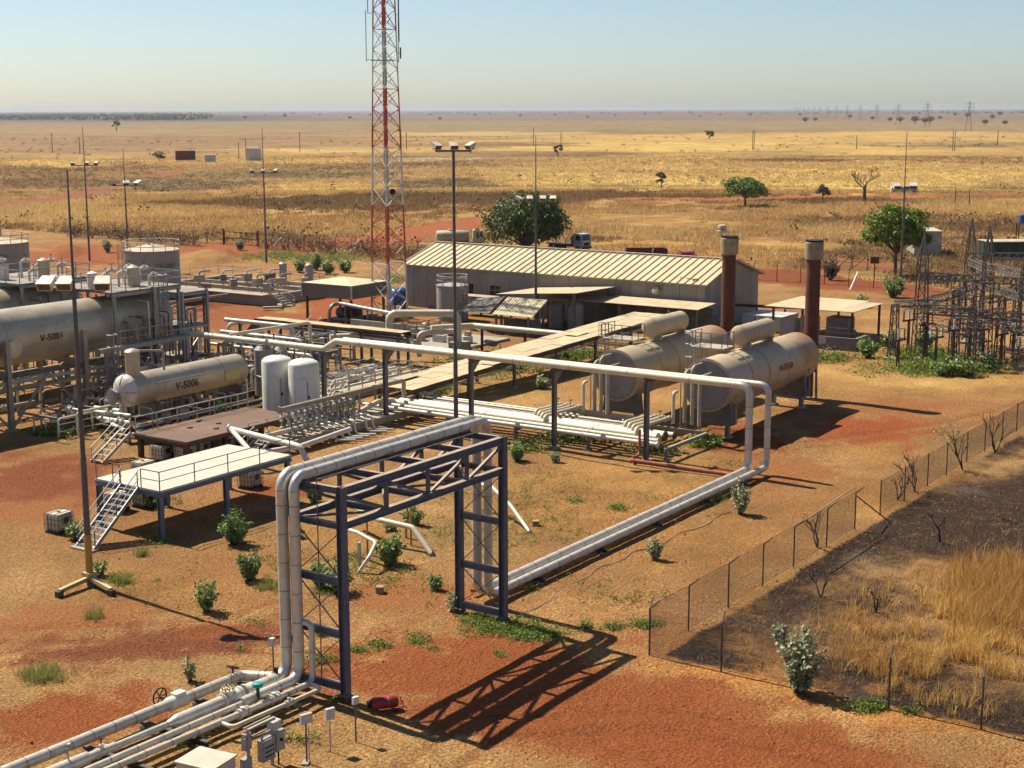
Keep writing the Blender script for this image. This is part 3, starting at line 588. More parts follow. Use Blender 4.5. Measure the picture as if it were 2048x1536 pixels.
# local x faces the camera's right-front, y runs along the rack
for y in (-.55, .62):
    MB().bar(F(0, y, 0), F(0, y, 1.75), .09).build('post', 'box_grey', cs)
for z, m_ in ((1.72, 'steel_grey'), (1.45, 'steel_grey')): MB().bar(F(0, -.75, z), F(0, .8, z), .06, .05).build('rack_rail', m_, cs)
MB().box(F(-.1, .05, 1.82), (.10, 1.35, .06), R(90)).build('canopy_bar', 'steel_cream', cs); MB().box(F(.1, .05, 1.82), (.05, 1.35, .05), R(90)).build('canopy_bar', 'steel_cream', cs)
def cbox(x, y, z, d, m_, nm='control_box'):
    o = MB().box(F(x, y, z), d, R(90)).build(nm, m_, cs); MB().box(F(x - d[0] / 2 - .012, y, z), (.02, d[1] * .9, d[2] * .92), R(90)).build('door', m_, o); return o
AX = -1
b1 = cbox(-.15, -.12, .82, (.26, .62, .78), 'box_grey'); b2 = cbox(-.15, -.72, .95, (.24, .46, .75), 'box_grey')
for i in range(3):
    for j in range(4): MB().cyl(F(-.30, -.30 + j * .12, .62 + i * .17), F(-.33, -.30 + j * .12, .62 + i * .17), .035, 8).build('button', 'iron', b1)
MB().cyl(F(-.29, -.72, 1.0), F(-.36, -.72, 1.0), .06, 8).build('switch', 'iron', b2)
cbox(-.2, -.5, 1.62, (.3, .42, .32), 'box_white', 'junction_box'); cbox(.12, .58, 1.3, (.2, .3, .6), 'box_grey', 'junction_box'); cbox(.05, .7, .5, (.2, .4, .5), 'box_grey', 'junction_box')
MB().tube([F(-.15, .1, 1.2), F(-.2, .1, 1.45), F(-.25, -.25, 1.5)], .04, 8).build('conduit', 'galv', cs)
MB().cyl(F(-.15, -.72, 0), F(-.15, -.72, .6), .035, 6).build('conduit', 'iron', cs)
sb = thing('enclosure', 'low cream steel enclosure with flat lid, cut off by the bottom edge', 'enclosure', (34.3, 35.6, 0))
e = MB().box((34.15, 36.0, .5), (1.3, 1.5, 1.0), R(8)).build('body', 'box_white', sb); MB().box((34.15, 36.0, 1.03), (1.42, 1.62, .07), R(8)).build('lid', 'deck_white', sb)
rc = thing('red_cylinder', 'red gas cylinder lying on a small frame at the foot of the blue bridge', 'cylinder', (43.2, 35.6, 0))
d = V((.62, -.5, 0)).normalized(); c0 = P(742, 1408, .32)
MB().lathe(c0, d, [(0, .06), (.02, .22), (.12, .24), (.95, .24), (1.04, .2), (1.08, .1)], 18).build('shell', 'red_paint', rc)
MB().lathe(c0 - d * .16, d, [(0, .13), (.02, .15), (.18, .16)], 12).build('valve_guard', 'iron', rc)
MB().cyl(c0 + d * .62, c0 + d * .7, .245, 18).build('label_band', 'pink', rc)
sd = V((-d.y, d.x, 0))
for t_ in (.25, .85): MB().bar(c0 + d * t_ + sd * -.3 - V((0, 0, .28)), c0 + d * t_ + sd * .3 - V((0, 0, .28)), .06).build('frame_bar', 'red_paint', rc)
for s in (-1, 1): MB().tube([c0 + d * .9 + sd * .25 * s - V((0, 0, .26)), c0 + d * 1.25 + sd * .2 * s - V((0, 0, .2)), c0 + d * 1.2 + sd * .2 * s + V((0, 0, .1))], .025, 6).build('handle', 'red_paint', rc)
# ------------------------------------------------------------------ pipe stubs behind the bridge
st = thing('vent_pipe', 'cream pipe sloping into the ground with a black end, behind the bridge', 'pipe', P(780, 1050)); z0 = 1.1
pipe(st, [P(700, 1010, 1.3), P(760, 1040, 1.3), P(825, 1055, 1.2), P(866, 1112, 0)], .15, 'pipe_cream', .5, 12); e = P(866, 1112, 0); f_ = P(852, 1092, .4); MB().cyl(f_, e, .16, 12).build('black_end', 'iron', st)
MB().cyl(P(812, 1075), P(812, 1075) + V((0, 0, 1.0)), .08, 8).build('support', 'yellow', st)
st = thing('vent_pipe', 'white pipe curving down with a green end, behind the bridge', 'pipe', P(730, 1100))
pipe(st, [P(650, 1045, 1.4), P(715, 1065, 1.4), P(752, 1085, 1.2), P(738, 1115, .8), P(716, 1146, 0)], .10, 'pipe_white', .3, 10); MB().cyl(P(731, 1124, .55), P(716, 1146, 0), .105, 10).build('green_end', 'green_pipe', st)
MB().bar(P(719, 1130), P(719, 1130) + V((0, 0, 1.2)), .14).build('support', 'box_white', st)
st = thing('vent_pipe', 'pale pipe sloping into the ground with a black end, right of the bridge', 'pipe', P(1040, 1050))
pipe(st, [P(930, 960, 1.6), P(985, 975, 1.6), P(1022, 1012, 1.0), P(1062, 1068, 0)], .11, 'pipe_white', .4, 10); MB().cyl(P(1040, 1037, .52), P(1062, 1068, 0), .12, 10).build('black_end', 'iron', st)
for px, py, h in ((735, 1110, 2.6), (822, 1090, 2.2)):
    s = thing('marker_post', 'thin yellow marker post %s' % ('beside the green ended pipe' if px < 800 else 'beside the black ended cream pipe'), 'post', P(px, py), 'yellow marker posts')
    p = P(px, py); MB().cyl(p, p + V((0, 0, h)), .06, 8).build('shaft', 'yellow', s); MB().cyl(p + V((0, 0, h)), p + V((0, 0, h + .05)), .075, 8).build('cap', 'yellow', s)
for i, (px, py) in enumerate(((760, 1185), (1072, 1052))):
    s = thing('marker_block', ('square block with a thin twig upright beside it behind the bridge' if i == 0 else 'small pale block on the grass right of the bridge'), 'block', P(px, py), 'small blocks')
    p = P(px, py); MB().box(p + V((0, 0, .12)), (.36, .34, .32), .5).build('body', 'wood_block', s); MB().box(p + V((0, 0, .295)), (.39, .37, .05), .5).build('cap', 'wood_block', s)
# ------------------------------------------------------------------ white deck platform with stair
pl = thing('raised_platform', 'raised platform with pale flat deck, blue steel legs, railing and stair', 'platform', (59.5, 62.5, 0))
X0, X1, Ya, Yb, PZ = 54.3, 64.7, 59.9, 65.1, 2.78
for i in range(4):
    for j in range(2):
        xa = X0 + (X1 - X0) * i / 4; xb = X0 + (X1 - X0) * (i + 1) / 4; ya = Ya + (Yb - Ya) * j / 2; yb = Ya + (Yb - Ya) * (j + 1) / 2
        MB().span((xa + .006, ya + .006, PZ - .04), (xb - .006, yb - .006, PZ)).build('deck_plate', 'deck_white', pl)
for a, b in (((X0, Ya), (X1, Ya)), ((X0, Yb), (X1, Yb)), ((X0, Ya), (X0, Yb)), ((X1, Ya), (X1, Yb))):
    MB().ibeam((a[0], a[1], PZ - .2), (b[0], b[1], PZ - .2), .18, .29).build('edge_beam', 'deck_blue', pl)
for x in (X0 + .15, 59.4, X1 - .2):
    for y in (Ya + .15, Yb - .15):
        MB().ibeam((x, y, .05), (x, y, PZ - .36), .26, .26, (0, 1, 0)).build('leg', 'deck_blue', pl); MB().box((x, y, .03), (.4, .4, .1)).build('foot_plate', 'concrete', pl); MB().box((x, y, PZ - .36), (.42, .42, .03)).build('cap_plate', 'galv', pl)
rail(pl, [(X0, 61.35, PZ), (X0, Ya, PZ), (X1 - .1, Ya, PZ)], 'rail_blue', 1.05, 2.6, .045)
rail(pl, [(X0, 63.05, PZ), (X0, 63.6, PZ)], 'rail_blue', 1.05, 2)
MB().bar((X0, 64.95, PZ), (X0, 64.95, PZ + 1.1), .045).build('railing_post', 'rail_blue', pl)
stairs(pl, (X0, 62.2, PZ), (51.0, 62.2, .05), 1.35, 'galv', 11, (0, 1, 0), True, 'rail_blue'); MB().box((50.95, 62.2, .03), (.6, 1.7, .1)).build('stair_pad', 'concrete', pl)
# ------------------------------------------------------------------ rusty platform
bp_ = thing('rusty_platform', 'low brown rusty plate platform on stub legs above the caged totes', 'platform', (72.5, 74, 0))
for i in range(4):
    xa = 67.2 + 2.7 * i
    o = MB().span((xa + .005, 71.4, 1.6), (xa + 2.695, 76.4, 1.66)).build('deck_plate', 'deck_brown', bp_)
for p in ((70.5, 74.5), (71.3, 72.8), (72.6, 73.9), (72.4, 75.6)): MB().box((*p, 1.70), (.35, .25, .08), .3).build('lug', 'steel_rust', bp_)
for a, b in (((67.2, 71.45), (78, 71.45)), ((67.2, 76.35), (78, 76.35)), ((67.25, 71.4), (67.25, 76.4)), ((77.95, 71.4), (77.95, 76.4))): MB().ibeam((*a, 1.47), (*b, 1.47), .16, .25).build('edge_beam', 'deck_brown', bp_)
for x in (67.5, 71, 74.5, 77.8):
    for y in (71.7, 76.1): MB().bar((x, y, 0), (x, y, 1.36), .3).build('leg', 'steel_rust', bp_)
rail(bp_, [(67.3, 76.3, 1.66), (73, 76.35, 1.66), (78, 76.35, 1.66)], 'rail_cream', 1.1, 1.9, .06)
stairs(bp_, (67.2, 77.2, 1.7), (64.6, 77.2, .05), 1.1, 'rail_cream', 6, (0, 1, 0), True, 'rail_cream')
# ------------------------------------------------------------------ caged tote tanks
def ibc_proto():
    r = thing('tote_tank', 'x', 'tote tank', (0, 0, 0), 'caged plastic tote tanks')
    b = MB(); w, d, h = .58, .5, .5
    ring = lambda z, k: [(x * k * w, y * k * d, z) for x, y in ((-1, -.86), (-.86, -1), (.86, -1), (1, -.86), (1, .86), (.86, 1), (-.86, 1), (-1, .86))]
    zs = [(.16, .93), (.22, 1), (1.02, 1), (1.1, .93)]
    v_ = [p for z, k in zs for p in ring(z, k)]; f = [(i * 8 + j, i * 8 + (j + 1) % 8, i * 8 + 8 + (j + 1) % 8, i * 8 + 8 + j) for i in range(3) for j in range(8)] + [tuple(range(7, -1, -1)), tuple(range(24, 32))]
    b.add(v_, f).build('bottle', 'ibc_white', r)
    MB().cyl((0, 0, 1.09), (0, 0, 1.14), .11, 12).build('lid', 'steel_rust', r)
    w2, d2 = .60, .52
    for z in (.24, .52, .80, 1.10): 
        for a_, b_ in (((-w2, -d2), (w2, -d2)), ((w2, -d2), (w2, d2)), ((w2, d2), (-w2, d2)), ((-w2, d2), (-w2, -d2))): MB().bar((*a_, z), (*b_, z), .022).build('cage_bar', 'cage', r)
    for k in range(5):
        x = -w2 + k * w2 / 2; y = -d2 + k * d2 / 2
        for p in ((x, -d2), (x, d2), (-w2, y), (w2, y)): MB().bar((*p, .14), (*p, 1.11), .022).build('cage_bar', 'cage', r)
    for s in (-.5, .5): MB().bar((-w2, s * d2, 1.12), (w2, s * d2, 1.12), .022).build('cage_bar', 'cage', r)
    for x in (-.5, 0, .5): MB().box((x, 0, .05), (.14, 1.04, .1)).build('pallet_foot', 'pallet', r)
    MB().box((0, 0, .12), (1.2, 1.04, .03)).build('pallet_top', 'pallet', r); MB().box((0, -.525, .72), (.36, .012, .32)).build('name_plate', 'pallet', r)
    return r
ibc0 = ibc_proto(); first = True
for x, y, rz, lab in ((52.5, 66.1, .1, 'caged tote tank standing alone on the dirt left of the stair'), (63.6, 71.6, .05, 'white caged tote tank standing clear just behind the pale deck'),
                      (57.3, 66.9, .2, 'caged tote tank half hidden behind the stair treads'), (58.9, 66.3, 0, 'caged tote tank in shade under the near end of the pale deck'),
                      (65.6, 64.2, .12, 'caged tote tank under the far end of the pale deck with dark plate'), (67.6, 74.2, .1, 'tote tank at the front left under the rusty platform'), (68.3, 72.7, -.1, 'tote tank behind the front leg of the rusty platform'), (69.9, 74.6, 0, 'tote tank in the back row left under the rusty platform'),
                      (70.0, 73.1, .1, 'tote tank in the middle under the rusty platform'), (71.7, 74.4, -.08, 'tote tank in the back row middle under the rusty platform'), (72.0, 72.9, .05, 'tote tank at the right under the rusty platform'), (73.6, 73.6, 0, 'rightmost tote tank under the rusty platform')):
    o = ibc0 if first else copy_tree(ibc0); first = False; o.location = (x, y, 0); o.rotation_euler = (0, 0, rz); o['label'] = lab
# ------------------------------------------------------------------ light masts
def mast(name, x, y, top, zh, lab, heads, base='pole', bar=4.2, ang=0.0, big=1.0, lm='lamp_white'):
    r = thing(name, lab, 'light mast', (x, y, 0), 'tall lighting masts')
    def q_(dx, dy, dz): return (x + dx, y + dy, dz)
    MB().tube([q_(0, 0, 0), q_(0, 0, 6.5)], [.17, .15], 10).build('lower_shaft', 'pole', r)
    MB().tube([q_(0, 0, 6.4), q_(0, 0, zh + .1)], [.125, .10], 10).build('middle_shaft', 'pole', r)
    MB().tube([q_(0, 0, zh), q_(0, 0, top)], [.075, .035], 8).build('lightning_rod', 'pole', r)
    d = V((math.cos(ang), math.sin(ang), 0)); c = V(q_(0, 0, zh))
    MB().bar(c - d * bar / 2, c + d * bar / 2, .13).build('crossbar', 'pole', r)
    for t_, face in heads:
        p = c + d * bar * t_ + V((0, 0, .35)); A2 = Matrix.Rotation(face, 3, 'Z') @ Matrix.Rotation(R(28), 3, 'Y'); s = big
        MB().bar(c + d * bar * t_, p, .08).build('bracket', 'iron', r)
        h = MB(); k = [(-.5, -.42, .22), (.5, -.5, .30), (.5, .5, .30), (-.5, .42, .22), (-.4, -.34, -.2), (.48, -.46, -.24), (.48, .46, -.24), (-.4, .34, -.2)]
        h.add([p + A2 @ (V(v_) * s) for v_ in k], [(0, 3, 2, 1), (4, 5, 6, 7), (0, 1, 5, 4), (1, 2, 6, 5), (2, 3, 7, 6), (3, 0, 4, 7)][0:1] + [(0, 1, 2, 3), (7, 6, 5, 4), (4, 5, 1, 0), (5, 6, 2, 1), (6, 7, 3, 2), (7, 4, 0, 3)][1:]).build('lamp_housing', lm, r)
        MB().add([p + A2 @ (V(v_) * s) for v_ in ((.505, -.42, .24), (.505, .42, .24), (.495, .38, -.18), (.495, -.38, -.18))], [(0, 1, 2, 3)]).build('lamp_glass', 'lamp_glass', r)
        MB().box(p + A2 @ V((-.1, 0, -.36)) * s, (.3 * s, .26 * s, .3 * s)).build('ballast', 'iron', r)
    return r
va = AZ - math.pi / 2
m1 = mast('light_mast', 46.9, 57.0, 20.3, 14.6, 'nearest light mast with yellow tripod base and three big floodlights', [(-.42, AZ + 3.0), (-.12, AZ + 3.1), (.46, AZ + 3.3)], bar=3.0, ang=va, big=.78)
m1c = V((46.9, 57.0, 0))
MB().tube([m1c + V((0, 0, .3)), m1c + V((0, 0, 2.6))], [.185, .18], 12).build('yellow_sleeve', 'yellow', m1); MB().box(m1c + V((0, 0, .55)), (.5, .5, .3)).build('base_box', 'yellow_pale', m1)
for e_ in (P(118, 1183, .3), P(222, 1180, .3), P(190, 1150, .3)):
    MB().bar(m1c + V((0, 0, .42)), e_, .22, .2).build('outrigger', 'yellow_pale', m1); MB().box((e_.x, e_.y, .16), (.3, .3, .32)).build('outrigger_foot', 'steel_dark', m1)
mast('light_mast', 155.6, 185.0, 20.6, 14.7, 'light mast at the far left beside the red earth road', [(-.45, AZ + 3.6), (.1, AZ + 3.1), (.45, AZ + 2.8)], bar=4.0, ang=va + .2, big=.7, lm='steel_cream')
mast('light_mast', 149.7, 169.5, 17.6, 12.3, 'shorter light mast rising behind the grey tank with railing', [(-.45, va + 3.0), (.05, AZ + 3.4), (.5, AZ + 2.6)], bar=3.8, ang=va + .1)
mast('light_mast', 168.7, 160.1, 20.4, 13.6, 'light mast standing behind the settling pit', [(-.45, AZ + 3.8), (.0, AZ + 3.1), (.45, AZ + 2.5)], bar=4.2, ang=va, big=.7, lm='steel_cream')
mast('light_mast', 84.0, 61.9, 20.4, 20.2, 'centre light mast with three white floodlights at its very top', [(-.48, AZ + 3.9), (0, AZ + 3.5), (.48, AZ + 2.3)], bar=2.5, ang=va, big=.62)
mast('light_mast', 131.5, 86.3, 20.4, 13.5, 'light mast with four lamps in front of the long shed', [(-.5, AZ + 4.2), (-.18, AZ + 3.2), (.2, AZ + 3.1), (.5, AZ + 3.0)], bar=3.6, ang=va, big=.7)
mast('light_mast', 181.6, 64.7, 20.2, 13.2, 'rightmost light mast beside the round green tree', [(-.4, AZ + 3.3), (.4, AZ + 3.0)], bar=2.6, ang=va, big=1.0)
# ------------------------------------------------------------------ lettering laid on a curved or flat surface
def text_mesh(txt, size):
    cu = bpy.data.curves.new('t', 'FONT'); cu.body = txt; cu.size = size; cu.align_x = 'CENTER'; cu.align_y = 'CENTER'; cu.resolution_u = 3; cu.offset = .012 * size
    ob = bpy.data.objects.new('t', cu); COL.objects.link(ob); bpy.context.view_layer.update()
    m_ = bpy.data.meshes.new_from_object(ob.evaluated_get(bpy.context.evaluated_depsgraph_get())); bpy.data.objects.remove(ob)
    v_ = [tuple(v.co) for v in m_.vertices]; f = [tuple(p.vertices) for p in m_.polygons]; bpy.data.meshes.remove(m_); return v_, f
def text_on_x(root, txt, size, x, y0, z0, Rr, phi, mat_='letter', wid=1.0):
    v_, f = text_mesh(txt, size); b = MB()
    k_ = Rr + .015 + size * size / (7 * Rr); b.add([(x + u * wid, y0 - k_ * math.cos(phi + w / Rr), z0 + k_ * math.sin(phi + w / Rr)) for u, w, _ in v_], f).build('lettering', mat_, root, False)
def text_on_z(root, txt, size, cx, cy, z, Rr, th, mat_='letter_grey'):
    v_, f = text_mesh(txt, size); b = MB()
    b.add([(cx + (Rr + .07) * math.cos(th + u / Rr), cy + (Rr + .07) * math.sin(th + u / Rr), z + w) for u, w, _ in v_], f).build('lettering', mat_, root, False)
def dish(Rr, d=.5, n=5): return [(d * Rr * math.sin(math.pi / 2 * k / n), Rr * math.cos(math.pi / 2 * k / n)) for k in range(n + 1)]
# ------------------------------------------------------------------ overhead line supports
for i, (y, h, w_) in enumerate(((47.0, 5.5, 'nearest the heaters'), (54.2, 5.5, 'second from the heaters'), (61.2, 5.5, 'third from the heaters, beside the centre mast'), (69.0, 5.5, 'fourth from the heaters, by the small walkway'), (75.0, 4.8, 'fifth from the heaters, beside the white tanks'), (82, 4.8, 'sixth, behind the long vessel'))):
    s = thing('pipe_support', 'grey T shaped post under the overhead pipe, ' + w_, 'pipe support', (OX + .1, y, 0), 'overhead pipe supports')
    x = OX + .1
    MB().ibeam((x, y, .1), (x, y, h - .1), .28, .28, (0, 1, 0)).build('post', 'steel_grey', s); MB().ibeam((x - .3, y, h), (x + 1.7, y, h), .2, .24).build('arm', 'steel_grey', s)
    MB().add([(x + .12, y - .02, h - .12), (x + 1.1, y - .02, h - .12), (x + .12, y - .02, h - 1.0), (x + .12, y + .02, h - .12), (x + 1.1, y + .02, h - .12), (x + .12, y + .02, h - 1.0)], [(0, 1, 2), (5, 4, 3), (0, 3, 4, 1), (1, 4, 5, 2), (2, 5, 3, 0)]).build('gusset', 'steel_grey', s)
    MB().box((x, y, .08), (.6, .6, .26)).build('footing', 'concrete', s); MB().box((x, y, h + .12), (.34, .3, .05)).build('pad', 'steel_rust', s)
# ------------------------------------------------------------------ heaters
HB = {}
def heater(y, which):
    r = thing('line_heater', 'large cream horizontal heater drum %s' % which, 'heater', (93, y, 0), 'horizontal line heaters')
    z0, Rr = 3.85, 1.87
    MB().lathe((93.5, y, z0), (1, 0, 0), [(0, Rr - .35), (.02, Rr), (.5, Rr), (6.6, Rr)], 48).build('front_shell', 'heater', r)
    MB().lathe((100.1, y, z0), (1, 0, 0), [(0, Rr - .05), (.01, Rr + .05), (4.4, Rr + .05), (4.41, Rr - .05)], 48).build('middle_shell', 'heater', r)
    hd = [(4.6 + d, q_) for d, q_ in dish(Rr - .02, .42, 6)]
    MB().lathe((104.5, y, z0), (1, 0, 0), [(0, Rr - .02), (4.6, Rr - .02)] + hd[1:], 48).build('rear_shell', 'heater', r)
    for x in (93.55, 97.2, 99.95): MB().cyl((x, y, z0), (x + .12, y, z0), Rr + .045, 48).build('ring', 'heater', r)
    fc = MB().lathe((93.5, y, z0), (-1, 0, 0), [(0, Rr - .1), (.05, Rr - .1), (.06, Rr - .22)], 48).build('front_plate', 'heater_face', r)
    for k in range(28):
        t_ = k * 6.2832 / 28; MB().cyl((93.44, y + (Rr - .16) * math.cos(t_), z0 + (Rr - .16) * math.sin(t_)), (93.38, y + (Rr - .16) * math.cos(t_), z0 + (Rr - .16) * math.sin(t_)), .05, 6).build('bolt', 'steel_grey', fc)
    for x in (94.4, 107.3):
        b = MB(); n = 14; top = [(1.62 * math.cos(t_), 1.87 * math.sin(t_)) for t_ in np.linspace(math.pi + .55, 2 * math.pi - .55, n)]
        for dx in (0, .5): b.v += [(x + dx, y + u * 1.0, z0 + w * 1.0) for u, w in top] + [(x + dx, y + 1.62, .95), (x + dx, y - 1.62, .95)]
        m_ = n + 2; b.f += [tuple(range(m_))[::-1], tuple(range(m_, 2 * m_))] + [(i, (i + 1) % m_, m_ + (i + 1) % m_, m_ + i) for i in range(m_)]
        b.build('saddle', 'steel_grey', r, False)
        for s in (-1, 1):
            MB().ibeam((x + .25, y + s * 1.15, .15), (x + .25, y + s * 1.15, .95), .3, .3, (0, 1, 0)).build('leg', 'galv', r); MB().box((x + .25, y + s * 1.15, .06), (.6, .6, .22)).build('footing', 'concrete', r)
            MB().bar((x + .55, y + s * 1.66, 1.0), (x + .3, y + s * 1.75, 3.2), .1).build('stiffener', 'steel_cream', r)
    # expansion drum on top, its saddle, walkway with ladder
    MB().lathe((98.6, y, 6.75), (1, 0, 0), [(-.2, .3), (-.1, .62), (0, .74), (4.9, .74), (5.0, .62), (5.1, .3)], 28).build('expansion_drum', 'heater', r)
    for x in (99.6, 103.4): MB().box((x, y, 5.95), (.3, .9, .5)).build('drum_saddle', 'steel_cream', r)
    for x in (98.75, 100.5, 102.5): MB().cyl((x, y, 6.75), (x + .06, y, 6.75), .755, 28).build('band', 'heater', r)
    MB().cyl((101.5, y, 7.4), (101.5, y, 7.75), .05, 6).build('nozzle', 'steel_cream', r)
    for s, lx in ((0, 98.1),):
        MB().span((96.4, y + .2, 5.95), (98.3, y + 2.9, 6.03)).build('walkway_deck', 'steel_cream', r)
        for p in ((96.5, y + 2.7), (98.2, y + 2.7)): MB().bar((*p, 4.6), (*p, 5.95), .1).build('walkway_leg', 'galv', r)
        rail(r, [(98.3, y + .3, 6.03), (96.4, y + .3, 6.03), (96.4, y + 2.9, 6.03), (98.3, y + 2.9, 6.03)], 'steel_grey', 1.05, 1.0, .05)
        ladder(r, (97.3, y + 3.0, 0), .1, 6.0, (0, 1, 0), 'rail')
    # stack
    c = (111.85, y, 0)
    MB().lathe((111.85, y, 2.2), (0, 0, 1), [(0, .58), (9.2, .56)], 32).build('stack', 'stack_rust', r)
    MB().lathe((111.85, y, 11.2), (0, 0, 1), [(0, .62), (.05, .72), (.55, .74), (1.35, .74), (1.45, .66)], 32).build('stack_cap', 'stack_cap', r)
    MB().lathe((111.85, y, 12.6), (0, 0, 1), [(0, .55), (.03, .72), (.15, .72), (.16, .5)], 32).build('stack_rim', 'iron', r)
    MB().lathe((109.3, y, 3.2), (1, 0, 0), [(0, .55), (2.6, .55)], 20).build('flue', 'stack_rust', r)
    for z in (5.3, 8.3): MB().cyl((111.85, y, z), (111.85, y, z + .08), .6, 32).build('stack_ring', 'stack_rust', r)
    MB().ibeam((111.9, y, .1), (111.9, y, 2.2), .4, .4, (0, 1, 0)).build('stack_leg', 'steel_rust', r)
    for s in (-1, 1): MB().bar((110.4, y + s * 1.2, .1), (110.2, y + s * 1.2, 2.8), .14).build('rear_brace', 'steel_grey', r)
    # risers on the front plate
    for k, (dy, zt, ze) in enumerate(((1.05, 4.9, 4.9), (.35, 5.35, 5.35), (-.35, 4.7, 4.7))):
        pipe(r, [(92.3 - .25 * k, y + dy, 1.25), (92.3 - .25 * k, y + dy, zt), (93.5, y + dy, ze)], .14, 'steel_cream', .4, 12)
    pipe(r, [(91.9, y + 1.75, 1.2), (91.9, y + 1.75, 3.4), (92.4, y + 1.75, 3.4)], .12, 'pipe_cream', .3, 12)
    ladder(r, (92.6, y + 1.35, 0), .6, 3.2, (-1, 0, 0), 'rail_cream', .42, False)
    return r
ha = heater(47.0, 'nearest the fence, lettered, with a rusty stack'); text_on_x(ha, 'H-5013A', .66, 102.8, 47, 3.85, 1.92, .10, 'letter_red', 1.0)
hb = heater(54.4, 'behind the lettered one, with its own rusty stack')
# ------------------------------------------------------------------ low pipe rack in front of the heaters
rk = thing('pipe_rack', 'low cream steel rack carrying thick parallel pipes in front of the heaters', 'pipe rack', (88.5, 57, 0))
RZ = .95
for y in (46.0, 52.0, 58.0, 64.0, 69.5):
    MB().ibeam((85.6, y, RZ - .12), (91.8, y, RZ - .12), .18, .22).build('cross_beam', 'steel_cream', rk)
    for x in (85.8, 91.6): MB().bar((x, y, .0), (x, y, RZ - .2), .18).build('post', 'steel_grey', rk); MB().box((x, y, .05), (.4, .4, .16)).build('footing', 'concrete', rk)
MB().ibeam((91.7, 46, RZ - .1), (91.7, 69.5, RZ - .1), .14, .24).build('edge_beam', 'steel_cream', rk)
MB().bar((91.9, 51, 1.15), (91.9, 59, 1.15), .04, .5).build('toe_board', 'steel_cream', rk)
for i, (x, r_, y0, y1, m_, lab) in enumerate(((85.75, .15, 46.6, 72, 'pipe_white', 'outermost slim white pipe on the low rack'), (86.55, .17, 47.0, 70, 'pipe_cream', 'second pipe from the front on the low rack'), (87.2, .25, 47.4, 70, 'pipe_cream', 'thick header pipe in the middle of the low rack'), (87.9, .25, 47.2, 70, 'pipe_white', 'thick white header pipe beside the middle one on the low rack'), (88.7, .2, 46.9, 70, 'pipe_cream', 'medium pipe behind the thick headers on the low rack'), (89.5, .1, 49, 70, 'pipe_cream', 'slim pipe behind the medium pipe on the low rack'), (90.1, .08, 50, 70, 'steel_cream', 'thin brown pipe towards the back of the low rack'), (90.7, .11, 50, 70, 'pipe_cream', 'slim pipe near the back edge of the low rack'), (91.3, .11, 56, 72, 'pipe_white', 'slim pipe along the back edge of the low rack'))):
    t_ = thing('header_pipe', lab, 'pipe', (x, (y0 + y1) / 2, RZ - .01), 'pipes on the low rack')
    MB().cyl((x, y0, RZ + r_), (x, y1, RZ + r_), r_, 16).build('pipe_section', m_, t_)
    MB().lathe((x, y0 - .05, RZ + r_), (0, 1, 0), [(0, r_ * .5), (.02, r_ * 1.4), (.1, r_ * 1.4), (.12, r_)], 16).build('end_flange', 'steel_rust' if i in (3, 4) else m_, t_)
    for y in (52.4, 61.5): MB().cyl((x, y, RZ + r_), (x, y + .08, RZ + r_), r_ + .03, 16).build('joint_band', m_, t_)
for yc, nm in ((48.0, 'nearest'), (55.4, 'rear')):
    for k in range(4):
        y = yc + .95 + k * .55; t_ = thing('branch_pipe', 'pipe %s of four branching from the low rack to the %s heater' % (('one from the right', 'two from the right', 'three from the right', 'four from the right')[k], nm), 'pipe', (90, y, .9), 'heater branch pipes')
        pipe(t_, [(87.0 + .45 * k, y, RZ + .3), (87.0 + .45 * k, y, 1.72), (92.0, y, 1.72 - .12), (92.3, y, 1.3)], .12, 'pipe_cream', .3, 12)
        MB().lathe((91.1, y, 1.62), (1, 0, 0), [(0, .1), (.02, .19), (.08, .19), (.1, .12), (.3, .15), (.5, .12), (.52, .19), (.58, .19)], 12).build('valve_body', 'pipe_cream', t_)
        if k in (1, 3): MB().cyl((91.35, y, 1.7), (91.35, y, 2.1), .03, 6).build('stem', 'iron', t_); handwheel(t_, (91.35, y, 2.1), (0, 0, 1), .17, 'steel_rust')
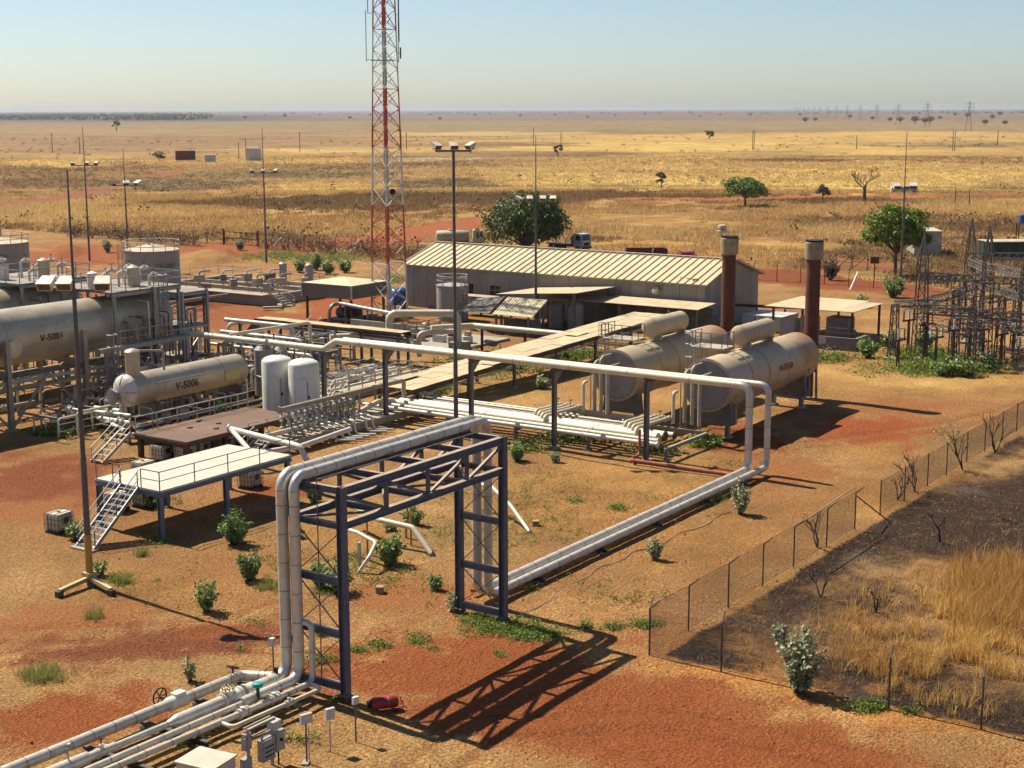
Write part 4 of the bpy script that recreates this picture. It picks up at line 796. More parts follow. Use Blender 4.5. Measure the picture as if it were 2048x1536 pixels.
# ------------------------------------------------------------------ covered pipe racks
def covered(name, lab, n, pt, w, wdir, legs, cols=3):
    r = thing(name, lab, 'covered rack', (*pt(.5)[:2], 0)); rnd_ = random.Random(len(lab))
    for i in range(n):
        for c in range(cols):
            a, b = V(pt(i / n)), V(pt((i + 1) / n)); d = V(wdir) * (w / cols); o = V(wdir) * (w * (c / cols - .5)); g_ = .015; dz = V((0, 0, rnd_.uniform(0, .05) + (.12 if rnd_.random() < .06 else 0)))
            e = (b - a).normalized() * .008
            p = [a + o + e + V(wdir) * g_, b + o - e + V(wdir) * g_, b + o + d - e - V(wdir) * g_, a + o + d + e - V(wdir) * g_]
            p = [q_ + dz for q_ in p]; z = V((0, 0, -.03)); m_ = MB()
            m_.add(p + [q_ + z for q_ in p], [(0, 1, 2, 3), (7, 6, 5, 4), (0, 4, 5, 1), (1, 5, 6, 2), (2, 6, 7, 3), (3, 7, 4, 0)] if (b - a).cross(d).z > 0 else [(3, 2, 1, 0), (4, 5, 6, 7), (1, 5, 4, 0), (2, 6, 5, 1), (3, 7, 6, 2), (0, 4, 7, 3)]).build('cover_plate', 'cover_plate', r, False)
    for s in (-.5, .5):
        o = V(wdir) * (w * s * .96); MB().ibeam(V(pt(0)) + o - V((0, 0, .22)), V(pt(1)) + o - V((0, 0, .22)), .14, .3).build('side_beam', 'steel_dark', r)
        for t_ in np.linspace(.02, .98, legs):
            p = V(pt(t_)) + o; MB().ibeam((p.x, p.y, 0), (p.x, p.y, p.z - .35), .2, .2, (0, 1, 0)).build('leg', 'steel_grey', r); MB().box((p.x, p.y, .04), (.42, .42, .14)).build('footing', 'concrete', r)
    for k in range(4):
        o = V(wdir) * (w * (-.35 + .23 * k)); MB().cyl(V(pt(0)) + o - V((0, 0, .75)), V(pt(1)) + o - V((0, 0, .75)), .09, 10).build('inner_pipe', ('pipe_white', 'steel_cream', 'steel_grey', 'pipe_cream')[k], r)
    for t_ in np.linspace(.02, .98, legs):
        p = V(pt(t_)); d = V(wdir) * w * .48; MB().bar(p - d - V((0, 0, .9)), p + d - V((0, 0, .9)), .14).build('cross_beam', 'steel_grey', r)
    return r
covered('covered_rack', 'long rack roofed with tan plates rising from the walkway towards the shed', 19, lambda t_: (88.5 + 41 * t_, 71.3, 2.0 + 1.1 * t_), 4.0, (0, 1, 0), 7)
r2 = covered('covered_rack', 'narrow dark sided rack with tan cover plates left of the shed', 9, lambda t_: (106.2, 101.8 - 18 * t_, 3.1), 1.5, (1, 0, 0), 5, 1)
MB().add([(105.4, 101.8, 3.1), (107.0, 101.8, 3.1), (107.0, 104.6, .1), (105.4, 104.6, .1), (105.4, 101.8, 2.6), (107.0, 101.8, 2.6), (107.0, 104.0, .1), (105.4, 104.0, .1)], [(0, 1, 2, 3), (7, 6, 5, 4), (0, 3, 7, 4), (1, 5, 6, 2)]).build('sloping_end', 'steel_dark', r2, False)
# ------------------------------------------------------------------ two white vertical tanks
for x, y, lab in ((81.0, 76.15, 'left of the two white upright tanks with a stained side'), (81.0, 73.5, 'right of the two white upright tanks with a gauge tube')):
    r = thing('upright_tank', lab, 'tank', (x, y, 0), 'white upright tanks'); Rr = 1.14
    MB().lathe((x, y, .45), (0, 0, 1), [(0, .9), (.02, Rr), (4.2, Rr)] + [(4.2 + d, q_) for d, q_ in dish(Rr, .42, 6)][1:], 40).build('shell', 'tank_white', r)
    MB().lathe((x, y, 0), (0, 0, 1), [(0, .95), (.45, .95)], 24).build('skirt', 'tank_white', r)
    MB().tube([(x - .7, y - .98, .9), (x - .7, y - .98, 3.5), (x - .55, y - .9, 3.6)], .025, 6).build('gauge_tube', 'steel_grey', r)
    MB().lathe((x - .95, y - .75, 3.6), (-.78, -.62, 0), [(0, .16), (.12, .16), (.13, .22), (.2, .22)], 12).build('nozzle', 'tank_white', r)
    MB().tube([(x, y, 5.05), (x, y, 5.3), (x + .15, y - .2, 5.35), (x + .1, y - .35, 5.2)], .05, 6).build('vent', 'steel_grey', r)
    for z in (1.1, 2.4): MB().box((x - .62, y - 1.02, z), (.16, .1, .2), .7).build('instrument', 'iron', r)
# ------------------------------------------------------------------ valve manifold skid
sk = thing('manifold_skid', 'long cream skid of small valves, curved pipes and a big top header', 'manifold skid', (80.5, 69.8, 0))
MB().span((73.0, 68.4, .35), (88.2, 68.55, .8)).build('skid_beam', 'steel_cream', sk); MB().span((73.0, 71.2, .35), (88.2, 71.35, .8)).build('skid_beam', 'steel_cream', sk)
for i in range(19): MB().span((73.05 + i * .8, 68.56, .72), (73.05 + i * .8 + .5, 71.19, .78)).build('grating_bar', 'steel_cream', sk)
for x in (73.2, 78, 83, 88): 
    for y in (68.5, 71.2): MB().box((x, y, .17), (.3, .3, .36)).build('foot', 'concrete', sk)
pipe(sk, [(74.6, 69.9, 2.75), (88.2, 69.9, 2.75), (88.2, 69.9, .8)], .17, 'steel_cream', .3, 14)
MB().lathe((74.5, 69.9, 2.75), (-1, 0, 0), [(0, .17), (.01, .26), (.1, .26), (.12, .1)], 14).build('end_flange', 'steel_cream', sk)
pipe(sk, [(72.0, 69.4, 1.35), (76.5, 69.4, 1.35)], .15, 'pipe_cream', .3, 12)
rs = random.Random(4)
for i in range(13):
    x = 75.1 + i * .62
    for y in (69.55, 70.3):
        m_ = ('galv', 'steel_cream', 'box_grey')[rs.randrange(3)]
        MB().cyl((x, y, .8), (x, y, 2.6), .07, 8).build('dropper', m_, sk)
        for z in (1.25, 2.0):
            MB().lathe((x, y, z - .2), (0, 0, 1), [(0, .08), (.02, .16), (.07, .16), (.09, .1), (.2, .14), (.31, .1), (.33, .16), (.38, .16), (.4, .08)], 10).build('valve_body', ('pipe_white', 'galv', 'steel_cream')[rs.randrange(3)], sk)
            MB().cyl((x, y, z), (x - .02, y - .32, z + .05), .025, 5).build('stem', 'iron', sk); MB().torus((x - .02, y - .33, z + .05), (0, 1, .1), .12, .02, 10, 4).build('handwheel', rs.choice(('iron', 'rail', 'steel_cream')), sk)
for i in range(6):
    x = 77.9 + i * .75 + (.5 if i > 3 else 0)
    pipe(sk, [(x, 69.2, 1.25), (x, 68.1, 1.2), (x, 67.9, .25), (x + 1.0, 66.9, .2)], .085, 'pipe_white', .35, 10)
for i in range(9): MB().bar((75 + i * .75, 68.6, .82), (75.6 + i * .75, 69.4, .86), .14, .05).build('channel', 'cover_plate', sk)
pipe(sk, [(83.5, 70.3, 1.1), (85.6, 70.3, 1.5), (86.9, 70.0, 1.4), (87.3, 69.6, .9)], .19, 'pipe_cream', .5, 12)
rail(sk, [(73.1, 71.5, .78), (78.5, 71.5, .78)], 'rail_cream', 1.1, 1.8, .05); stairs(sk, (73.0, 70.2, .8), (71.6, 70.2, .05), 1.4, 'steel_cream', 3, (0, 1, 0), True, 'rail_cream')
for px, py, m_ in ((800, 792, 'pipe_white'), (838, 800, 'pipe_white'), (862, 795, 'pipe_white'), (848, 812, 'pipe_cream')):
    p = P(px, py, .9); valve(sk, p, (0, 1, 0), .14, m_, True, 'steel_rust', .7)
dp = thing('discharge_pipe', 'pair of bent white pipes reaching from the manifold over to the pale deck', 'pipe', P(540, 900))
pipe(dp, [P(462, 858, 2.2), P(600, 893, 2.0), P(628, 950, .2)], .19, 'pipe_white', .5, 14)
pipe(dp, [P(462, 858, 2.2), P(505, 908, 1.2), P(600, 893, 1.2), P(700, 858, 1.3)], .17, 'pipe_white', .4, 14)
MB().lathe(P(460, 857, 2.2), (-.3, 1, 0), [(-.1, .2), (0, .3), (.1, .3)], 14).build('flange', 'pipe_white', dp)
# ------------------------------------------------------------------ small walkway with stairs over the pipes
wk = thing('pipe_walkway', 'cream crossover walkway with railings and a stair at each end', 'walkway', (92, 75, 0))
WX0, WX1, WY0, WY1, WZ = 86.2, 95.6, 73.6, 75.0, 1.75
MB().span((WX0, WY0, WZ - .32), (WX1, WY0 + .12, WZ)).build('side_beam', 'steel_cream', wk); MB().span((WX0, WY1 - .12, WZ - .32), (WX1, WY1, WZ)).build('side_beam', 'steel_cream', wk)
for i in range(10): MB().span((WX0 + i * .94 + .01, WY0 + .13, WZ - .05), (WX0 + i * .94 + .93, WY1 - .13, WZ - .005)).build('deck_plate', 'cover_plate', wk)
for x in (WX0 + .2, (WX0 + WX1) / 2, WX1 - .2):
    for y in (WY0 + .06, WY1 - .06): MB().bar((x, y, 0), (x, y, WZ - .32), .14).build('leg', 'steel_cream', wk)
for y in (WY0, WY1): rail(wk, [(WX0, y, WZ), (WX1, y, WZ)], 'rail_cream', 1.05, 1.5, .05)
stairs(wk, (WX0, 74.3, WZ), (84.0, 74.3, .05), 1.3, 'rail_cream', 7, (0, 1, 0), True, 'rail_cream'); stairs(wk, (WX1, 74.3, WZ), (98.2, 74.3, .05), 1.3, 'steel_cream', 7, (0, 1, 0), True, 'rail')
# pump and valve skid behind the walkway
ps = thing('pump_skid', 'low skid of white pipes, valves and small pumps behind the crossover walkway', 'pump skid', (95, 80.5, 0))
MB().span((88.5, 77.4, .0), (101, 83.4, .45)).build('slab', 'concrete', ps)
for i, y in enumerate((78.1, 79.3, 80.5, 81.7, 82.8)):
    z = .95 + .1 * (i % 2); MB().cyl((89, y, z), (100.4, y, z), (.16, .13, .18, .12, .15)[i], 12).build('pipe_section', ('pipe_white', 'pipe_cream', 'pipe_white', 'steel_cream', 'pipe_white')[i], ps)
    for x in (90.6 + .4 * i, 94.2, 97.8 - .3 * i): valve(ps, (x, y, z), (1, 0, 0), .16, 'pipe_white', True, rs.choice(('iron', 'steel_rust', 'rail')), .6)
    for x in (89.6, 94.8, 99.8): MB().bar((x, y, .4), (x, y, z - .1), .1).build('support', 'steel_grey', ps)
for x, y in ((92.4, 78.7), (96, 80), (99.2, 81.2)):
    MB().lathe((x, y, 1.35), (1, 0, 0), [(0, .12), (.02, .28), (.7, .28), (.72, .12)], 14).build('motor', rs.choice(('steel_cream', 'box_grey')), ps); MB().box((x + .35, y, .95), (.8, .5, .3)).build('motor_base', 'steel_grey', ps)
rail(ps, [(88.6, 83.3, .45), (101, 83.3, .45), (101, 77.5, .45)], 'rail_cream', 1.1, 2, .05)
rail(ps, [(88.6, 77.5, .45), (88.6, 83.3, .45)], 'rail_cream', 1.1, 2, .05)
# ------------------------------------------------------------------ vessel V-5006 on its skid
v6 = thing('separator_vessel', 'smaller horizontal steel vessel lettered V-5006 with domed end, on its skid', 'vessel', (77.5, 81.5, 0), 'horizontal separator vessels')
y0, z0, Rr = 81.5, 3.42, 1.16
MB().lathe((71.2, y0, z0), (1, 0, 0), [(0, Rr), (11.0, Rr)] + [(11.0 + d, q_) for d, q_ in dish(Rr, .45, 6)][1:], 40).build('shell', 'vessel', v6)
MB().lathe((71.2, y0, z0), (-1, 0, 0), [(0, Rr + .02)] + [(d, q_ + .02) for d, q_ in dish(Rr, .55, 7)][1:], 40).build('domed_head', 'pipe_white', v6)
for k in range(8):
    t_ = k * .785; MB().tube([(71.2 - .56 * Rr * math.sin(a_), y0 + (Rr * math.cos(a_) + .035) * math.cos(t_), z0 + (Rr * math.cos(a_) + .035) * math.sin(t_)) for a_ in np.linspace(.05, 1.2, 6)], .02, 5).build('head_seam', 'clad_band', v6)
MB().lathe((70.6, y0 + .35, z0 - .35), (-1, .2, 0), [(0, .42), (.3, .42), (.31, .58), (.42, .58), (.43, .5)], 20).build('manway', 'galv', v6)
for k in range(14):
    t_ = k * .449; MB().cyl((70.17, y0 + .43 + .53 * math.cos(t_), z0 - .35 + .53 * math.sin(t_)), (70.1, y0 + .45 + .53 * math.cos(t_), z0 - .35 + .53 * math.sin(t_)), .04, 5).build('bolt', 'steel_grey', v6)
for x in (73.2, 76.0, 79.8): MB().cyl((x, y0, z0), (x + .07, y0, z0), Rr + .02, 40).build('band', 'vessel', v6)
MB().span((73.0, y0 - 1.19, z0 + .35), (78.5, y0 - 1.08, z0 + .43)).build('drip_rail', 'steel_cream', v6)
MB().box((80.6, y0 - 1.18, z0 - .1), (1.6, .04, .7)).build('name_plate', 'yellow_pale', v6)
text_on_x(v6, 'V-5006', .74, 75.9, y0, z0, Rr, -.12, 'letter', 1.05)
MB().lathe((71.9, y0, z0 + .9), (0, 0, 1), [(0, .52), (1.75, .52), (1.77, .56), (1.82, .56), (1.95, .45), (2.05, .1)], 24).build('gas_dome', 'vessel', v6)
pipe(v6, [(71.9, y0, 5.4), (71.9, y0, 6.2), (74.0, y0 - .9, 6.0), (74.0, y0 - .9, 4.6)], .09, 'steel_cream', .2, 8)
for x in (73.4, 81.8):
    MB().box((x, y0, 1.65), (.3, 2.0, 1.2)).build('saddle', 'steel_grey', v6)
for y in (80.1, 82.9): MB().ibeam((69.5, y, .9), (86, y, .9), .2, .35).build('skid_beam', 'steel_dark', v6)
for x in (70, 74, 78, 82, 85.6):
    MB().ibeam((x, 80.1, .9), (x, 82.9, .9), .18, .3).build('skid_cross', 'steel_dark', v6)
    for y in (80.1, 82.9): MB().bar((x, y, 0), (x, y, .75), .2).build('skid_leg', 'steel_cream', v6)
for i in range(10):        # level and control pipework along the front of the skid
    x = 71.5 + i * 1.45 + rs.uniform(-.2, .2); yy = 79.9 - rs.uniform(0, .7); zt = rs.uniform(1.7, 2.9)
    pipe(v6, [(x, yy, .3), (x, yy, zt), (x + rs.uniform(-.3, .3), y0 - 1.0, zt + .1)], rs.choice((.06, .08, .1)), rs.choice(('steel_cream', 'galv', 'pipe_white', 'steel_grey')), .2, 8)
    if i % 2 == 0: valve(v6, (x + .7, yy, 1.2), (1, 0, 0), .11, rs.choice(('pipe_white', 'galv')), True, rs.choice(('iron', 'teal', 'steel_rust')), .5)
for x, w, m_ in ((74.8, .9, 'box_grey'), (78.3, .5, 'green_pipe'), (84.8, .9, 'green_dark'), (73.2, .5, 'galv')): MB().box((x, 79.7, 1.35), (w, .4, .8)).build('instrument_box', m_, v6)
for y, z in ((79.6, 1.15), (79.2, .8)): MB().cyl((70, y, z), (86.5, y, z), .08, 8).build('skid_pipe', 'pipe_cream', v6)
for x in (83.0, 86.4, 87.6): 
    for y in (79.3, 82.6): MB().bar((x, y, 0), (x, y, 5.4), .1).build('frame_post', 'rail', v6)
for x in (83.0, 86.4, 87.6): MB().bar((x, 79.3, 5.3), (x, 82.6, 5.3), .1).build('frame_beam', 'rail', v6)
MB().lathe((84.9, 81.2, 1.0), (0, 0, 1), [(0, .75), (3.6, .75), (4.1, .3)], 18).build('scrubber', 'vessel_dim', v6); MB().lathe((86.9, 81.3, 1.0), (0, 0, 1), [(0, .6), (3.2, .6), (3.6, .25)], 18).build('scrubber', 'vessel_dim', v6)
pipe(v6, [(82.3, 82.2, 6.0), (88.6, 79.6, 6.4), (88.6, 79.6, 4.9)], .13, 'pipe_cream', .3, 10)
cr = thing('valve_cluster', 'cluster of white pipes and valves on short stands left of the domed vessel', 'valves', P(215, 840))
for i, (px, py, px2, py2, z) in enumerate(((178, 822, 262, 832, 1.3), (200, 836, 285, 850, 1.1), (190, 815, 240, 822, 1.5), (262, 870, 300, 862, .7), (190, 832, 250, 862, .9))):
    pipe(cr, [P(px, py, z), P(px2, py2, z)], .16, 'pipe_white', .3, 12); p = P((px + px2) / 2, (py + py2) / 2, z); valve(cr, p, (P(px2, py2, z) - P(px, py, z)), .16, 'pipe_white', i != 3, 'steel_rust', .5); MB().bar((p.x, p.y, 0), p, .12).build('stand', 'pipe_white', cr)
# ------------------------------------------------------------------ big vessels on the steel structure, far left
def big_vessel(y0, lab, front, txt=None):
    r = thing('separator_vessel', lab, 'vessel', (74, y0, 0), 'horizontal separator vessels'); z0, Rr = 6.45, 2.12
    MB().lathe((58.5, y0, z0), (1, 0, 0), [(-.9, .8), (-.5, 1.6), (0, Rr), (26.0, Rr)] + [(26 + d, q_) for d, q_ in dish(Rr, .4, 6)][1:], 48).build('shell', 'vessel', r)
    for x in (68.6, 78.2, 82.5): MB().cyl((x, y0, z0), (x + .1, y0, z0), Rr + .03, 48).build('band', 'vessel', r)
    if txt:
        text_on_x(r, txt, .68, 72.5, y0, z0, Rr, -.05, 'letter', 1.1)
        MB().lathe((68.8, y0 - 1.95, z0 - .5), (0, -1, 0), [(0, .5), (.5, .5), (.51, .68), (.62, .68), (.64, .58)], 22).build('manway', 'vessel', r)
    return r
def vessel_frame(y0, lab, n):
    r = thing('vessel_structure', lab, 'steel structure', (74, y0, 0), 'vessel support structures'); ys = (y0 - 2.7, y0 + 2.7)
    for x in (61, 68.0, 75.0, 82.2):
        for y in ys:
            MB().ibeam((x, y, .1), (x, y, 6.6 if x < 82 else 9.2), .36, .36, (0, 1, 0)).build('column', 'steel_cream', r); MB().box((x, y, .06), (.7, .7, .22)).build('footing', 'concrete', r)
        MB().ibeam((x, ys[0], 4.15), (x, ys[1], 4.15), .25, .4).build('cross_beam', 'steel_cream', r)
    for y in ys:
        for z in (4.0, 3.1): MB().ibeam((58, y, z), (83, y, z), .22, .36 if z > 4 else .24).build('long_beam', 'steel_grey' if z > 3.5 else 'steel_cream', r)
    for x in (61, 68.0, 75.0):
        for s in (1, -1):
            MB().bar((x + (.2 if s > 0 else 6.8), ys[0], .3), (x + 3.5, ys[0], 3.9), .14).build('diagonal_brace', 'steel_cream', r)
    # lower and upper walkways
    MB().span((75.4, ys[0] - 1.3, 5.05), (84.6, ys[0] - .1, 5.15)).build('walkway_deck', 'steel_cream', r); MB().ibeam((75.4, ys[0] - 1.25, 4.93), (84.6, ys[0] - 1.25, 4.93), .12, .24).build('walkway_beam', 'galv', r)
    rail(r, [(77.4, ys[0] - 1.3, 5.15), (84.6, ys[0] - 1.3, 5.15), (84.6, ys[0], 5.15)], 'galv', 1.15, 1.8, .06)
    for x in (76.0, 80.5, 84.4): MB().bar((x, ys[0] - 1.2, 0), (x, ys[0] - 1.2, 4.85), .18).build('walkway_post', 'galv', r); MB().bar((x, ys[0] - 1.2, 3.6), (x + 1.3, ys[0] - 1.2, 4.85), .08).build('knee_brace', 'galv', r)
    ladder(r, (76.4, ys[0] - 1.35, 0), .3, 5.2, (0, -1, 0), 'galv', .55)
    MB().span((78.0, y0 - 2.6, 9.0), (85.2, y0 + 4.9, 9.12)).build('upper_deck', 'steel_grey', r)  # widened on the sun side, past its rail, to shade the vessel
    for y in (y0 - 2.55, y0 + 2.55): MB().ibeam((78, y, 8.86), (85.2, y, 8.86), .14, .26).build('upper_beam', 'galv', r)
    rail(r, [(78.0, y0 + 2.6, 9.12), (78.0, y0 - 2.6, 9.12), (85.2, y0 - 2.6, 9.12), (85.2, y0 + 2.6, 9.12), (78, y0 + 2.6, 9.12)], 'galv', 1.1, 1.5, .06)
    for p in ((78.3, y0 - 2.5), (85.0, y0 - 2.5), (85, y0 + 2.5)): MB().bar((*p, 5.1), (*p, 8.8), .2).build('upper_post', 'galv', r)
    ladder(r, (83.0, y0 - 2.7, 0), 5.2, 9.1, (0, -1, 0), 'galv', .5)
    rs_ = random.Random(n)
    for k in range(6):
        x = 79 + k * 1.05; yy = y0 + rs_.uniform(-1.4, 1.6); h = rs_.uniform(.8, 1.7)
        pipe(r, [(x, yy, 8.6), (x, yy, 9.1 + h), (x + .7, yy - .3, 9.1 + h)], .11, 'pipe_white', .2, 8); valve(r, (x + .35, yy - .15, 9.1 + h), (1, -.4, 0), .12, 'pipe_white', True, 'iron', .5)
    MB().lathe((79.4, y0 + 1.2, 9.12), (0, 0, 1), [(0, .42), (1.2, .42), (1.35, .1)], 16).build('pot', 'pipe_white', r); MB().lathe((82.2, y0 - .4, 9.12), (0, 0, 1), [(0, .5), (1.5, .5), (1.7, .1)], 16).build('pot', 'vessel', r)
    for k in range(16):      # pipework under and beside the vessel
        x = 69 + k * 1.0; yy = ys[0] + rs_.uniform(.3, 4.5); z = rs_.uniform(1.0, 3.6)
        pipe(r, [(x, yy, .3), (x, yy, z), (x + rs_.uniform(1.5, 4), yy, z)], rs_.choice((.08, .1, .13)), rs_.choice(('pipe_white', 'steel_cream', 'steel_grey', 'pipe_cream')), .25, 8)
        if k % 3 == 0: valve(r, (x + 1, yy, z), (1, 0, 0), .14, 'pipe_white', True, 'iron', .5)
    for k in range(9):
        x = 79.5 + k * .62; z = rs_.uniform(5.6, 8.3); yy = ys[0] + rs_.uniform(-.6, .3)
        pipe(r, [(x, yy, 1.0), (x, yy, z), (x + .1, y0 - 1.6, z)], rs_.choice((.05, .07, .1)), rs_.choice(('galv', 'steel_grey', 'steel_dark', 'pipe_white')), .2, 8)
    stairs(r, (76.2, ys[0] + .6, 1.6), (73.8, ys[0] + .6, .05), 1.2, 'steel_grey', 6, (0, 1, 0), True, 'rail'); MB().span((76.2, ys[0] - .1, 1.45), (80, ys[0] + 1.3, 1.6)).build('landing', 'steel_grey', r); rail(r, [(76.2, ys[0] - .1, 1.6), (80, ys[0] - .1, 1.6)], 'rail', 1.1, 1.3, .06)
    MB().cyl((57, ys[0] + .9, 3.35), (80, ys[0] + .9, 3.35), .14, 12).build('long_pipe', 'pipe_white', r)
    return r
big_vessel(93.0, 'big horizontal vessel lettered V-5001 on the steel structure at the left edge', True, 'V-5001'); vessel_frame(93.0, 'steel frame with walkways and ladders under the lettered big vessel', 1)
big_vessel(104.0, 'second big vessel, mostly shaded, behind the lettered one at the left edge', True); vessel_frame(104.0, 'steel frame with upper deck behind the lettered big vessel', 2)
# access tower right of the big vessel
at_ = thing('access_tower', 'narrow steel tower of ladders and pipes right of the lettered big vessel', 'steel structure', (88, 94, 0))
for p in ((86.4, 91.6), (89.2, 91.6), (89.2, 95.0), (86.4, 95.0)): MB().ibeam((*p, 0), (*p, 8.3), .22, .22, (0, 1, 0)).build('column', 'galv', at_)
for z in (2.8, 5.4, 8.2):
    MB().span((86.3, 91.5, z - .1), (89.3, 95.1, z)).build('landing', 'steel_grey', at_); rail(at_, [(86.4, 95, z), (86.4, 91.6, z), (89.2, 91.6, z), (89.2, 95, z)], 'galv', 1.05, 1.6, .05) if z < 8 else None
    for a_, b_ in (((86.4, 91.6), (89.2, 91.6)), ((86.4, 91.6), (86.4, 95))): MB().bar((*a_, z - .2), (*b_, z - .2), .18).build('beam', 'galv', at_)
for k in range(7):
    x = 86.2 + k * .5; MB().cyl((x, 92 + (k % 3) * .9, .2), (x, 92 + (k % 3) * .9, 4 + k * .6), .09, 8).build('riser', ('steel_dark', 'pipe_white', 'steel_grey')[k % 3], at_)
# group of lines running from the tower towards the racks
for i, (y_, x_, z_, r_, L_, lab) in enumerate(((88.0, 91.5, 4.3, .16, 8, 'upper white pipe running right from the access tower'), (86.5, 89.8, 3.5, .13, 10, 'lower white pipe running right from the access tower'), (92.0, 95.5, 4.6, .19, 7, 'thick white pipe with downward elbow behind the access tower'))):
    t_ = thing('white_pipe', lab, 'pipe', (x_, y_, 0), 'white pipes by the tower')
    pipe(t_, [(x_, y_ + L_ * .55, z_), (x_, y_ - L_ * .6, z_), (x_, y_ - L_ * .6, .2)], r_, 'pipe_white', .5, 12)
    for s in (.3, -.4): MB().bar((x_, y_ + L_ * s, 0), (x_, y_ + L_ * s, z_ - r_), .16).build('support', 'steel_rust', t_)
t_ = thing('white_pipe', 'white pipe standing up and bending behind the dark sided rack', 'pipe', (102.5, 101, 0), 'white pipes by the tower'); pipe(t_, [(103.2, 103.2, .1), (103.2, 103.2, 2.7), (104.4, 102.2, 2.7)], .17, 'pipe_white', .4, 12)

# ------------------------------------------------------------------ instrument and valve stations between the vessels and the racks
for nm, lab, X0_, X1_, Y0_, Y1_, zz_, n_, sd_ in (('valve_station', 'crowded station of small pipes, valves and posts behind the lettered smaller vessel', 87.5, 97.5, 84.0, 91.0, 4.2, 36, 3), ('valve_station', 'crowded pipework between the big vessels and the domed vessel', 75.5, 87, 84.6, 88.6, 3.6, 34, 5), ('valve_station', 'pipework and valves in front of the left legs of the big vessel frame', 67.5, 75.5, 84.6, 88.8, 2.4, 22, 12), ('valve_station', 'tall bank of risers and platforms behind the access tower', 84.5, 93.5, 96.5, 103.5, 6.4, 26, 14), ('valve_station', 'low pipework and valves left of the narrow covered rack', 96, 104, 88, 97, 2.0, 16, 8)):
    r = thing(nm, lab, 'valves', ((X0_ + X1_) / 2, (Y0_ + Y1_) / 2, 0), 'valve stations'); q = random.Random(sd_)
    for k in range(n_):
        x, y, z = q.uniform(X0_, X1_), q.uniform(Y0_, Y1_), q.uniform(.8, zz_); ax_ = k % 2; L_ = q.uniform(1.5, 4.5); e_ = (min(x + L_, X1_), y, z) if ax_ else (x, min(y + L_, Y1_), z); rr_ = q.choice((.06, .08, .11, .14))
        pipe(r, [(x, y, .1), (x, y, z), e_, (e_[0], e_[1], .1)], rr_, q.choice(('pipe_white', 'pipe_cream', 'steel_cream', 'galv', 'steel_grey')), .22, 8)
        if k % 2 == 0: valve(r, ((x + e_[0]) / 2, (y + e_[1]) / 2, z), (e_[0] - x, e_[1] - y, 0), rr_ * 1.3, q.choice(('pipe_white', 'steel_cream')), True, q.choice(('iron', 'steel_rust', 'rail')), .5)
        if k % 3 == 0: MB().bar((x + .4, y + .3, 0), (x + .4, y + .3, z + q.uniform(.3, 1.6)), .12).build('post', q.choice(('steel_grey', 'galv', 'steel_rust')), r)
        if k % 5 == 0: MB().box((x + .5, y - .3, q.uniform(.9, 2)), (.5, .3, .6)).build('instrument_box', q.choice(('box_grey', 'box_white', 'steel_grey')), r)
    for xx in (X0_, (X0_ + X1_) / 2, X1_): MB().bar((xx, Y0_, zz_ * .7), (xx, Y1_, zz_ * .7), .14).build('beam', 'steel_grey', r)
    rail(r, [(X0_, Y0_, .1), (X1_, Y0_, .1)], 'rail', 1.1, 2, .05)
# ------------------------------------------------------------------ long shed
BX0, BX1, BY0, BY1, BE, BRG = 140.0, 153.0, 70.8, 110.2, 5.0, 7.05
bd = thing('long_shed', 'long grey sheet metal shed with ribbed cream roof behind the plant', 'building', ((BX0 + BX1) / 2, (BY0 + BY1) / 2, 0))
nW = 40; dy = (BY1 - BY0) / nW
rb = random.Random(2)
wb = MB().span((BX0 + .1, BY0 + .1, 0), (BX1 - .1, BY1 - .1, BE - .05)).build('wall_core', 'wall_sheet', bd)
win = {k: 1 for k in ()}
for i in range(nW):
    y = BY0 + i * dy; MB().span((BX0 - .02 - (i % 2) * .025, y + .01, 0), (BX0 + .06, y + dy - .01, BE - .02)).build('wall_panel', 'wall_sheet', bd, False)
for i in range(13):
    x = BX0 + i; 
    zt = lambda xx: BE + (BRG - BE) * (1 - abs(xx - (BX0 + BX1) / 2) / ((BX1 - BX0) / 2)) - .1
    for yy, s in ((BY0, -1), (BY1, 1)):
        a0, a1 = yy - .02 * (1 + i % 2), yy + .04; b = MB(); p = [(x + .01, zt(x + .01)), (x + .99, zt(x + .99))]
        b.add([(p[0][0], a0, 0), (p[1][0], a0, 0), (p[1][0], a0, p[1][1]), (p[0][0], a0, p[0][1]), (p[0][0], a1, 0), (p[1][0], a1, 0), (p[1][0], a1, p[1][1]), (p[0][0], a1, p[0][1])], [(0, 1, 2, 3), (7, 6, 5, 4), (0, 3, 7, 4), (1, 5, 6, 2), (3, 2, 6, 7)]).build('wall_panel', 'wall_sheet', bd, False)
nR = 44; ry0, ry1 = BY0 - .5, BY1 + .5; dr = (ry1 - ry0) / nR; xm = (BX0 + BX1) / 2
for s, xe in ((-1, BX0 - .45), (1, BX1 + .45)):
    ze = BE - .02
    for i in range(nR):
        y = ry0 + i * dr; dn = V((-(BRG - ze) * s, 0, (xm - xe) * -s)).normalized(); up_ = V((s * (BRG - ze) / 6.95, 0, 1)).normalized()
        A1, A2 = V((xe, 0, ze)), V((xm, 0, BRG)); prf = [(0, 0), (dr * .80, 0), (dr * .86, .12), (dr * .93, .12), (dr * .995, 0)]
        v_ = [A + V((0, y + a_, 0)) + up_ * h for A in (A1, A2) for a_, h in prf]; n = len(prf)
        f = [(k, n + k, n + k + 1, k + 1) for k in range(n - 1)]
        if s > 0: f = [q_[::-1] for q_ in f]
        MB().add(v_, f).build('roof_sheet', 'roof_sheet', bd, False)
    MB().bar((xe - .02 * -s, ry0, ze - .06), (xe - .02 * -s, ry1, ze - .06), .06, .14).build('gutter', 'trim', bd)
MB().bar((xm, ry0, BRG + .1), (xm, ry1, BRG + .1), .5, .06).build('ridge_cap', 'trim', bd)
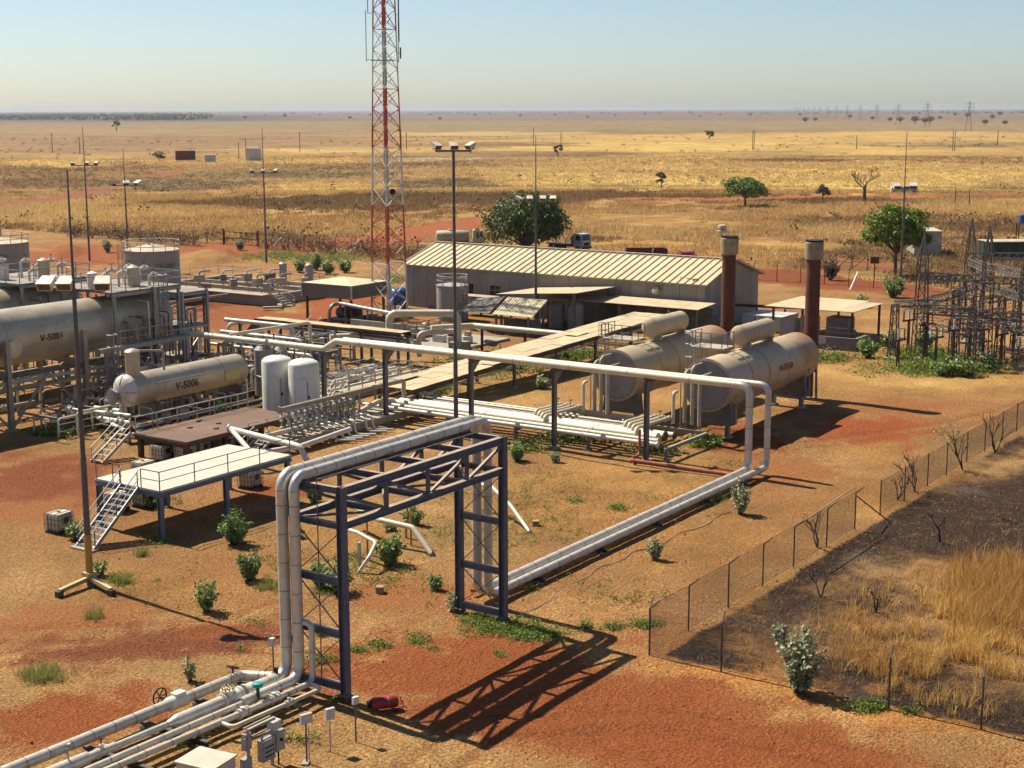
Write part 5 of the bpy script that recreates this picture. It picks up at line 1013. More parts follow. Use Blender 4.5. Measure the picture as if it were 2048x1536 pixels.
for yy in (ry0 - .02, ry1 + .02):
    for xe in (BX0 - .45, BX1 + .45): MB().bar((xe, yy, BE - .02), (xm, yy, BRG + .03), .05, .2).build('barge_board', 'trim', bd)
for y, w, h in ((101.1, 1.5, 1.3), (97.4, 1.5, 1.2)):
    f = MB().box((BX0 - .07, y, 2.6), (.08, w + .2, h + .2)).build('window', 'trim', bd)
    for k in (-1, 1): MB().box((BX0 - .1, y + k * w / 4, 2.6), (.05, w / 2 - .06, h)).build('pane', 'glass', f)
MB().lathe((BX0 - .05, 76.4, 3.9), (-1, 0, .35), [(0, .4), (.5, .42), (.55, .3)], 16).build('vent_hood', 'trim', bd)
MB().cyl((149, 73.4, 5.5), (149, 73.4, 9.6), .12, 10).build('vent_pipe', 'yellow_pale', bd); MB().lathe((149, 73.4, 9.6), (0, 0, 1), [(0, .35), (.05, .6), (.25, .62), (.3, .35), (.6, .35), (.62, .5), (.85, .45), (.95, .2)], 16).build('vent_cowl', 'trim', bd)
for i in range(3): MB().box((BX0 + .5 + .3 * i, 72.2 + i * .9, 5.35), (.5, .4, .25), i).build('roof_debris', 'yellow_pale', bd)
# low lean-to roof in front of the shed and what stands under it
lt = thing('lean_to_roof', 'low flat lean-to roof running along the foot of the long shed', 'roof', (138, 79, 0))
for i in range(9):
    y = 69.2 + i * 2.05; MB().add([(135.4, y + .01, 2.95), (139.6, y + .01, 3.2), (139.6, y + 2.04, 3.2), (135.4, y + 2.04, 2.95), (135.4, y + .01, 2.9), (139.6, y + .01, 3.15), (139.6, y + 2.04, 3.15), (135.4, y + 2.04, 2.9)], [(0, 1, 2, 3), (7, 6, 5, 4), (0, 4, 5, 1), (1, 5, 6, 2), (2, 6, 7, 3), (3, 7, 4, 0)]).build('roof_sheet', 'cover_plate', lt, False)
for y in (69.4, 74, 78.5, 83, 87.4): MB().bar((135.6, y, 0), (135.6, y, 2.9), .18).build('post', 'steel_grey', lt)
MB().span((138.8, 69.3, 0), (139.4, 82, 2.6)).build('back_wall', 'shelter_wall', lt)
cn = thing('canopy_shelter', 'tan mono pitch canopy on posts in front of the long shed', 'canopy', (134, 86, 0))
for i in range(6):
    t0, t1 = i / 6, (i + 1) / 6; a_ = lambda t_, u: V((131.5 + 8 * u, 91.5 - 10.2 * t_, 3.5 + .75 * t_ - .1 * u))
    p = [a_(t0 + .003, 0), a_(t0 + .003, 1), a_(t1, 1), a_(t1, 0)]; z = V((0, 0, -.05)); MB().add(p + [q_ + z for q_ in p], [(3, 2, 1, 0), (4, 5, 6, 7), (1, 5, 4, 0), (2, 6, 5, 1), (3, 7, 6, 2), (0, 4, 7, 3)]).build('roof_sheet', 'cover_plate', cn, False)
for x in (131.9, 139.0):
    for y, z in ((91, 3.45), (86.5, 3.8), (81.8, 4.1)): MB().bar((x, y, 0), (x, y, z), .24).build('post', 'steel_grey', cn)
for y in (83.2, 85.6): MB().lathe((134.5, y, 0), (0, 0, 1), [(0, .85), (2.4, .85), (2.7, .6), (2.85, .2)], 20).build('pressure_pot', 'tank_grey', cn)
lc = thing('slanted_awning', 'steep corrugated awning sheet propped beside the tan canopy', 'awning', (126, 84, 0))
for i in range(14):
    t0, t1 = i / 14, (i + .55) / 14
    q_ = lambda t_, u, h=0: V((129.6 - 3.2 * u, 88.6 - 5.0 * t_ - .2 * u, 3.55 - 1.45 * u + h))
    p = [q_(t0, 0), q_(t1, 0, .07), q_((i + 1) / 14, 0), q_((i + 1) / 14, 1), q_(t1, 1, .07), q_(t0, 1)]
    MB().add(p, [(0, 1, 4, 5), (1, 2, 3, 4)]).build('corrugated_sheet', 'roof_sheet', lc, False)
for y in (84.0, 88.0): MB().bar((126.6, y, 0), (126.6, y, 2.1), .2).build('post', 'steel_grey', lc); MB().bar((129.4, y, 0), (129.4, y, 3.45), .2).build('post', 'steel_grey', lc)
MB().add([(126.6, 88.9, 2.15), (129.8, 89.1, 3.6), (131.0, 93.4, 3.0), (127.4, 93.6, 1.9)], [(0, 1, 2, 3)]).build('side_sheet', 'steel_dark', lc, False)
gn = thing('generator_set', 'dark engine skid under the corrugated awning', 'generator', (128, 86, 0)); MB().box((128.2, 86, .9), (1.6, 3.2, 1.2)).build('engine', 'steel_dark', gn); MB().box((128.2, 84.2, 1.0), (1.3, .5, 1.3)).build('radiator', 'steel_grey', gn); MB().box((128.2, 86, .15), (1.9, 4.2, .3)).build('skid_base', 'steel_grey', gn)
ow = thing('skip_trough', 'low grey trough on a stand against the shed wall below the windows', 'trough', (137, 98, 0)); MB().span((136.6, 95.2, 1.1), (138.2, 100.0, 2.2)).build('body', 'tank_grey', ow); MB().span((136.5, 95.1, 2.2), (138.3, 100.1, 2.28)).build('rim', 'trim', ow)
for y in (95.6, 97.6, 99.6): MB().bar((137.4, y, 0), (137.4, y, 1.1), .2).build('leg', 'steel_dark', ow)
# small tank with railing in front of the shed
sm = thing('day_tank', 'grey upright tank with railed top in front of the long shed', 'tank', (132.8, 98.2, 0)); c = (132.8, 98.2)
MB().lathe((*c, 0), (0, 0, 1), [(0, 1.75), (3.85, 1.75), (3.87, 1.8), (3.95, 1.8), (3.97, 1.6), (4.2, .2)], 36).build('shell', 'tank_grey', sm)
for z in (.55, 1.05): MB().torus((*c, 3.95 + z), (0, 0, 1), 1.7, .035, 28, 5).build('guard_ring', 'rail_cream', sm)
for k in range(10): MB().bar((c[0] + 1.7 * math.cos(k * .628), c[1] + 1.7 * math.sin(k * .628), 3.95), (c[0] + 1.7 * math.cos(k * .628), c[1] + 1.7 * math.sin(k * .628), 5.0), .05).build('railing_post', 'rail_cream', sm)
ladder(sm, (132.2, 96.35, 0), .1, 4.0, (-.3, -1, 0), 'rail_cream', .5)
# shelter, blue tank and pump by the tower
sh = thing('open_shelter', 'square open shelter with hipped cream roof and deep grey fascia', 'shelter', (127.5, 109.0, 0)); X0, X1, Y0, Y1 = 124.6, 131.0, 105.8, 113.0
MB().add([(X0, Y0, 4.1), (X1, Y0, 4.1), (X1, Y1, 4.1), (X0, Y1, 4.1), ((X0 + X1) / 2, (Y0 + Y1) / 2, 4.65)], [(0, 1, 4), (1, 2, 4), (2, 3, 4), (3, 0, 4), (3, 2, 1, 0)]).build('roof', 'roof_sheet', sh, False)
for a, b in (((X0, Y0), (X1, Y0)), ((X1, Y0), (X1, Y1)), ((X1, Y1), (X0, Y1)), ((X0, Y1), (X0, Y0))): MB().bar((*a, 3.35), (*b, 3.35), .06, 1.45).build('fascia', 'shelter_wall', sh)
for a in ((X0, Y0), (X1, Y0), (X1, Y1), (X0, Y1)): MB().bar((*a, 2.55), (*a, 4.12), .16).build('corner_trim', 'box_white', sh)
for x in (X0 + .4, X1 - .4):
    for y in (Y0 + .4, Y1 - .4): MB().bar((x, y, 0), (x, y, 2.7), .22).build('post', 'steel_rust', sh)
pm = thing('pump_unit', 'dark pump unit under the hipped shelter', 'pump', (127.5, 108.5, 0)); MB().box((127.5, 108.5, .8), (2.4, 1.6, 1.0)).build('engine', 'steel_dark', pm); MB().box((127.5, 108.5, .15), (3.4, 2.2, .3)).build('base', 'concrete', pm); MB().lathe((126.0, 108.5, .9), (-1, 0, 0), [(0, .5), (.3, .6), (.5, .3)], 14).build('casing', 'green_dark', pm)
bt = thing('blue_tank', 'bright blue plastic tank at the foot of the radio tower', 'tank', P(800, 618)); p = P(800, 618)
MB().lathe(p + V((-.9, .6, 1.5)), (.8, -.6, 0), [(0, .3), (.1, .9), (.3, 1.05), (1.6, 1.05), (1.8, .9), (1.9, .3)], 24).build('shell', 'blue_tank', bt)
for s in (.3, 1.5): MB().box(p + V((-.9 + .8 * s, .6 - .6 * s, .25)), (.3, 1.4, .7), R(-37)).build('cradle', 'steel_grey', bt)
tp = thing('transfer_pipe', 'grey pipe on posts passing in front of the hipped shelter', 'pipe', P(740, 615))
pipe(tp, [P(658, 640, .2), P(660, 612, 2.0), P(676, 606, 2.1), P(790, 628, 2.0), P(815, 640, 1.0)], .2, 'galv', .5, 12)
for px in (690, 735, 775): q_ = P(px, 609 + (px - 690) * .19, 2.05); MB().bar((q_.x, q_.y, 0), q_, .14).build('post', 'steel_grey', tp)
valve(tp, P(797, 629, 1.9), P(815, 640, 1.9) - P(790, 628, 1.9), .2, 'teal', True, 'teal', .8)
pt = thing('loading_bay', 'low walled concrete bay with railing and steps behind the dark sided rack', 'concrete bay', P(720, 655))
MB().span((112.5, 92, 0), (122.5, 92.3, .9)).build('wall', 'concrete', pt); MB().span((112.5, 92.3, 0), (112.8, 104, .9)).build('wall', 'concrete', pt); MB().span((122.2, 92.3, 0), (122.5, 104, .9)).build('wall', 'concrete', pt); MB().span((112.8, 92.3, 0), (122.2, 104, .06)).build('floor_slab', 'concrete', pt)
rail(pt, [(112.6, 104, .9), (112.6, 92.1, .9), (122.4, 92.1, .9)], 'steel_rust', 1.0, 2, .05); stairs(pt, (112.3, 100, 1.7), (109.2, 100, .05), 1.4, 'rail_cream', 7, (0, 1, 0), True, 'rail_cream')
# loops of thick pipe beside the covered rack
lp = thing('expansion_loop', 'thick cream pipe rising into a square expansion loop beside the centre mast', 'pipe', (110, 84, 0))
pipe(lp, [(104, 91.0, 2.3), (108.5, 87.6, 2.3), (108.5, 87.6, 4.3), (112, 82.2, 4.3), (112, 82.2, .6)], .34, 'pipe_cream', .7, 16)
MB().box((112, 82.2, .8), (1.3, 1.3, 1.6)).build('pump_box', 'steel_cream', lp); pipe(lp, [(109, 84.5, .4), (109, 84.5, 2.6), (112, 82.4, 2.6)], .24, 'pipe_cream', .5, 14)
lq = thing('transfer_pipe', 'thick cream pipe running right from the square loop to the covered rack', 'pipe', (118, 84, 0)); pipe(lq, [(113.5, 86.5, 2.4), (117, 84, 2.4), (117, 72.5, 2.4)], .27, 'pipe_cream', .5, 14)
for y in (83, 78, 73.5): MB().bar((117, y, 0), (117, y, 2.1), .2).build('post', 'steel_rust', lq)
tr = thing('equipment_row', 'row of small pumps, motors and panels behind the square pipe loop', 'pumps', (118, 90, 0))
MB().span((113, 84.5, 0), (124, 95, .25)).build('slab', 'concrete', tr); ru = random.Random(9)
for k in range(9):
    x, y = 114 + ru.random() * 9, 86 + ru.random() * 8; MB().box((x, y, .6), (ru.uniform(.6, 1.4), ru.uniform(.6, 1.4), .7), ru.random()).build('pump', ru.choice(('steel_cream', 'steel_rust', 'steel_grey', 'box_white')), tr); MB().lathe((x, y, 1.1), (1, .4, 0), [(0, .1), (.02, .3), (.8, .3), (.82, .1)], 12).build('motor', ru.choice(('steel_cream', 'pipe_white', 'steel_rust')), tr)
MB().add([(120, 86.2, 1.6), (122, 86.6, .9), (121.6, 84.9, .9), (119.6, 84.5, 1.6)], [(0, 1, 2, 3)]).build('tilted_sheet', 'box_white', tr, False)
MB().span((113.4, 82.6, .0), (114.6, 84.0, 1.3)).build('brick_pier', 'wood_block', tr)
# ------------------------------------------------------------------ radio tower
tw = thing('radio_tower', 'tall red and white lattice radio tower with whip antennas', 'tower', (130.5, 105.6, 0)); TC = V((129.3, 104.4, 0))
f2 = V((math.cos(AZ), math.sin(AZ), 0)); s2 = V((f2.y, -f2.x, 0))
def leg(k, z):
    h = 2.02 - z * .0245
    return TC + (-f2 * h * 1.0 + s2 * h * .08, s2 * h * 1.0 + f2 * h * .5, -s2 * h * 1.0 + f2 * h * .5)[k] + V((0, 0, z))
seg = 2.1; zs = [i * seg for i in range(21)]
for i in range(20):
    z0, z1 = zs[i], zs[i + 1]; m_ = 'tower_red' if (i // 3) % 2 else 'tower_white'
    for k in range(3):
        MB().cyl(leg(k, z0), leg(k, z1), .10 if z0 < 20 else .075, 8).build('leg_tube', m_, tw)
        a, b = k, (k + 1) % 3
        MB().bar(leg(a, z1), leg(b, z1), .07).build('girt', m_, tw) if i % 3 == 2 else None
        MB().bar(leg(a, z0), leg(b, z1), .065).build('diagonal', m_, tw); MB().bar(leg(b, z0), leg(a, z1), .065).build('diagonal', m_, tw)
    cc = TC + f2 * .05 * i * 0; MB().span((TC.x - .16, TC.y - .16, z0), (TC.x + .16, TC.y + .16, z1 - .01)).build('cable_tray', m_ if m_ == 'tower_red' else 'galv', tw)
for k in range(3): MB().box(leg(k, 0) + V((0, 0, .2)), (.9, .9, .5)).build('footing', 'concrete', tw)
def whip(z, side, L, rr=.05, down=0):
    h = 2.02 - z * .0245; p = TC + V((0, 0, z)) + s2 * side; MB().bar(TC + V((0, 0, z)) + s2 * math.copysign(h, side), p, .06).build('antenna_arm', 'galv', tw); MB().cyl(p - V((0, 0, down)), p + V((0, 0, L)), rr, 8).build('antenna', 'cable_black' if rr > .06 else 'galv', tw)
whip(28.3, -1.95, 5.2, .045, .2); whip(28.2, 1.55, 4.4, .045, .2); whip(33.2, -1.7, 4.0, .05, 0); whip(33.0, 1.6, 5, .07, 2.8); whip(29, 1.75, .6, .08, .6)
MB().box(TC - f2 * 1.5 + V((0, 0, 28.2)), (.2, 2.6, .12), AZ - math.pi / 2 + math.pi / 2).build('antenna_frame', 'galv', tw)
MB().lathe(TC + s2 * .7 - f2 * 1.2 + V((0, 0, 14.2)), -f2 + s2 * .4, [(0, .1), (.05, .32), (.1, .34), (.2, .1)], 14).build('dish', 'iron', tw)
# ------------------------------------------------------------------ storage tanks
def stank(x, y, Rr, H, lab, txt, th):
    r = thing('storage_tank', lab, 'tank', (x, y, 0), 'railed storage tanks')
    n = 12
    for i in range(3):
        z0, z1 = H * i / 3, H * (i + 1) / 3; MB().lathe((x, y, z0), (0, 0, 1), [(0, Rr - .2), (.005, Rr), (z1 - z0 - .008, Rr), (z1 - z0, Rr - .02)], 48).build('shell_course', 'tank_grey', r)
    MB().lathe((x, y, H), (0, 0, 1), [(0, Rr + .06), (.08, Rr + .06), (.1, Rr - .05), (.75, .2)], 48).build('roof', 'tank_roof', r)
    for z in (.6, 1.15): MB().torus((x, y, H + z), (0, 0, 1), Rr, .045, 36, 5).build('guard_ring', 'rail_cream', r)
    for k in range(14): q_ = (x + Rr * math.cos(k * .4488), y + Rr * math.sin(k * .4488)); MB().bar((*q_, H), (*q_, H + 1.18), .06).build('railing_post', 'rail_cream', r)
    for k in (-.4, .6): MB().cyl((x + k, y, H + .5), (x + k, y, H + 1.9), .12, 10).build('vent', 'galv', r)
    text_on_z(r, txt, .72, x, y, H * .72, Rr, th)
    ladder(r, (x + (Rr + .2) * math.cos(th - 1.75), y + (Rr + .2) * math.sin(th - 1.75), 0), .2, H, (math.cos(th - 1.75), math.sin(th - 1.75), 0), 'rail', .55)
    return r
stank(127.0, 139.6, 3.35, 6.2, 'grey storage tank with railed roof behind the big vessels', 'TK-5002', AZ + math.pi + .75)
stank(128.0, 170.5, 4.0, 5.6, 'grey storage tank cut off by the left edge', 'TK-5001', AZ + math.pi + .35)
# settling pit with walkways
sp = thing('settling_pit', 'long concrete settling pit with railed walkways and steps', 'concrete pit', (137, 133, 0))
for a, b in (((130.5, 124.5), (131.0, 144.5)), ((143, 124.5), (143.5, 144.5)), ((130.5, 124.0), (143.5, 124.5)), ((130.5, 144.5), (143.5, 145)), ((135.5, 124.5), (135.8, 144.5)), ((139.2, 124.5), (139.5, 144.5))): MB().span((*a, 0), (*b, 1.25)).build('wall', 'steel_cream', sp)
MB().span((131.0, 124.5, 0), (143, 144.5, .8)).build('sludge_bed', 'wood_block', sp)
MB().span((129.6, 124, 1.26), (131.2, 145, 1.36)).build('walkway', 'steel_cream', sp); rail(sp, [(129.65, 145, 1.6), (129.65, 124, 1.6)], 'rail', 1.1, 2.2, .06); rail(sp, [(143.4, 124.4, 1.5), (130.5, 124.2, 1.5)], 'rail', 1.1, 2.2, .06); rail(sp, [(143.4, 124.4, 1.5), (143.4, 144.8, 1.5), (130.4, 144.8, 1.5)], 'rail_cream', 1.1, 2.5, .06)
stairs(sp, (131.5, 123.9, 1.6), (131.5, 121.0, .05), 1.3, 'rail_cream', 6, (1, 0, 0), True, 'rail_cream')
for k in range(9): q_ = (133 + 1.1 * k, 126 + (k * 7) % 16); MB().box((*q_, 1.9), (1.2, .8, .9), k).build('skimmer_box', ru.choice(('steel_cream', 'concrete', 'steel_grey')), sp); pipe(sp, [(q_[0], q_[1], 1.0), (q_[0], q_[1], 2.8), (q_[0] + 1.5, q_[1] - .5, 2.8)], .12, ru.choice(('pipe_white', 'steel_rust', 'steel_cream')), .3, 8)
for x, y in ((141.0, 131.0), (141.5, 127.0)): MB().lathe((x, y, 1.4), (0, 0, 1), [(0, .5), (2.4, .5), (2.6, .2)], 16).build('surge_pot', 'galv', sp)
for k in range(3): MB().cyl((118, 131 - k * .9, .7 + .25 * k), (129.3, 131 - k * .9, .7 + .25 * k), .13, 10).build('feed_pipe', 'steel_cream', sp)
for k, (px, py) in enumerate(((530, 608), (560, 615), (575, 605), (545, 620), (520, 600))): q_ = P(px, py); MB().box((q_.x, q_.y, .3), (2.2, .5, .25), k * .8).build('scrap_beam', ru.choice(('steel_rust', 'concrete', 'steel_cream')), sp)
# ------------------------------------------------------------------ right side: cabinets, transformer shelter
for i, (px, py) in enumerate(((1490, 665), (1513, 667), (1536, 668), (1523, 655), (1546, 657), (1567, 659))):
    p = P(px, py); c = thing('cooling_cabinet', 'pale green cabinet, %s of the six between the stacks' % ('front left', 'front middle', 'front right', 'back left', 'back middle', 'back right')[i], 'cabinet', p, 'pale cabinets between the stacks')
    p = V((144.2 + (i // 3) * 2.3, 67.3 - 1.55 * (i % 3), 0)); c.location = p; ORG[c] = p
    MB().box(p + V((0, 0, .9)), (2.0, 1.4, 1.5)).build('body', 'cabinet', c); MB().box(p + V((0, 0, 1.68)), (2.1, 1.48, .08)).build('lid', 'box_white', c); MB().box(p + V((-1.01, 0, .9)), (.03, 1.1, 1.1)).build('louvre_panel', 'cabinet', c)
    for s in (-.7, .7): MB().bar(p + V((s, 0, 0)), p + V((s, 0, .16)), .2).build('leg', 'steel_dark', c)
ts = thing('transformer_shelter', 'flat cream roof on posts over grey electrical cabinets right of the stacks', 'shelter', (143, 57, 0))
for i in range(5):
    y = 54.2 + i * 1.9; MB().span((139.2, y + .01, 3.3), (148.6 - (1.2 if i == 0 else 0), y + 1.88, 3.36)).build('roof_sheet', 'cover_plate', ts)
for x in (140, 147.4):
    for y in (54.6, 59, 63): MB().bar((x, y, 0), (x, y, 3.3), .2).build('post', 'steel_rust', ts)
for x, y, w, d, h, m_ in ((141.5, 56.4, 2.0, 2.2, 2.4, 'steel_grey'), (143.8, 60.6, 1.4, 1.6, 1.9, 'box_white'), (141.0, 61.6, 1.4, 1.6, 1.9, 'box_grey')):
    o = MB().box((x, y, h / 2 + .1), (w, d, h)).build('cabinet', m_, ts); MB().box((x - w / 2 - .02, y, h / 2 + .1), (.03, d * .8, h * .85)).build('door', m_, o)
bw = thing('bund_wall', 'low dark grey bund wall with a small white notice plate beside the transformer shelter', 'wall', (136.4, 55.5, 0))
MB().span((136.0, 52.6, .0), (136.3, 58.4, 1.25)).build('front_wall', 'steel_grey', bw); MB().span((136.3, 52.6, 0), (140, 52.9, 1.25)).build('side_wall', 'steel_grey', bw); MB().box((135.97, 56.2, .85), (.03, 1.1, .6)).build('notice_plate', 'box_white', bw)
for k in range(4): MB().bar((135.95, 55.8 + .0 * k, 1.02 - .11 * k), (135.95, 56.6 - .12 * (k % 2), 1.02 - .11 * k), .01, .035).build('notice_line', 'letter_grey', bw)
rail(bw, [(136.1, 58.3, 1.25), (136.1, 52.7, 1.25)], 'steel_grey', .9, 2, .05)
ol = thing('overhead_conduit', 'brown pipe on short posts running between the two stacks', 'pipe', (146, 66, 0)); pipe(ol, [(140.5, 73.0, 1.6), (146, 71.2, 2.2), (148, 62, 2.2), (148, 61.4, 1)], .16, 'steel_rust', .4, 10)
for p in ((146.8, 68), (147.4, 65)): MB().bar((*p, 0), (*p, 2.0), .18).build('post', 'steel_rust', ol)
# ------------------------------------------------------------------ switchyard
mat('lattice', (.21, .18, .15), .6, .1, col2=(.12, .10, .08), sc=2, rust=RUST, rust_amt=.3)
sw = []
def lattice_col(r, x, y, H, w0=.95, w1=.6, peak=0, nm='lattice_column'):
    b = MB(); n = int(H / 1.25); c = lambda k, z: V((x + (w0 + (w1 - w0) * z / H) / 2 * (1, 1, -1, -1)[k], y + (w0 + (w1 - w0) * z / H) / 2 * (1, -1, -1, 1)[k], z))
    for k in range(4):
        b.bar(c(k, 0), c(k, H), .10)
        for i in range(n):
            z0, z1 = H * i / n, H * (i + 1) / n; a_, b_ = (k, (k + 1) % 4) if i % 2 else ((k + 1) % 4, k); b.bar(c(a_, z0), c(b_, z1), .05)
            b.bar(c(k, z1), c((k + 1) % 4, z1), .045)
        if peak: b.bar(c(k, H), (x, y, H + peak), .11)
    b.build(nm, 'lattice', r); MB().box((x, y, .1), (1.3, 1.3, .3)).build('footing', 'concrete', r)
def lattice_beam(r, a, b, w=.6):
    a, b = V(a), V(b); d = (b - a).normalized(); s_ = V((-d.y, d.x, 0)) * w / 2; u = V((0, 0, w)); m_ = MB(); n = max(3, int((b - a).length / .8))
    for o in (s_, -s_, s_ + u, -s_ + u): m_.bar(a + o, b + o, .075)
    for i in range(n):
        p, q_ = a + (b - a) * (i / n), a + (b - a) * ((i + 1) / n)
        m_.bar(p + s_, q_ + s_ + u, .05); m_.bar(p - s_ + u, q_ - s_, .05); m_.bar(p + s_, q_ - s_, .05); m_.bar(p + s_ + u, q_ - s_ + u, .05)
    m_.build('lattice_beam', 'lattice', r)
def insul(r, p, n=5, m_='insulator', up_=True, sz=1.0):
    p = V(p); pr = [(0, .04)]
    for k in range(n): pr += [(.12 * k * sz + .02, .05), (.12 * k * sz + .06, .13 * sz), (.12 * k * sz + .10, .05)]
    MB().lathe(p, (0, 0, 1 if up_ else -1), pr, 8).build('insulator', m_, r)
G = [((134.6, 45.9), 9.4, 2.3), ((140.5, 41.7), 9.6, 2.6), ((134.4, 36.5), 9.0, 2.2), ((147.0, 45.4), 9.6, 2.8), ((150.5, 39.0), 10.0, 2.8), ((131.8, 33.0), 9.0, 2.0)]
pg = thing('switchyard_gantry', 'dark lattice steel gantry of the switchyard at the right edge', 'gantry', (140, 41, 0))
for (x, y), H, pk in G: lattice_col(pg, x, y, H, 1.2, .7, pk)
for x, y, H in ((137.5, 43.6, 6.4), (143.6, 43.4, 6.8), (137.2, 39.3, 6.2), (132.5, 40.5, 5.6), (145.5, 40.2, 7.2), (133.6, 48.0, 5.2)): lattice_col(pg, x, y, H, .8, .5)
for a, b, z in (((132.5, 40.5), (133.6, 48.0), 5.0), ((137.5, 43.6), (143.6, 43.4), 6.0), ((137.2, 39.3), (145.5, 40.2), 6.0), ((132.5, 40.5), (137.2, 39.3), 4.6), ((133.6, 48.0), (137.5, 43.6), 5.0), ((134.4, 36.5), (137.2, 39.3), 3.4), ((137.5, 43.6), (140.5, 41.7), 3.2), ((134.6, 45.9), (132.5, 40.5), 3.0), ((140.5, 41.7), (145.5, 40.2), 3.3), ((140.5, 41.7), (134.4, 36.5), 3.2)): lattice_beam(pg, (*a, z), (*b, z), .5)
for k in range(15):
    x, y = 131.5 + (k * 37 % 170) / 10, 36 + (k * 53 % 118) / 10; z = 2.6 + (k * 29 % 50) / 10; insul(pg, (x, y, z), 6, 'porcelain' if k % 4 == 0 else 'insulator', True, 1.25); MB().bar((x, y, z), (x, y, z - .8 - (k % 3)), .09).build('hanger', 'steel_dark', pg); MB().bar((x - .8, y + .5, z - .6), (x + .8, y - .5, z - .6), .1).build('bracket', 'steel_dark', pg)
for k in range(14):
    y = 35.5 + k * .85; MB().tube([(131.8, y, 4.2 + (k % 3)), (139, y + .3, 3.9 + (k % 3)), (149.5, y + .8, 4.4 + (k % 3))], .025, 4).build('busbar', ('steel_cream', 'steel_dark')[k % 2], pg)
for a, b, z in ((0, 2, 7.6), (0, 2, 4.4), (1, 3, 7.9), (3, 4, 8.4), (0, 1, 7.2), (1, 4, 5.0), (1, 2, 6.2), (2, 5, 6.4), (0, 3, 5.0), (1, 2, 8.2)): lattice_beam(pg, (*G[a][0], z), (*G[b][0], z))
for k in range(12):
    t_ = (k % 6 + .5) / 6; a, b, z = ((0, 2, 7.6), (1, 3, 7.9))[k // 6]; p = V((*G[a][0], z)).lerp(V((*G[b][0], z)), t_); insul(pg, p, 5, 'porcelain' if k % 3 == 0 else 'insulator', False, 1.1)
for k in range(5):
    for a, b, z in ((0, 2, 3.6 + .25 * k), (1, 3, 4.2 + .22 * k)): MB().tube([(*G[a][0], z), ((G[a][0][0] + G[b][0][0]) / 2 + .2 * k, (G[a][0][1] + G[b][0][1]) / 2, z - .15), (*G[b][0], z)], .028, 4).build('busbar', 'steel_cream', pg)
for i, (px, py) in enumerate(((1795, 738), (1870, 742), (1905, 735), (1938, 728), (2000, 735), (1850, 722), (1965, 715), (2025, 722), (1815, 712))):
    p = P(px, py); r = thing('disconnector', 'switchyard disconnector stand with brown insulators, %s from the left' % ('second', 'fourth', 'fifth', 'sixth', 'eighth', 'third', 'seventh', 'ninth', 'first')[i], 'disconnector', p, 'switchyard disconnectors'); h = 2.6 + (i % 3) * .4
    b = MB(); 
    for sx in (-.3, .3): b.bar(p + V((sx, 0, 0)), p + V((sx * .6, 0, h)), .1); b.bar(p + V((sx, 0, .2)), p + V((-sx * .6, 0, h * .9)), .06)
    b.build('stand', 'steel_dark' if i % 4 else 'steel_rust', r); MB().bar(p + V((-.9, .3, h)), p + V((.9, -.3, h)), .16).build('base_channel', 'steel_dark', r)
    for s in (-.75, 0, .75): insul(r, p + V((s, -s / 3, h + .08)), 6, 'insulator' if (i + int(s * 2)) % 2 else 'porcelain', True, 1.3)
    MB().bar(p + V((-.8, .27, h + 1.05)), p + V((.8, -.27, h + 1.05)), .07).build('blade', 'galv', r)
# ------------------------------------------------------------------ containers, vehicles, huts behind the fence
def shed(name, lab, x, y, L_, w, h, m_, rz, roofm, parts=True, group=None):
    r = thing(name, lab, 'container' if 'container' in name else 'hut', (x, y, 0), group); q_ = Matrix.Rotation(rz, 3, 'Z'); F_ = lambda a, b, c: V((x, y, 0)) + q_ @ V((a, b, c))
    n = max(2, int(L_ / 1.0))
    MB().box(F_(0, 0, h / 2 + .25), (L_ - .1, w - .1, h - .1), rz).build('body', m_, r)
    for s in (-1, 1):
        for i in range(n): MB().box(F_(-L_ / 2 + (i + .5) * L_ / n, s * (w / 2 - .03), h / 2 + .25), (L_ / n * .82, .08, h), rz).build('wall_panel', m_, r, False)
    MB().box(F_(0, 0, h + .29), (L_ + .1, w + .1, .1), rz).build('roof', roofm, r)
    d = MB().box(F_(-L_ / 2, .1, h / 2 + .2), (.08, 1.0, h * .85), rz).build('door', m_, r); MB().box(F_(-L_ / 2 - .05, -.2, h / 2 + .2), (.03, .08, .2), rz).build('handle', 'iron', d)
    for s in (-.4, .4): MB().box(F_(L_ * s, 0, .12), (.3, w, .26), rz).build('bearer', 'steel_dark', r)
    return r
c = P(1862, 520); shed('site_container', 'cream site container behind the round green tree', 236, 80.5, 7.5, 4.2, 3.6, 'container', .5, 'tank_roof')
c = P(2000, 520); shed('site_container', 'dark green walled hut with pale roof behind the switchyard', c.x + 4, c.y, 8, 4.5, 2.4, 'hut_green', R(-52), 'trim')
bk = thing('blue_tank', 'small blue tank on a stand at the right edge behind the switchyard', 'tank', P(2045, 500)); p = P(2042, 497)
MB().lathe(p + V((0, 0, 4.2)), (0, 0, 1), [(0, .55), (.05, .6), (1.3, .6), (1.5, .3)], 18).build('shell', 'blue_tank', bk)
for a in ((.7, .7), (-.7, .7), (.7, -.7), (-.7, -.7)): MB().bar(p + V((*a, 0)), p + V((*a, 4.2)), .14).build('leg', 'steel_dark', bk)
p = P(371, 321); shed('site_container', 'red open sided hut far out on the plain', p.x, p.y, 9, 5, 4.2, 'dump_red', R(-40), 'steel_rust')
p = P(420, 324); shed('site_container', 'pale container beside the red hut far out on the plain', p.x, p.y, 5, 3, 2.9, 'box_white', R(-40), 'box_white')
p = P(508, 321); shed('site_container', 'white raised cabin right of the red hut far out on the plain', p.x, p.y, 7, 6, 5.4, 'box_white', R(-50), 'box_white')
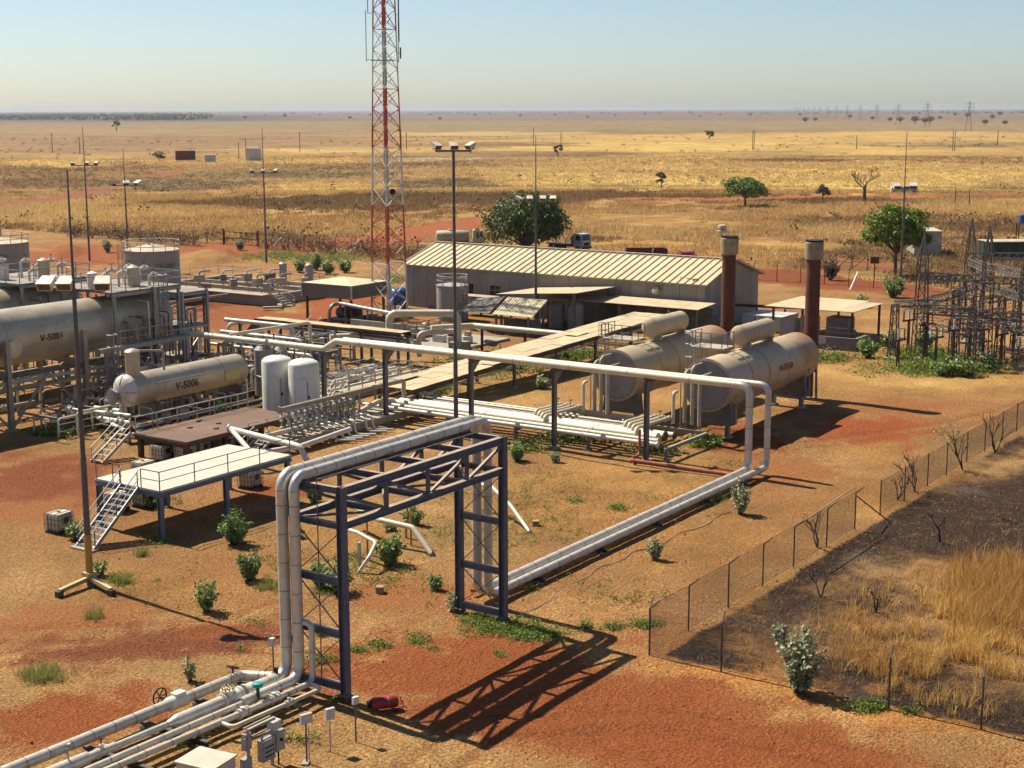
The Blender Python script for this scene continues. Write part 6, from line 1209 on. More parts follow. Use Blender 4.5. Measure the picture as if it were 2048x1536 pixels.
def wheel(r, c, ax, rad=.5): 
    o = MB().lathe(V(c) - V(ax) * .15, ax, [(0, rad * .6), (.02, rad * .95), (.08, rad), (.24, rad), (.3, rad * .6)], 18).build('wheel', 'rubber', r); MB().lathe(V(c) - V(ax) * .17, ax, [(0, rad * .2), (.02, rad * .55), (.33, rad * .55)], 12).build('rim', 'galv', o)
def truck(lab, x, y, rz, kind):
    r = thing('parked_truck', lab, 'truck', (x, y, 0), 'trucks behind the shed'); q_ = Matrix.Rotation(rz, 3, 'Z'); F_ = lambda a, b, c: V((x, y, 0)) + q_ @ V((a, b, c))
    cab = [(1.7, 1.0), (3.55, 1.0), (3.6, 1.9), (3.35, 3.0), (1.75, 3.05), (1.7, 1.0)][:5]; b = MB(); n = 5
    for s in (-1.15, 1.15): b.v += [tuple(F_(a_, s, c_)) for a_, c_ in cab]
    b.f += [tuple(range(n)), tuple(range(n, 2 * n))[::-1]] + [(i, n + i, n + (i + 1) % n, (i + 1) % n) for i in range(n)]; b.build('cab', 'truck_white', r, False)
    wv = [F_(3.615, -1.0, 1.95), F_(3.615, 1.0, 1.95), F_(3.40, .95, 2.85), F_(3.40, -.95, 2.85)]; MB().add(wv, [(0, 1, 2, 3)]).build('windscreen', 'glass', r, False)
    for s in (-1.165, 1.165): MB().add([F_(2.3, s, 1.95), F_(3.4, s, 1.95), F_(3.2, s, 2.75), F_(2.3, s, 2.75)], [(0, 1, 2, 3)]).build('side_window', 'glass', r, False)
    MB().box(F_(3.65, 0, .8), (.16, 2.3, .35), rz).build('bumper', 'steel_dark', r); MB().box(F_(3.6, 0, 1.35), (.06, 1.4, .5), rz).build('grille', 'iron', r)
    for s in (-.85, .85): MB().cyl(F_(3.58, s, 1.3), F_(3.66, s, 1.3), .14, 10).build('headlight', 'lamp_white', r)
    for s in (-.4, .4): MB().bar(F_(-4.4, s, .9), F_(3.3, s, .9), .18, .24).build('chassis_rail', 'steel_dark', r)
    for a_ in (2.6, -2.2, -3.4):
        for s in (-1.0, 1.0): wheel(r, F_(a_, s, .5), q_ @ V((0, 1, 0)))
    if kind == 'tanker': MB().lathe(F_(-4.5, 0, 1.95), q_ @ V((1, 0, 0)), [(0, .4), (.15, .95), (.3, 1.05), (5.4, 1.05), (5.6, .9), (5.7, .4)], 24).build('tank_body', 'tank_roof', r); MB().lathe(F_(-2, 0, 2.95), (0, 0, 1), [(0, .35), (.2, .35), (.25, .2)], 14).build('hatch', 'trim', r)
    else:
        MB().box(F_(-1.6, 0, 1.12), (5.8, 2.3, .14), rz).build('flat_bed', 'steel_rust', r); MB().box(F_(1.25, 0, 1.9), (.1, 2.3, 1.5), rz).build('headboard', 'steel_cream', r)
        for a_ in (-4, -2, 0): 
            for s in (-1.12, 1.12): MB().bar(F_(a_, s, 1.1), F_(a_, s, 1.8), .1).build('stake', 'steel_cream', r)
    return r
p = P(1140, 502); truck('white cabbed flatbed truck parked right of the dark green tree', p.x, p.y, R(-100), 'flat'); p = P(925, 496); truck('white tanker truck partly hidden behind the shed roof', p.x, p.y, R(-52), 'tanker')
sk2 = thing('open_skip', 'dark red open skip standing behind the shed ridge', 'skip', P(1295, 520)); p = P(1292, 519); q_ = Matrix.Rotation(R(-55), 3, 'Z'); b = MB()
for s, hh in ((-1, 0), (1, 0)): pass
MB().box(p + V((0, 0, .3)), (6.2, 2.4, .2), R(-55)).build('floor', 'dump_red', sk2)
for a, d in (((0, -1.2), (6.4, .1)), ((0, 1.2), (6.4, .1)), ((-3.15, 0), (.1, 2.3)), ((3.15, 0), (.1, 2.3))): MB().box(p + q_ @ V((*a, 1.0)), (*d, 1.5), R(-55)).build('side', 'dump_red', sk2)
for k in range(5): MB().box(p + q_ @ V((-2.4 + 1.2 * k, -1.28, 1.0)), (.12, .08, 1.4), R(-55)).build('rib', 'dump_red', sk2)
MB().bar(p + q_ @ V((.5, -1.6, .1)), p + q_ @ V((1.0, -1.3, 1.9)), .14).build('prop', 'tank_roof', sk2)
pd = thing('cable_drum', 'pink drum lying beside the dark red skip', 'drum', P(1370, 520)); p = P(1372, 519); MB().lathe(p + V((-1.2, .6, .75)), (.8, -.6, 0), [(0, .3), (.02, .8), (.2, .8), (.22, .62), (2.2, .62), (2.22, .8), (2.4, .8)], 20).build('drum', 'pink', pd)
for t_ in (.1, 2.3): MB().box(p + V((-1.2 + .8 * t_, .6 - .6 * t_, .1)), (.5, 1.2, .25), R(-37)).build('chock', 'steel_dark', pd)
for i, (px, py) in enumerate(((1797, 385), (1818, 385))):
    p = P(px, py); r = thing('distant_car', 'white car, %s of two on the far red track' % ('left', 'right')[i], 'car', p, 'cars on the far track'); q_ = Matrix.Rotation(R(-56), 3, 'Z'); b = MB(); prf = [(-2.2, .4), (2.2, .4), (2.25, 1.0), (1.2, 1.1), (.6, 1.75), (-1.9, 1.8), (-2.2, 1.1)]; n = 7
    for s in (-.9, .9): b.v += [tuple(p + q_ @ V((a_, s, c_))) for a_, c_ in prf]
    b.f += [tuple(range(n)), tuple(range(n, 14))[::-1]] + [(k, n + k, n + (k + 1) % n, (k + 1) % n) for k in range(n)]; b.build('body', 'truck_white', r, False)
    for a_ in (-1.4, 1.4):
        for s in (-.85, .85): wheel(r, p + q_ @ V((a_, s, .38)), q_ @ V((0, 1, 0)), .38)
    for s in (-.92, .92): MB().add([p + q_ @ V((a_, s, c_)) for a_, c_ in ((-1.8, 1.2), (.9, 1.2), (.5, 1.65), (-1.75, 1.7))], [(0, 1, 2, 3)]).build('side_window', 'glass', r, False)
# ------------------------------------------------------------------ transmission line
pyl = thing('pylon', 'x', 'pylon', (0, 0, 0), 'transmission pylons'); b = MB(); H = 30
cw = lambda z: 3.2 - 2.5 * min(z, 20) / 20 if z < 20 else .7 - .02 * (z - 20)
for k in range(4):
    sx, sy = (1, 1, -1, -1)[k], (1, -1, -1, 1)[k]; zz = [0, 5, 10, 14, 17, 20, 23, 26, 28]
    for i in range(8):
        z0, z1 = zz[i], zz[i + 1]; p0, p1 = V((sx * cw(z0), sy * cw(z0), z0)), V((sx * cw(z1), sy * cw(z1), z1)); b.bar(p0, p1, .2); sx2, sy2 = (1, 1, -1, -1)[(k + 1) % 4], (1, -1, -1, 1)[(k + 1) % 4]
        b.bar(p0, V((sx2 * cw(z1), sy2 * cw(z1), z1)), .1)
    b.bar((sx * cw(28), sy * cw(28), 28), (0, 0, 30), .2)
b.build('body', 'steel_grey', pyl)
for z, w in ((20, 5.2), (23.5, 4.2), (27, 3.6)):
    for s in (-1, 1): 
        MB().bar((0, 0, z), (0, s * w, z + .3), .3).build('cross_arm', 'steel_grey', pyl); MB().cyl((0, s * w, z + .3), (0, s * w, z - 1.6), .12, 6).build('insulator', 'steel_dark', pyl)
ord_ = ('first', 'second', 'third', 'fourth', 'fifth', 'sixth', 'seventh', 'eighth', 'ninth', 'tenth', 'eleventh', 'twelfth', 'thirteenth', 'fourteenth', 'fifteenth', 'sixteenth', 'seventeenth')
az = AZ - math.atan(446 / 3050); dl = V((math.cos(az), math.sin(az), 0)); dn = V((dl.y, -dl.x, 0))
for k in range(15):
    o = pyl if k == 0 else copy_tree(pyl); o.location = dl * (1200 + 322 * k) + dn * 225; o.rotation_euler = (0, 0, az); o['label'] = 'far steel pylon, %s in the line counted from the right edge' % ord_[k]
# wooden distribution poles on the plain
for i, (px, py, h) in enumerate(((105, 306, 11), (600, 304, 11), (813, 300, 10), (478, 318, 8), (492, 318, 10), (1067, 292, 12), (1122, 295, 9), (1505, 300, 11), (1508, 300, 11), (1905, 302, 11), (1909, 302, 11), (1713, 298, 8), (1910, 410, 4.2), (1938, 412, 4.2), (1995, 290, 9), (160, 308, 9))):
    p = P(px, py); s = (p - CAM).length / 300; r = thing('wooden_pole', 'thin dark pole on the open plain, %s' % ('far left edge', 'left of the radio tower', 'right of the radio tower', 'left of the white cabin', 'behind the white cabin', 'behind the four lamp mast', 'right of the four lamp mast', 'left of a close pair in mid field', 'right of a close pair in mid field', 'left of the right hand pair', 'right of the right hand pair', 'alone before the pylons', 'short and leaning near the right edge', 'short at the right edge', 'alone at the far right', 'second from the left edge')[i], 'pole', p, 'poles on the plain')
    MB().tube([p, p + V((0, 0, h))], [.14 * max(1, s * .6), .09 * max(1, s * .6)], 6).build('shaft', 'steel_dark', r)
    if h > 8: MB().bar(p + V((0, 0, h * .93)) - rt0 * .9, p + V((0, 0, h * .93)) + rt0 * .9, .12).build('cross_arm', 'steel_dark', r)
# ------------------------------------------------------------------ fences
def ordn(n):
    u = ('', 'first', 'second', 'third', 'fourth', 'fifth', 'sixth', 'seventh', 'eighth', 'ninth', 'tenth', 'eleventh', 'twelfth', 'thirteenth', 'fourteenth', 'fifteenth', 'sixteenth', 'seventeenth', 'eighteenth', 'nineteenth')
    return u[n] if n < 20 else ('twentieth', 'thirtieth', 'fortieth')[n // 10 - 2] if n % 10 == 0 else ('twenty ', 'thirty ', 'forty ')[n // 10 - 2] + u[n % 10]
def wires(a, b, h, s=.13, r=.005):
    a, b = V(a), V(b); L_ = (b - a).length; d = (b - a) / L_; m_ = MB(); sd = V((-d.y, d.x, 0)) * r; z = V((0, 0, r)); n = int(L_ / s)
    def w(p, q_): 
        m_.add([p + sd, p - sd, p + z * 1.6, q_ + sd, q_ - sd, q_ + z * 1.6], [(0, 1, 4, 3), (1, 2, 5, 4), (2, 0, 3, 5)])
    H = V((0, 0, h)); k = int(h / s)
    for i in range(-k, n + 1):
        for sg in (1, -1):
            t0, t1 = i * s, i * s + h; z0, z1 = 0., h
            if t0 < 0: z0 = -t0; t0 = 0.
            if t1 > L_: z1 = h - (t1 - L_); t1 = L_
            if t1 - t0 < .05: continue
            if sg > 0: w(a + d * t0 + V((0, 0, z0 + .06)), a + d * t1 + V((0, 0, z1 + .06)))
            else: w(a + d * t0 + V((0, 0, h - z0 + .06)), a + d * t1 + V((0, 0, h - z1 + .06)))
    for zz in (.08, h * .5, h + .05): w(a + V((0, 0, zz)), b + V((0, 0, zz)))
    return m_
def fence(lab, posts, arm, h=2.1, m_='steel_dark', arms=True, step=.13, r=.005, pw=.075, loc=None):
    f = thing('wire_fence', lab, 'fence', loc or posts[0])
    for i, p in enumerate(posts):
        p = V(p); b = MB().cyl(p - V((0, 0, .1)), p + V((0, 0, h)), pw / 2, 7); 
        if arms: b.cyl(p + V((0, 0, h)), p + V(arm) * .42 + V((0, 0, h + .38)), pw / 2.2, 6)
        b.build('post', m_, f)
        if i < len(posts) - 1:
            wires(p, posts[i + 1], h - .1, step, r).build('mesh_panel', m_, f, False)
            if arms:
                q_ = V(posts[i + 1])
                for t_ in (.4, .75, 1): MB().cyl(p + V(arm) * .42 * t_ + V((0, 0, h + .38 * t_)), q_ + V(arm) * .42 * t_ + V((0, 0, h + .38 * t_ - .02)), r * 1.2, 4).build('barbed_wire', m_, f)
    return f
fa = fence('sagging wire fence with bent post tops between the yard and the burnt ground', [(x, 29.5, 0) for x in (53.8, 57.4, 61.4, 65.2, 68.9, 73.2, 77.2)], (0.3, -1, 0))
MB().bar((77.3, 29.5, 1.9), (79.6, 28.3, 0), .06).build('prop', 'steel_dark', fa)
MB().bar((77.2, 29.5, 2.5), (69, 29.3, 2.25), .05).build('loose_pole', 'wood_block', fa)
fence('straight continuation of the wire fence towards the right edge with scorched shrubs', [(x, 29.4, 0) for x in (80.8, 84.8, 88.9, 92.5, 96.6, 100.5, 104.5, 108, 112)], (0, -1, 0), arms=False)
fence('wire fence running from the corner to the lower right edge', [(53.8, y, 0) for y in (29.49, 26.1, 22.6, 18.9, 15.3, 11.8, 8.4)], (1, .2, 0))
fence('long back fence with bent post tops beyond the tanks and shed', [(187 - .0 * k, 60 + 3.4 * k, 0) for k in range(36)], (.7, -.5, 0), 2.3, 'steel_rust', True, .4, .012, .11)
fence('far left stretch of the back fence beyond the gate', [(188, 189 + 3.4 * k, 0) for k in range(14)], (.7, -.5, 0), 2.3, 'steel_rust', True, .4, .012, .11)
gt = thing('fence_gate', 'double mesh gate in the back fence beside the red road', 'gate', (187.5, 184, 0))
for y0_, y1_ in ((180.0, 183.6), (183.9, 187.6)):
    f = MB(); 
    for a, b in (((y0_, .2), (y1_, .2)), ((y0_, 2.3), (y1_, 2.3)), ((y0_, .2), (y0_, 2.3)), ((y1_, .2), (y1_, 2.3)), ((y0_, 1.25), (y1_, 1.25))): f.bar((187.5, a[0], a[1]), (187.5, b[0], b[1]), .09)
    l_ = f.build('gate_leaf', 'steel_rust', gt); wires((187.5, y0_, .15), (187.5, y1_, .15), 2.0, .35, .012).build('mesh', 'steel_rust', l_, False)
for y_ in (179.7, 187.9): MB().bar((187.5, y_, 0), (187.5, y_, 2.8), .22).build('gate_post', 'steel_rust', gt)
for i, (px, py, dx) in enumerate(((542, 500, 14), (697, 508, 12), (1405, 560, 12), (1700, 580, 10))):
    p = P(px, py); q_ = thing('fence_stay', 'pale slanted stay pole of the back fence, %s' % ('left of the tower', 'just left of the tower', 'right of the shed', 'near the round tree')[i], 'pole', p, 'pale fence stays'); MB().bar(p, p + V((2.0, -.8 + .2 * i, 2.2)), .15).build('pole', 'box_white', q_); MB().box(p, (.3, .3, .1)).build('foot', 'concrete', q_)
gf = thing('gate_frame', 'free standing rusty pipe frames beside the round green tree', 'frame', P(1700, 535))
for px, w, h in ((1672, 30, 30), (1705, 30, 30)):
    a, b = P(px, 537), P(px + w, 541); f = MB(); Z_ = V((0, 0, 2.2)); 
    for s, e in ((a, a + Z_), (b, b + Z_), (a + Z_, b + Z_), (a + Z_ * .5, b + Z_ * .5), (a, b + Z_)): f.bar(s, e, .09)
    f.build('frame_panel', 'steel_rust', gf)
a = P(1748, 560); MB().bar(a, a + V((0, 0, 3.2)), .12).build('post', 'steel_rust', gf); MB().box(a + V((0, 0, 2.7)), (.1, 1.2, .9), R(34)).build('sign_frame', 'steel_rust', gf)
# ------------------------------------------------------------------ leaves
leafmat('charred', (.02, .016, .013), (.07, .05, .035), 0)
leafmat('leaf_scrub', (.09, .075, .03), (.20, .15, .06))
def leafmesh(name, C, Nn, size, m_, parent, asp=.55, rs_=None, droop=.3):
    """C: centres (n,3), Nn: outward normals (n,3); one folded leaf (2 triangles) each"""
    rs_ = rs_ or np.random.default_rng(1); n = len(C); up_ = rs_.normal(size=(n, 3)); up_[:, 2] += droop
    Nn = Nn + rs_.normal(size=(n, 3)) * .55; Nn /= np.linalg.norm(Nn, axis=1)[:, None] + 1e-9
    t_ = up_ - Nn * (up_ * Nn).sum(1)[:, None]; t_ /= np.linalg.norm(t_, axis=1)[:, None] + 1e-9; s = np.cross(Nn, t_)
    sz = (size * rs_.uniform(.65, 1.25, n))[:, None]
    v_ = np.stack([C - t_ * sz * .5, C + s * sz * asp * .5 + Nn * sz * .08, C + t_ * sz * .5, C - s * sz * asp * .5 + Nn * sz * .08], 1).reshape(-1, 3)
    og = ORG[parent] if parent is not None else V((0, 0, 0)); v_ = v_ - np.array(og)
    me_ = bpy.data.meshes.new(name); me_.vertices.add(len(v_)); me_.vertices.foreach_set('co', v_.astype(np.float32).ravel())
    f = (np.arange(n)[:, None] * 4 + np.array([0, 1, 2, 0, 2, 3])[None]).astype(np.int32); me_.loops.add(f.size); me_.loops.foreach_set('vertex_index', f.ravel()); me_.polygons.add(n * 2); me_.polygons.foreach_set('loop_start', (np.arange(n * 2) * 3).astype(np.int32)); me_.update(calc_edges=True)
    me_.materials.append(MT[m_]); o = bpy.data.objects.new(name, me_); COL.objects.link(o)
    if parent is not None: o.parent = parent; ORG[o] = og
    return o
def shrub(p, h, w, lab, m_='leaf_shrub', seed=0, size=.16, dens=1.0, group='leafy milkweed shrubs'):
    """upright stems carrying opposite pairs of broad leaves"""
    r = thing('milkweed_shrub', lab, 'shrub', p, group); q_ = np.random.default_rng(seed); st_ = MB(); C = []; Nn = []
    ns = max(5, int(11 * w * dens))
    for k in range(ns):
        a = q_.uniform(0, 6.28); rr = w * .5 * math.sqrt(q_.uniform(.02, 1)); tip = V(p) + V((rr * math.cos(a), rr * math.sin(a), h * q_.uniform(.55, 1) * (1 - .35 * (rr / (w * .5 + .01)) ** 2)))
        base = V(p) + V((rr * .2 * math.cos(a), rr * .2 * math.sin(a), -.03)); mid = base.lerp(tip, .5) + V((q_.normal() * .05, q_.normal() * .05, .05)); st_.tube([base, mid, tip], [.025, .018, .008], 5)
        nl = int(13 * dens + h * 9)
        for i in range(nl):
            t_ = .12 + .88 * (i + q_.random()) / nl; c_ = base.lerp(mid, t_ * 2) if t_ < .5 else mid.lerp(tip, t_ * 2 - 1); b = q_.uniform(0, 6.28); o = V((math.cos(b), math.sin(b), .25)); C.append(c_ + o * size * q_.uniform(.4, 1.1)); Nn.append(V((o.x * .6, o.y * .6, .8)))
    st_.build('stems', 'barkm', r); leafmesh('crown', np.array(C), np.array(Nn), size, m_, r, .62, q_); return r
SH = [(470, 1088, 1.65, 1.3, 'largest leafy shrub in the shade right of the pale deck', 'leaf_shrub'), (500, 1160, 1.5, 1.05, 'leafy shrub just below the largest one right of the deck', 'leaf_shrub'), (413, 1222, 1.25, .85, 'leafy shrub alone on the straw above the metering lines', 'leaf_shrub'), (150, 1078, 1.0, .9, 'leafy shrub at the foot of the stair by the lone tote', 'leaf_shrub'), (200, 1152, .8, .5, 'small shrub behind the yellow mast base', 'leaf_shrub'),
      (380, 1362, 1.05, .45, 'slim pale shrub beside the big spoked handwheel', 'leaf_pale'), (778, 1130, 1.45, 1.0, 'pale shrub framed by the bridge legs in the middle', 'leaf_shrub'), (678, 1185, 1.5, 1.2, 'leafy shrub right behind the front bridge column', 'leaf_shrub'), (828, 1050, 1.1, .95, 'leafy shrub behind the cream vent pipe', 'leaf_shrub'), (870, 1180, .75, .6, 'small shrub low in the middle of the bridge opening', 'leaf_shrub'), (780, 1062, .5, .5, 'tiny shrub left of the vent pipes behind the bridge', 'leaf_shrub'), (630, 1005, 1.2, .9, 'shrub seen through the bridge left end behind the risers', 'leaf_shrub'),
      (905, 1225, 1.0, .5, 'pale shrub hugging the far bridge column', 'leaf_pale'), (1035, 922, 1.3, .9, 'pale shrub beneath the overhead pipe near the low rack', 'leaf_shrub'), (1112, 925, .7, .5, 'small pale shrub beside the second overhead support', 'leaf_pale'), (1480, 1028, 1.55, .85, 'tall pale shrub leaning on the far end of the ground pipes', 'leaf_pale'), (1310, 1118, 1.05, .65, 'pale shrub in front of the ground pipes', 'leaf_pale'), (1600, 1385, 2.6, 1.6, 'large pale shrub outside the fence, lower right', 'leaf_pale'), (1560, 1285, .9, .35, 'scraggy pale shrub behind the large one outside the fence', 'leaf_pale'),
      (1735, 715, 1.6, 1.3, 'leafy shrub left of the switchyard', 'leaf_shrub'), (1780, 700, 1.4, 1.1, 'leafy shrub at the first switchyard stand', 'leaf_shrub'), (1785, 595, 2.6, 2.4, 'dark bush beside the rightmost mast', 'leaf_shrub'), (600, 545, 1.8, 1.5, 'round shrub left of the radio tower by the pit', 'leaf_shrub'), (632, 540, 2.3, 1.4, 'tallest shrub between the pit and the tower', 'leaf_shrub'), (658, 548, 1.6, 1.5, 'low shrub between the pit and the tower', 'leaf_shrub'), (692, 545, 1.7, 1.6, 'shrub just left of the radio tower', 'leaf_shrub'), (1085, 776, 1.0, .9, 'pale shrub in front of the covered rack', 'leaf_pale'),
      (1880, 750, 1.3, 1.6, 'leafy bush at the foot of the switchyard, left of centre', 'leaf_shrub'), (1925, 752, 1.5, 1.8, 'leafy bush at the foot of the switchyard, middle', 'leaf_shrub'), (1975, 742, 1.2, 1.5, 'leafy bush at the foot of the switchyard, right', 'leaf_shrub'), (1850, 700, 1.8, 1.6, 'bush among the switchyard stands', 'leaf_shrub'), (1700, 680, .9, .8, 'small shrub under the transformer shelter roof', 'leaf_shrub'), (1720, 615, 1.5, 1.4, 'shrub beside the transformer shelter', 'leaf_shrub'), (215, 505, 2.0, 1.0, 'pale shrub under the far left mast', 'leaf_pale'), (480, 500, 1.8, 1.0, 'pale shrub in front of the back gate', 'leaf_pale'), (1660, 560, 2.6, 1.8, 'grey bush between the second stack and the round tree', 'leaf_far'), (300, 1015, .9, .7, 'shrub in the shade under the stair', 'leaf_shrub'), (595, 1075, .5, .6, 'tiny shrub left of the tall risers', 'leaf_shrub'), (640, 1175, 1.2, .9, 'pale shrub behind the bridge brace rods', 'leaf_shrub')]
for i, (px, py, h, w, lab, m_) in enumerate(SH): d = P(px, py).length; shrub(P(px, py), h * random.Random(i).uniform(1.12, 1.42), w * random.Random(i + 50).uniform(1.15, 1.6), lab, m_, i, random.Random(i + 9).uniform(.15, .23) if d < 110 else .34, random.Random(i + 77).uniform(1.0, 1.8) if d < 110 else .9)
def branches(r, p, d, L_, rad, depth, rs_, b, tips):
    q_ = p + d * L_; mid = p.lerp(q_, .5) + V((rs_.uniform(-.1, .1), rs_.uniform(-.1, .1), rs_.uniform(-.05, .05))) * L_; b.tube([p, mid, q_], [rad, rad * .8, rad * .6], 6 if depth > 1 else 4)
    if depth == 0: tips.append(q_); return
    for k in range(rs_.choice((2, 3))): branches(r, q_ if k else mid.lerp(q_, .7), (d + V((rs_.uniform(-.75, .75), rs_.uniform(-.75, .75), rs_.uniform(-.1, .5)))).normalized(), L_ * rs_.uniform(.6, .85), rad * .6, depth - 1, rs_, b, tips)
for i, (px, py, h, n, lv, lab) in enumerate(((1830, 985, 1.1, 4, 0, 'scorched bare shrub with forked stems by the fence, leftmost of the forked ones'), (1925, 940, 1.2, 4, 1, 'scorched forked shrub with one tuft of pale leaves by the fence'), (1990, 905, 1.2, 4, 0, 'scorched bare shrub by the fence nearest the right edge'), (1880, 1085, .9, 2, 0, 'single bent burnt stem on the black ground'), (1640, 1195, .7, 2, 0, 'thin burnt twig upright near the fence corner'), (1752, 1225, .6, 2, 0, 'leaning burnt stick on the black ground'), (1635, 1095, .9, 3, 0, 'thin bare twigs behind the wire fence'), (1795, 1000, .8, 3, 0, 'low scorched twigs under the fence line'))):
    p = P(px, py); r = thing('burnt_shrub', lab, 'shrub', p, 'scorched shrubs outside the fence'); rs_ = random.Random(i); b = MB(); tips = []
    for k in range(n): branches(r, p, V((rs_.uniform(-.5, .5), rs_.uniform(-.5, .5), 1)).normalized(), h, .045, 2, rs_, b, tips)
    b.build('stems', 'char', r)
    g_ = np.random.default_rng(i); C = np.array([tuple(t_) for t_ in tips for _ in range(2)]) + g_.normal(size=(len(tips) * 2, 3)) * .08; leafmesh('dry_leaves', C, g_.normal(size=C.shape), .11, 'leaf_dry', r, .5, g_)
    if lv:
        c_ = max(tips, key=lambda t_: t_.z - (t_ - p).dot(rt0) * .3); C = np.array(c_) + g_.normal(size=(110, 3)) * np.array([.42, .42, .3]); leafmesh('crown', C, g_.normal(size=C.shape), .17, 'leaf_pale', r, .6, g_)
def tree(name, lab, p, h, cw, ch, m_, seed, nc=46, nl=75, ls=.34, flat=1.0, trunk=.3, group='trees beyond the back fence', lean=0):
    r = thing(name, lab, 'tree', p, group); g_ = np.random.default_rng(seed); rs_ = random.Random(seed); p = V(p); zc = h - ch / 2
    fork = p + V((lean, 0, max(.6, h - ch * .95))); MB().tube([p - V((0, 0, .2)), p.lerp(fork, .5) + V((.12, .05, 0)), fork], [trunk, trunk * .8, trunk * .7], 9).build('trunk', 'barkm', r)
    C = []; Nn = []; lb = MB()
    for k in range(nc):
        d = g_.normal(size=3); d /= np.linalg.norm(d); d[2] = d[2] if d[2] > -.55 else -d[2]; rr = g_.uniform(.55, 1.0) ** .5; lump = 1 + .22 * math.sin(3 * math.atan2(d[1], d[0]) + seed) + .12 * g_.normal()
        c_ = np.array([p.x, p.y, p.z + zc]) + d * rr * lump * np.array([cw / 2, cw / 2, ch / 2 * flat]) * .86
        if k % 4 == 0: lb.tube([fork, fork.lerp(V(c_), .5) + V((0, 0, .3)), V(c_)], [trunk * .4, trunk * .22, .04], 5)
        cr = g_.uniform(.5, 1.0) * cw * .17; q_ = g_.normal(size=(nl, 3)); q_ /= np.linalg.norm(q_, axis=1)[:, None]; q_ *= (g_.uniform(.3, 1, nl) ** .4)[:, None] * cr * np.array([1.15, 1.15, .8])
        C.append(c_ + q_); Nn.append(q_ / cr + np.array([0, 0, .35]))
    lb.build('limbs', 'barkm', r); leafmesh('crown', np.concatenate(C), np.concatenate(Nn), ls, m_, r, .6, g_); return r
tree('mango_tree', 'big dark green tree behind the shed roof', P(1052, 505), 9.2, 12.2, 8.8, 'leaf_dark', 3, 120, 130, .52, 1.0, .5)
tree('round_tree', 'round bright green tree beside the rightmost mast', P(1790, 552), 9.2, 8.6, 6.4, 'leaf_mid', 5, 90, 130, .46, 1.0, .28)
tree('spreading_tree', 'low spreading green tree out on the plain', P(1490, 413), 6.2, 10.5, 4.6, 'leaf_mid', 8, 60, 90, .55, 1.0, .35)
tree('plain_tree', 'small grey brown bush tree alone in the mid field', P(1323, 376), 4.6, 3.6, 3.8, 'leaf_far', 9, 22, 45, .5, 1, .2)
tree('plain_tree', 'small dark bush left of the bare tree', P(1645, 400), 3.8, 3.6, 3.2, 'leaf_far', 10, 22, 40, .5, 1, .2)
tree('plain_tree', 'dark round bush behind the four lamp mast', P(1116, 314), 6.4, 5, 5.6, 'leaf_far', 11, 20, 40, .6, 1, .3)
tree('plain_tree', 'small round bush left of the far red hut', P(318, 322), 4, 5.2, 3.8, 'leaf_dark', 12, 20, 40, .6, 1, .3)
tree('plain_tree', 'dark flat topped tree at the far left of the plain', P(233, 262), 12, 9, 8, 'leaf_far', 13, 20, 40, 1.1, 1, .6)
tree('plain_tree', 'grey tree alone on the middle of the plain', P(1418, 278), 6, 9, 5, 'leaf_far', 14, 20, 40, .9, 1, .5)
bb = thing('bare_tree', 'leafless grey tree out on the plain near the far track', 'tree', P(1728, 405), 'trees beyond the back fence'); p = P(1728, 405); rs_ = random.Random(5); b = MB(); tips = []
MB().tube([p - V((0, 0, .2)), p + V((.1, 0, 2.6)), p + V((0, 0, 4.2))], [.55, .42, .3], 9).build('trunk', 'barkm', bb)
for k in range(6): branches(bb, p + V((0, 0, 2.8 + .3 * k)), V((math.cos(k * 1.05), math.sin(k * 1.05), .75)).normalized(), 2.1, .14, 3, rs_, b, tips)
b.build('crown', 'barkm', bb)
# far scattered trees: one small tree copied, each its own object
ft = thing('far_tree', 'x', 'tree', (0, 0, 0), 'scattered trees near the horizon'); g_ = np.random.default_rng(2); MB().cyl((0, 0, 0), (0, 0, 3), .35, 6).build('trunk', 'barkm', ft)
q_ = g_.normal(size=(150, 3)); q_ /= np.linalg.norm(q_, axis=1)[:, None]; q_ *= g_.uniform(.4, 1, 150)[:, None] * np.array([4.5, 4.5, 2.6]); leafmesh('crown', q_ + np.array([0, 0, 5.2]), q_ / 4 + np.array([0, 0, .5]), 1.5, 'leaf_far', ft, .8, g_)
FT = [(1850, 248, 1.3), (1830, 247, 1.5), (1800, 245, 1.2), (1860, 246, 1.4), (1935, 236, 1.6), (2000, 232, 1.8), (1780, 243, 1.0), (1610, 245, 1.2), (1630, 243, 1), (1910, 232, 1.4), (2010, 250, .9), (1970, 250, 1.0), (570, 235, 1.5), (365, 240, 1.6), (490, 238, 1.2), (700, 238, 1), (880, 240, .9), (950, 232, 1.2), (1040, 234, 1.2), (1230, 232, 1), (1290, 230, 1.3), (1320, 229, 1), (1500, 232, 1.2), (1440, 231, 1), (420, 232, 1.3), (640, 231, 1.1), (740, 232, 1.2), (1110, 231, 1), (155, 228, 1.5), (1700, 236, 1.2), (1745, 240, 1.0), (1400, 234, .8), (530, 231, 1), (1600, 232, 1.3), (1880, 239, 1), (1985, 238, 1.2), (860, 231, 1.1), (980, 229, 1.2), (770, 240, .7), (1175, 236, .8)]
for i, (px, py, s) in enumerate(FT):
    o = ft if i == 0 else copy_tree(ft); o.location = P(px, py + 1); o.scale = (s * 1.1, s * 1.1, s); o.rotation_euler = (0, 0, i * 1.3); o['label'] = 'hazy tree near the horizon, %s in the far row counted from the left' % ordn(sorted(FT).index((px, py, s)) + 1)
g_ = np.random.default_rng(6); C = []
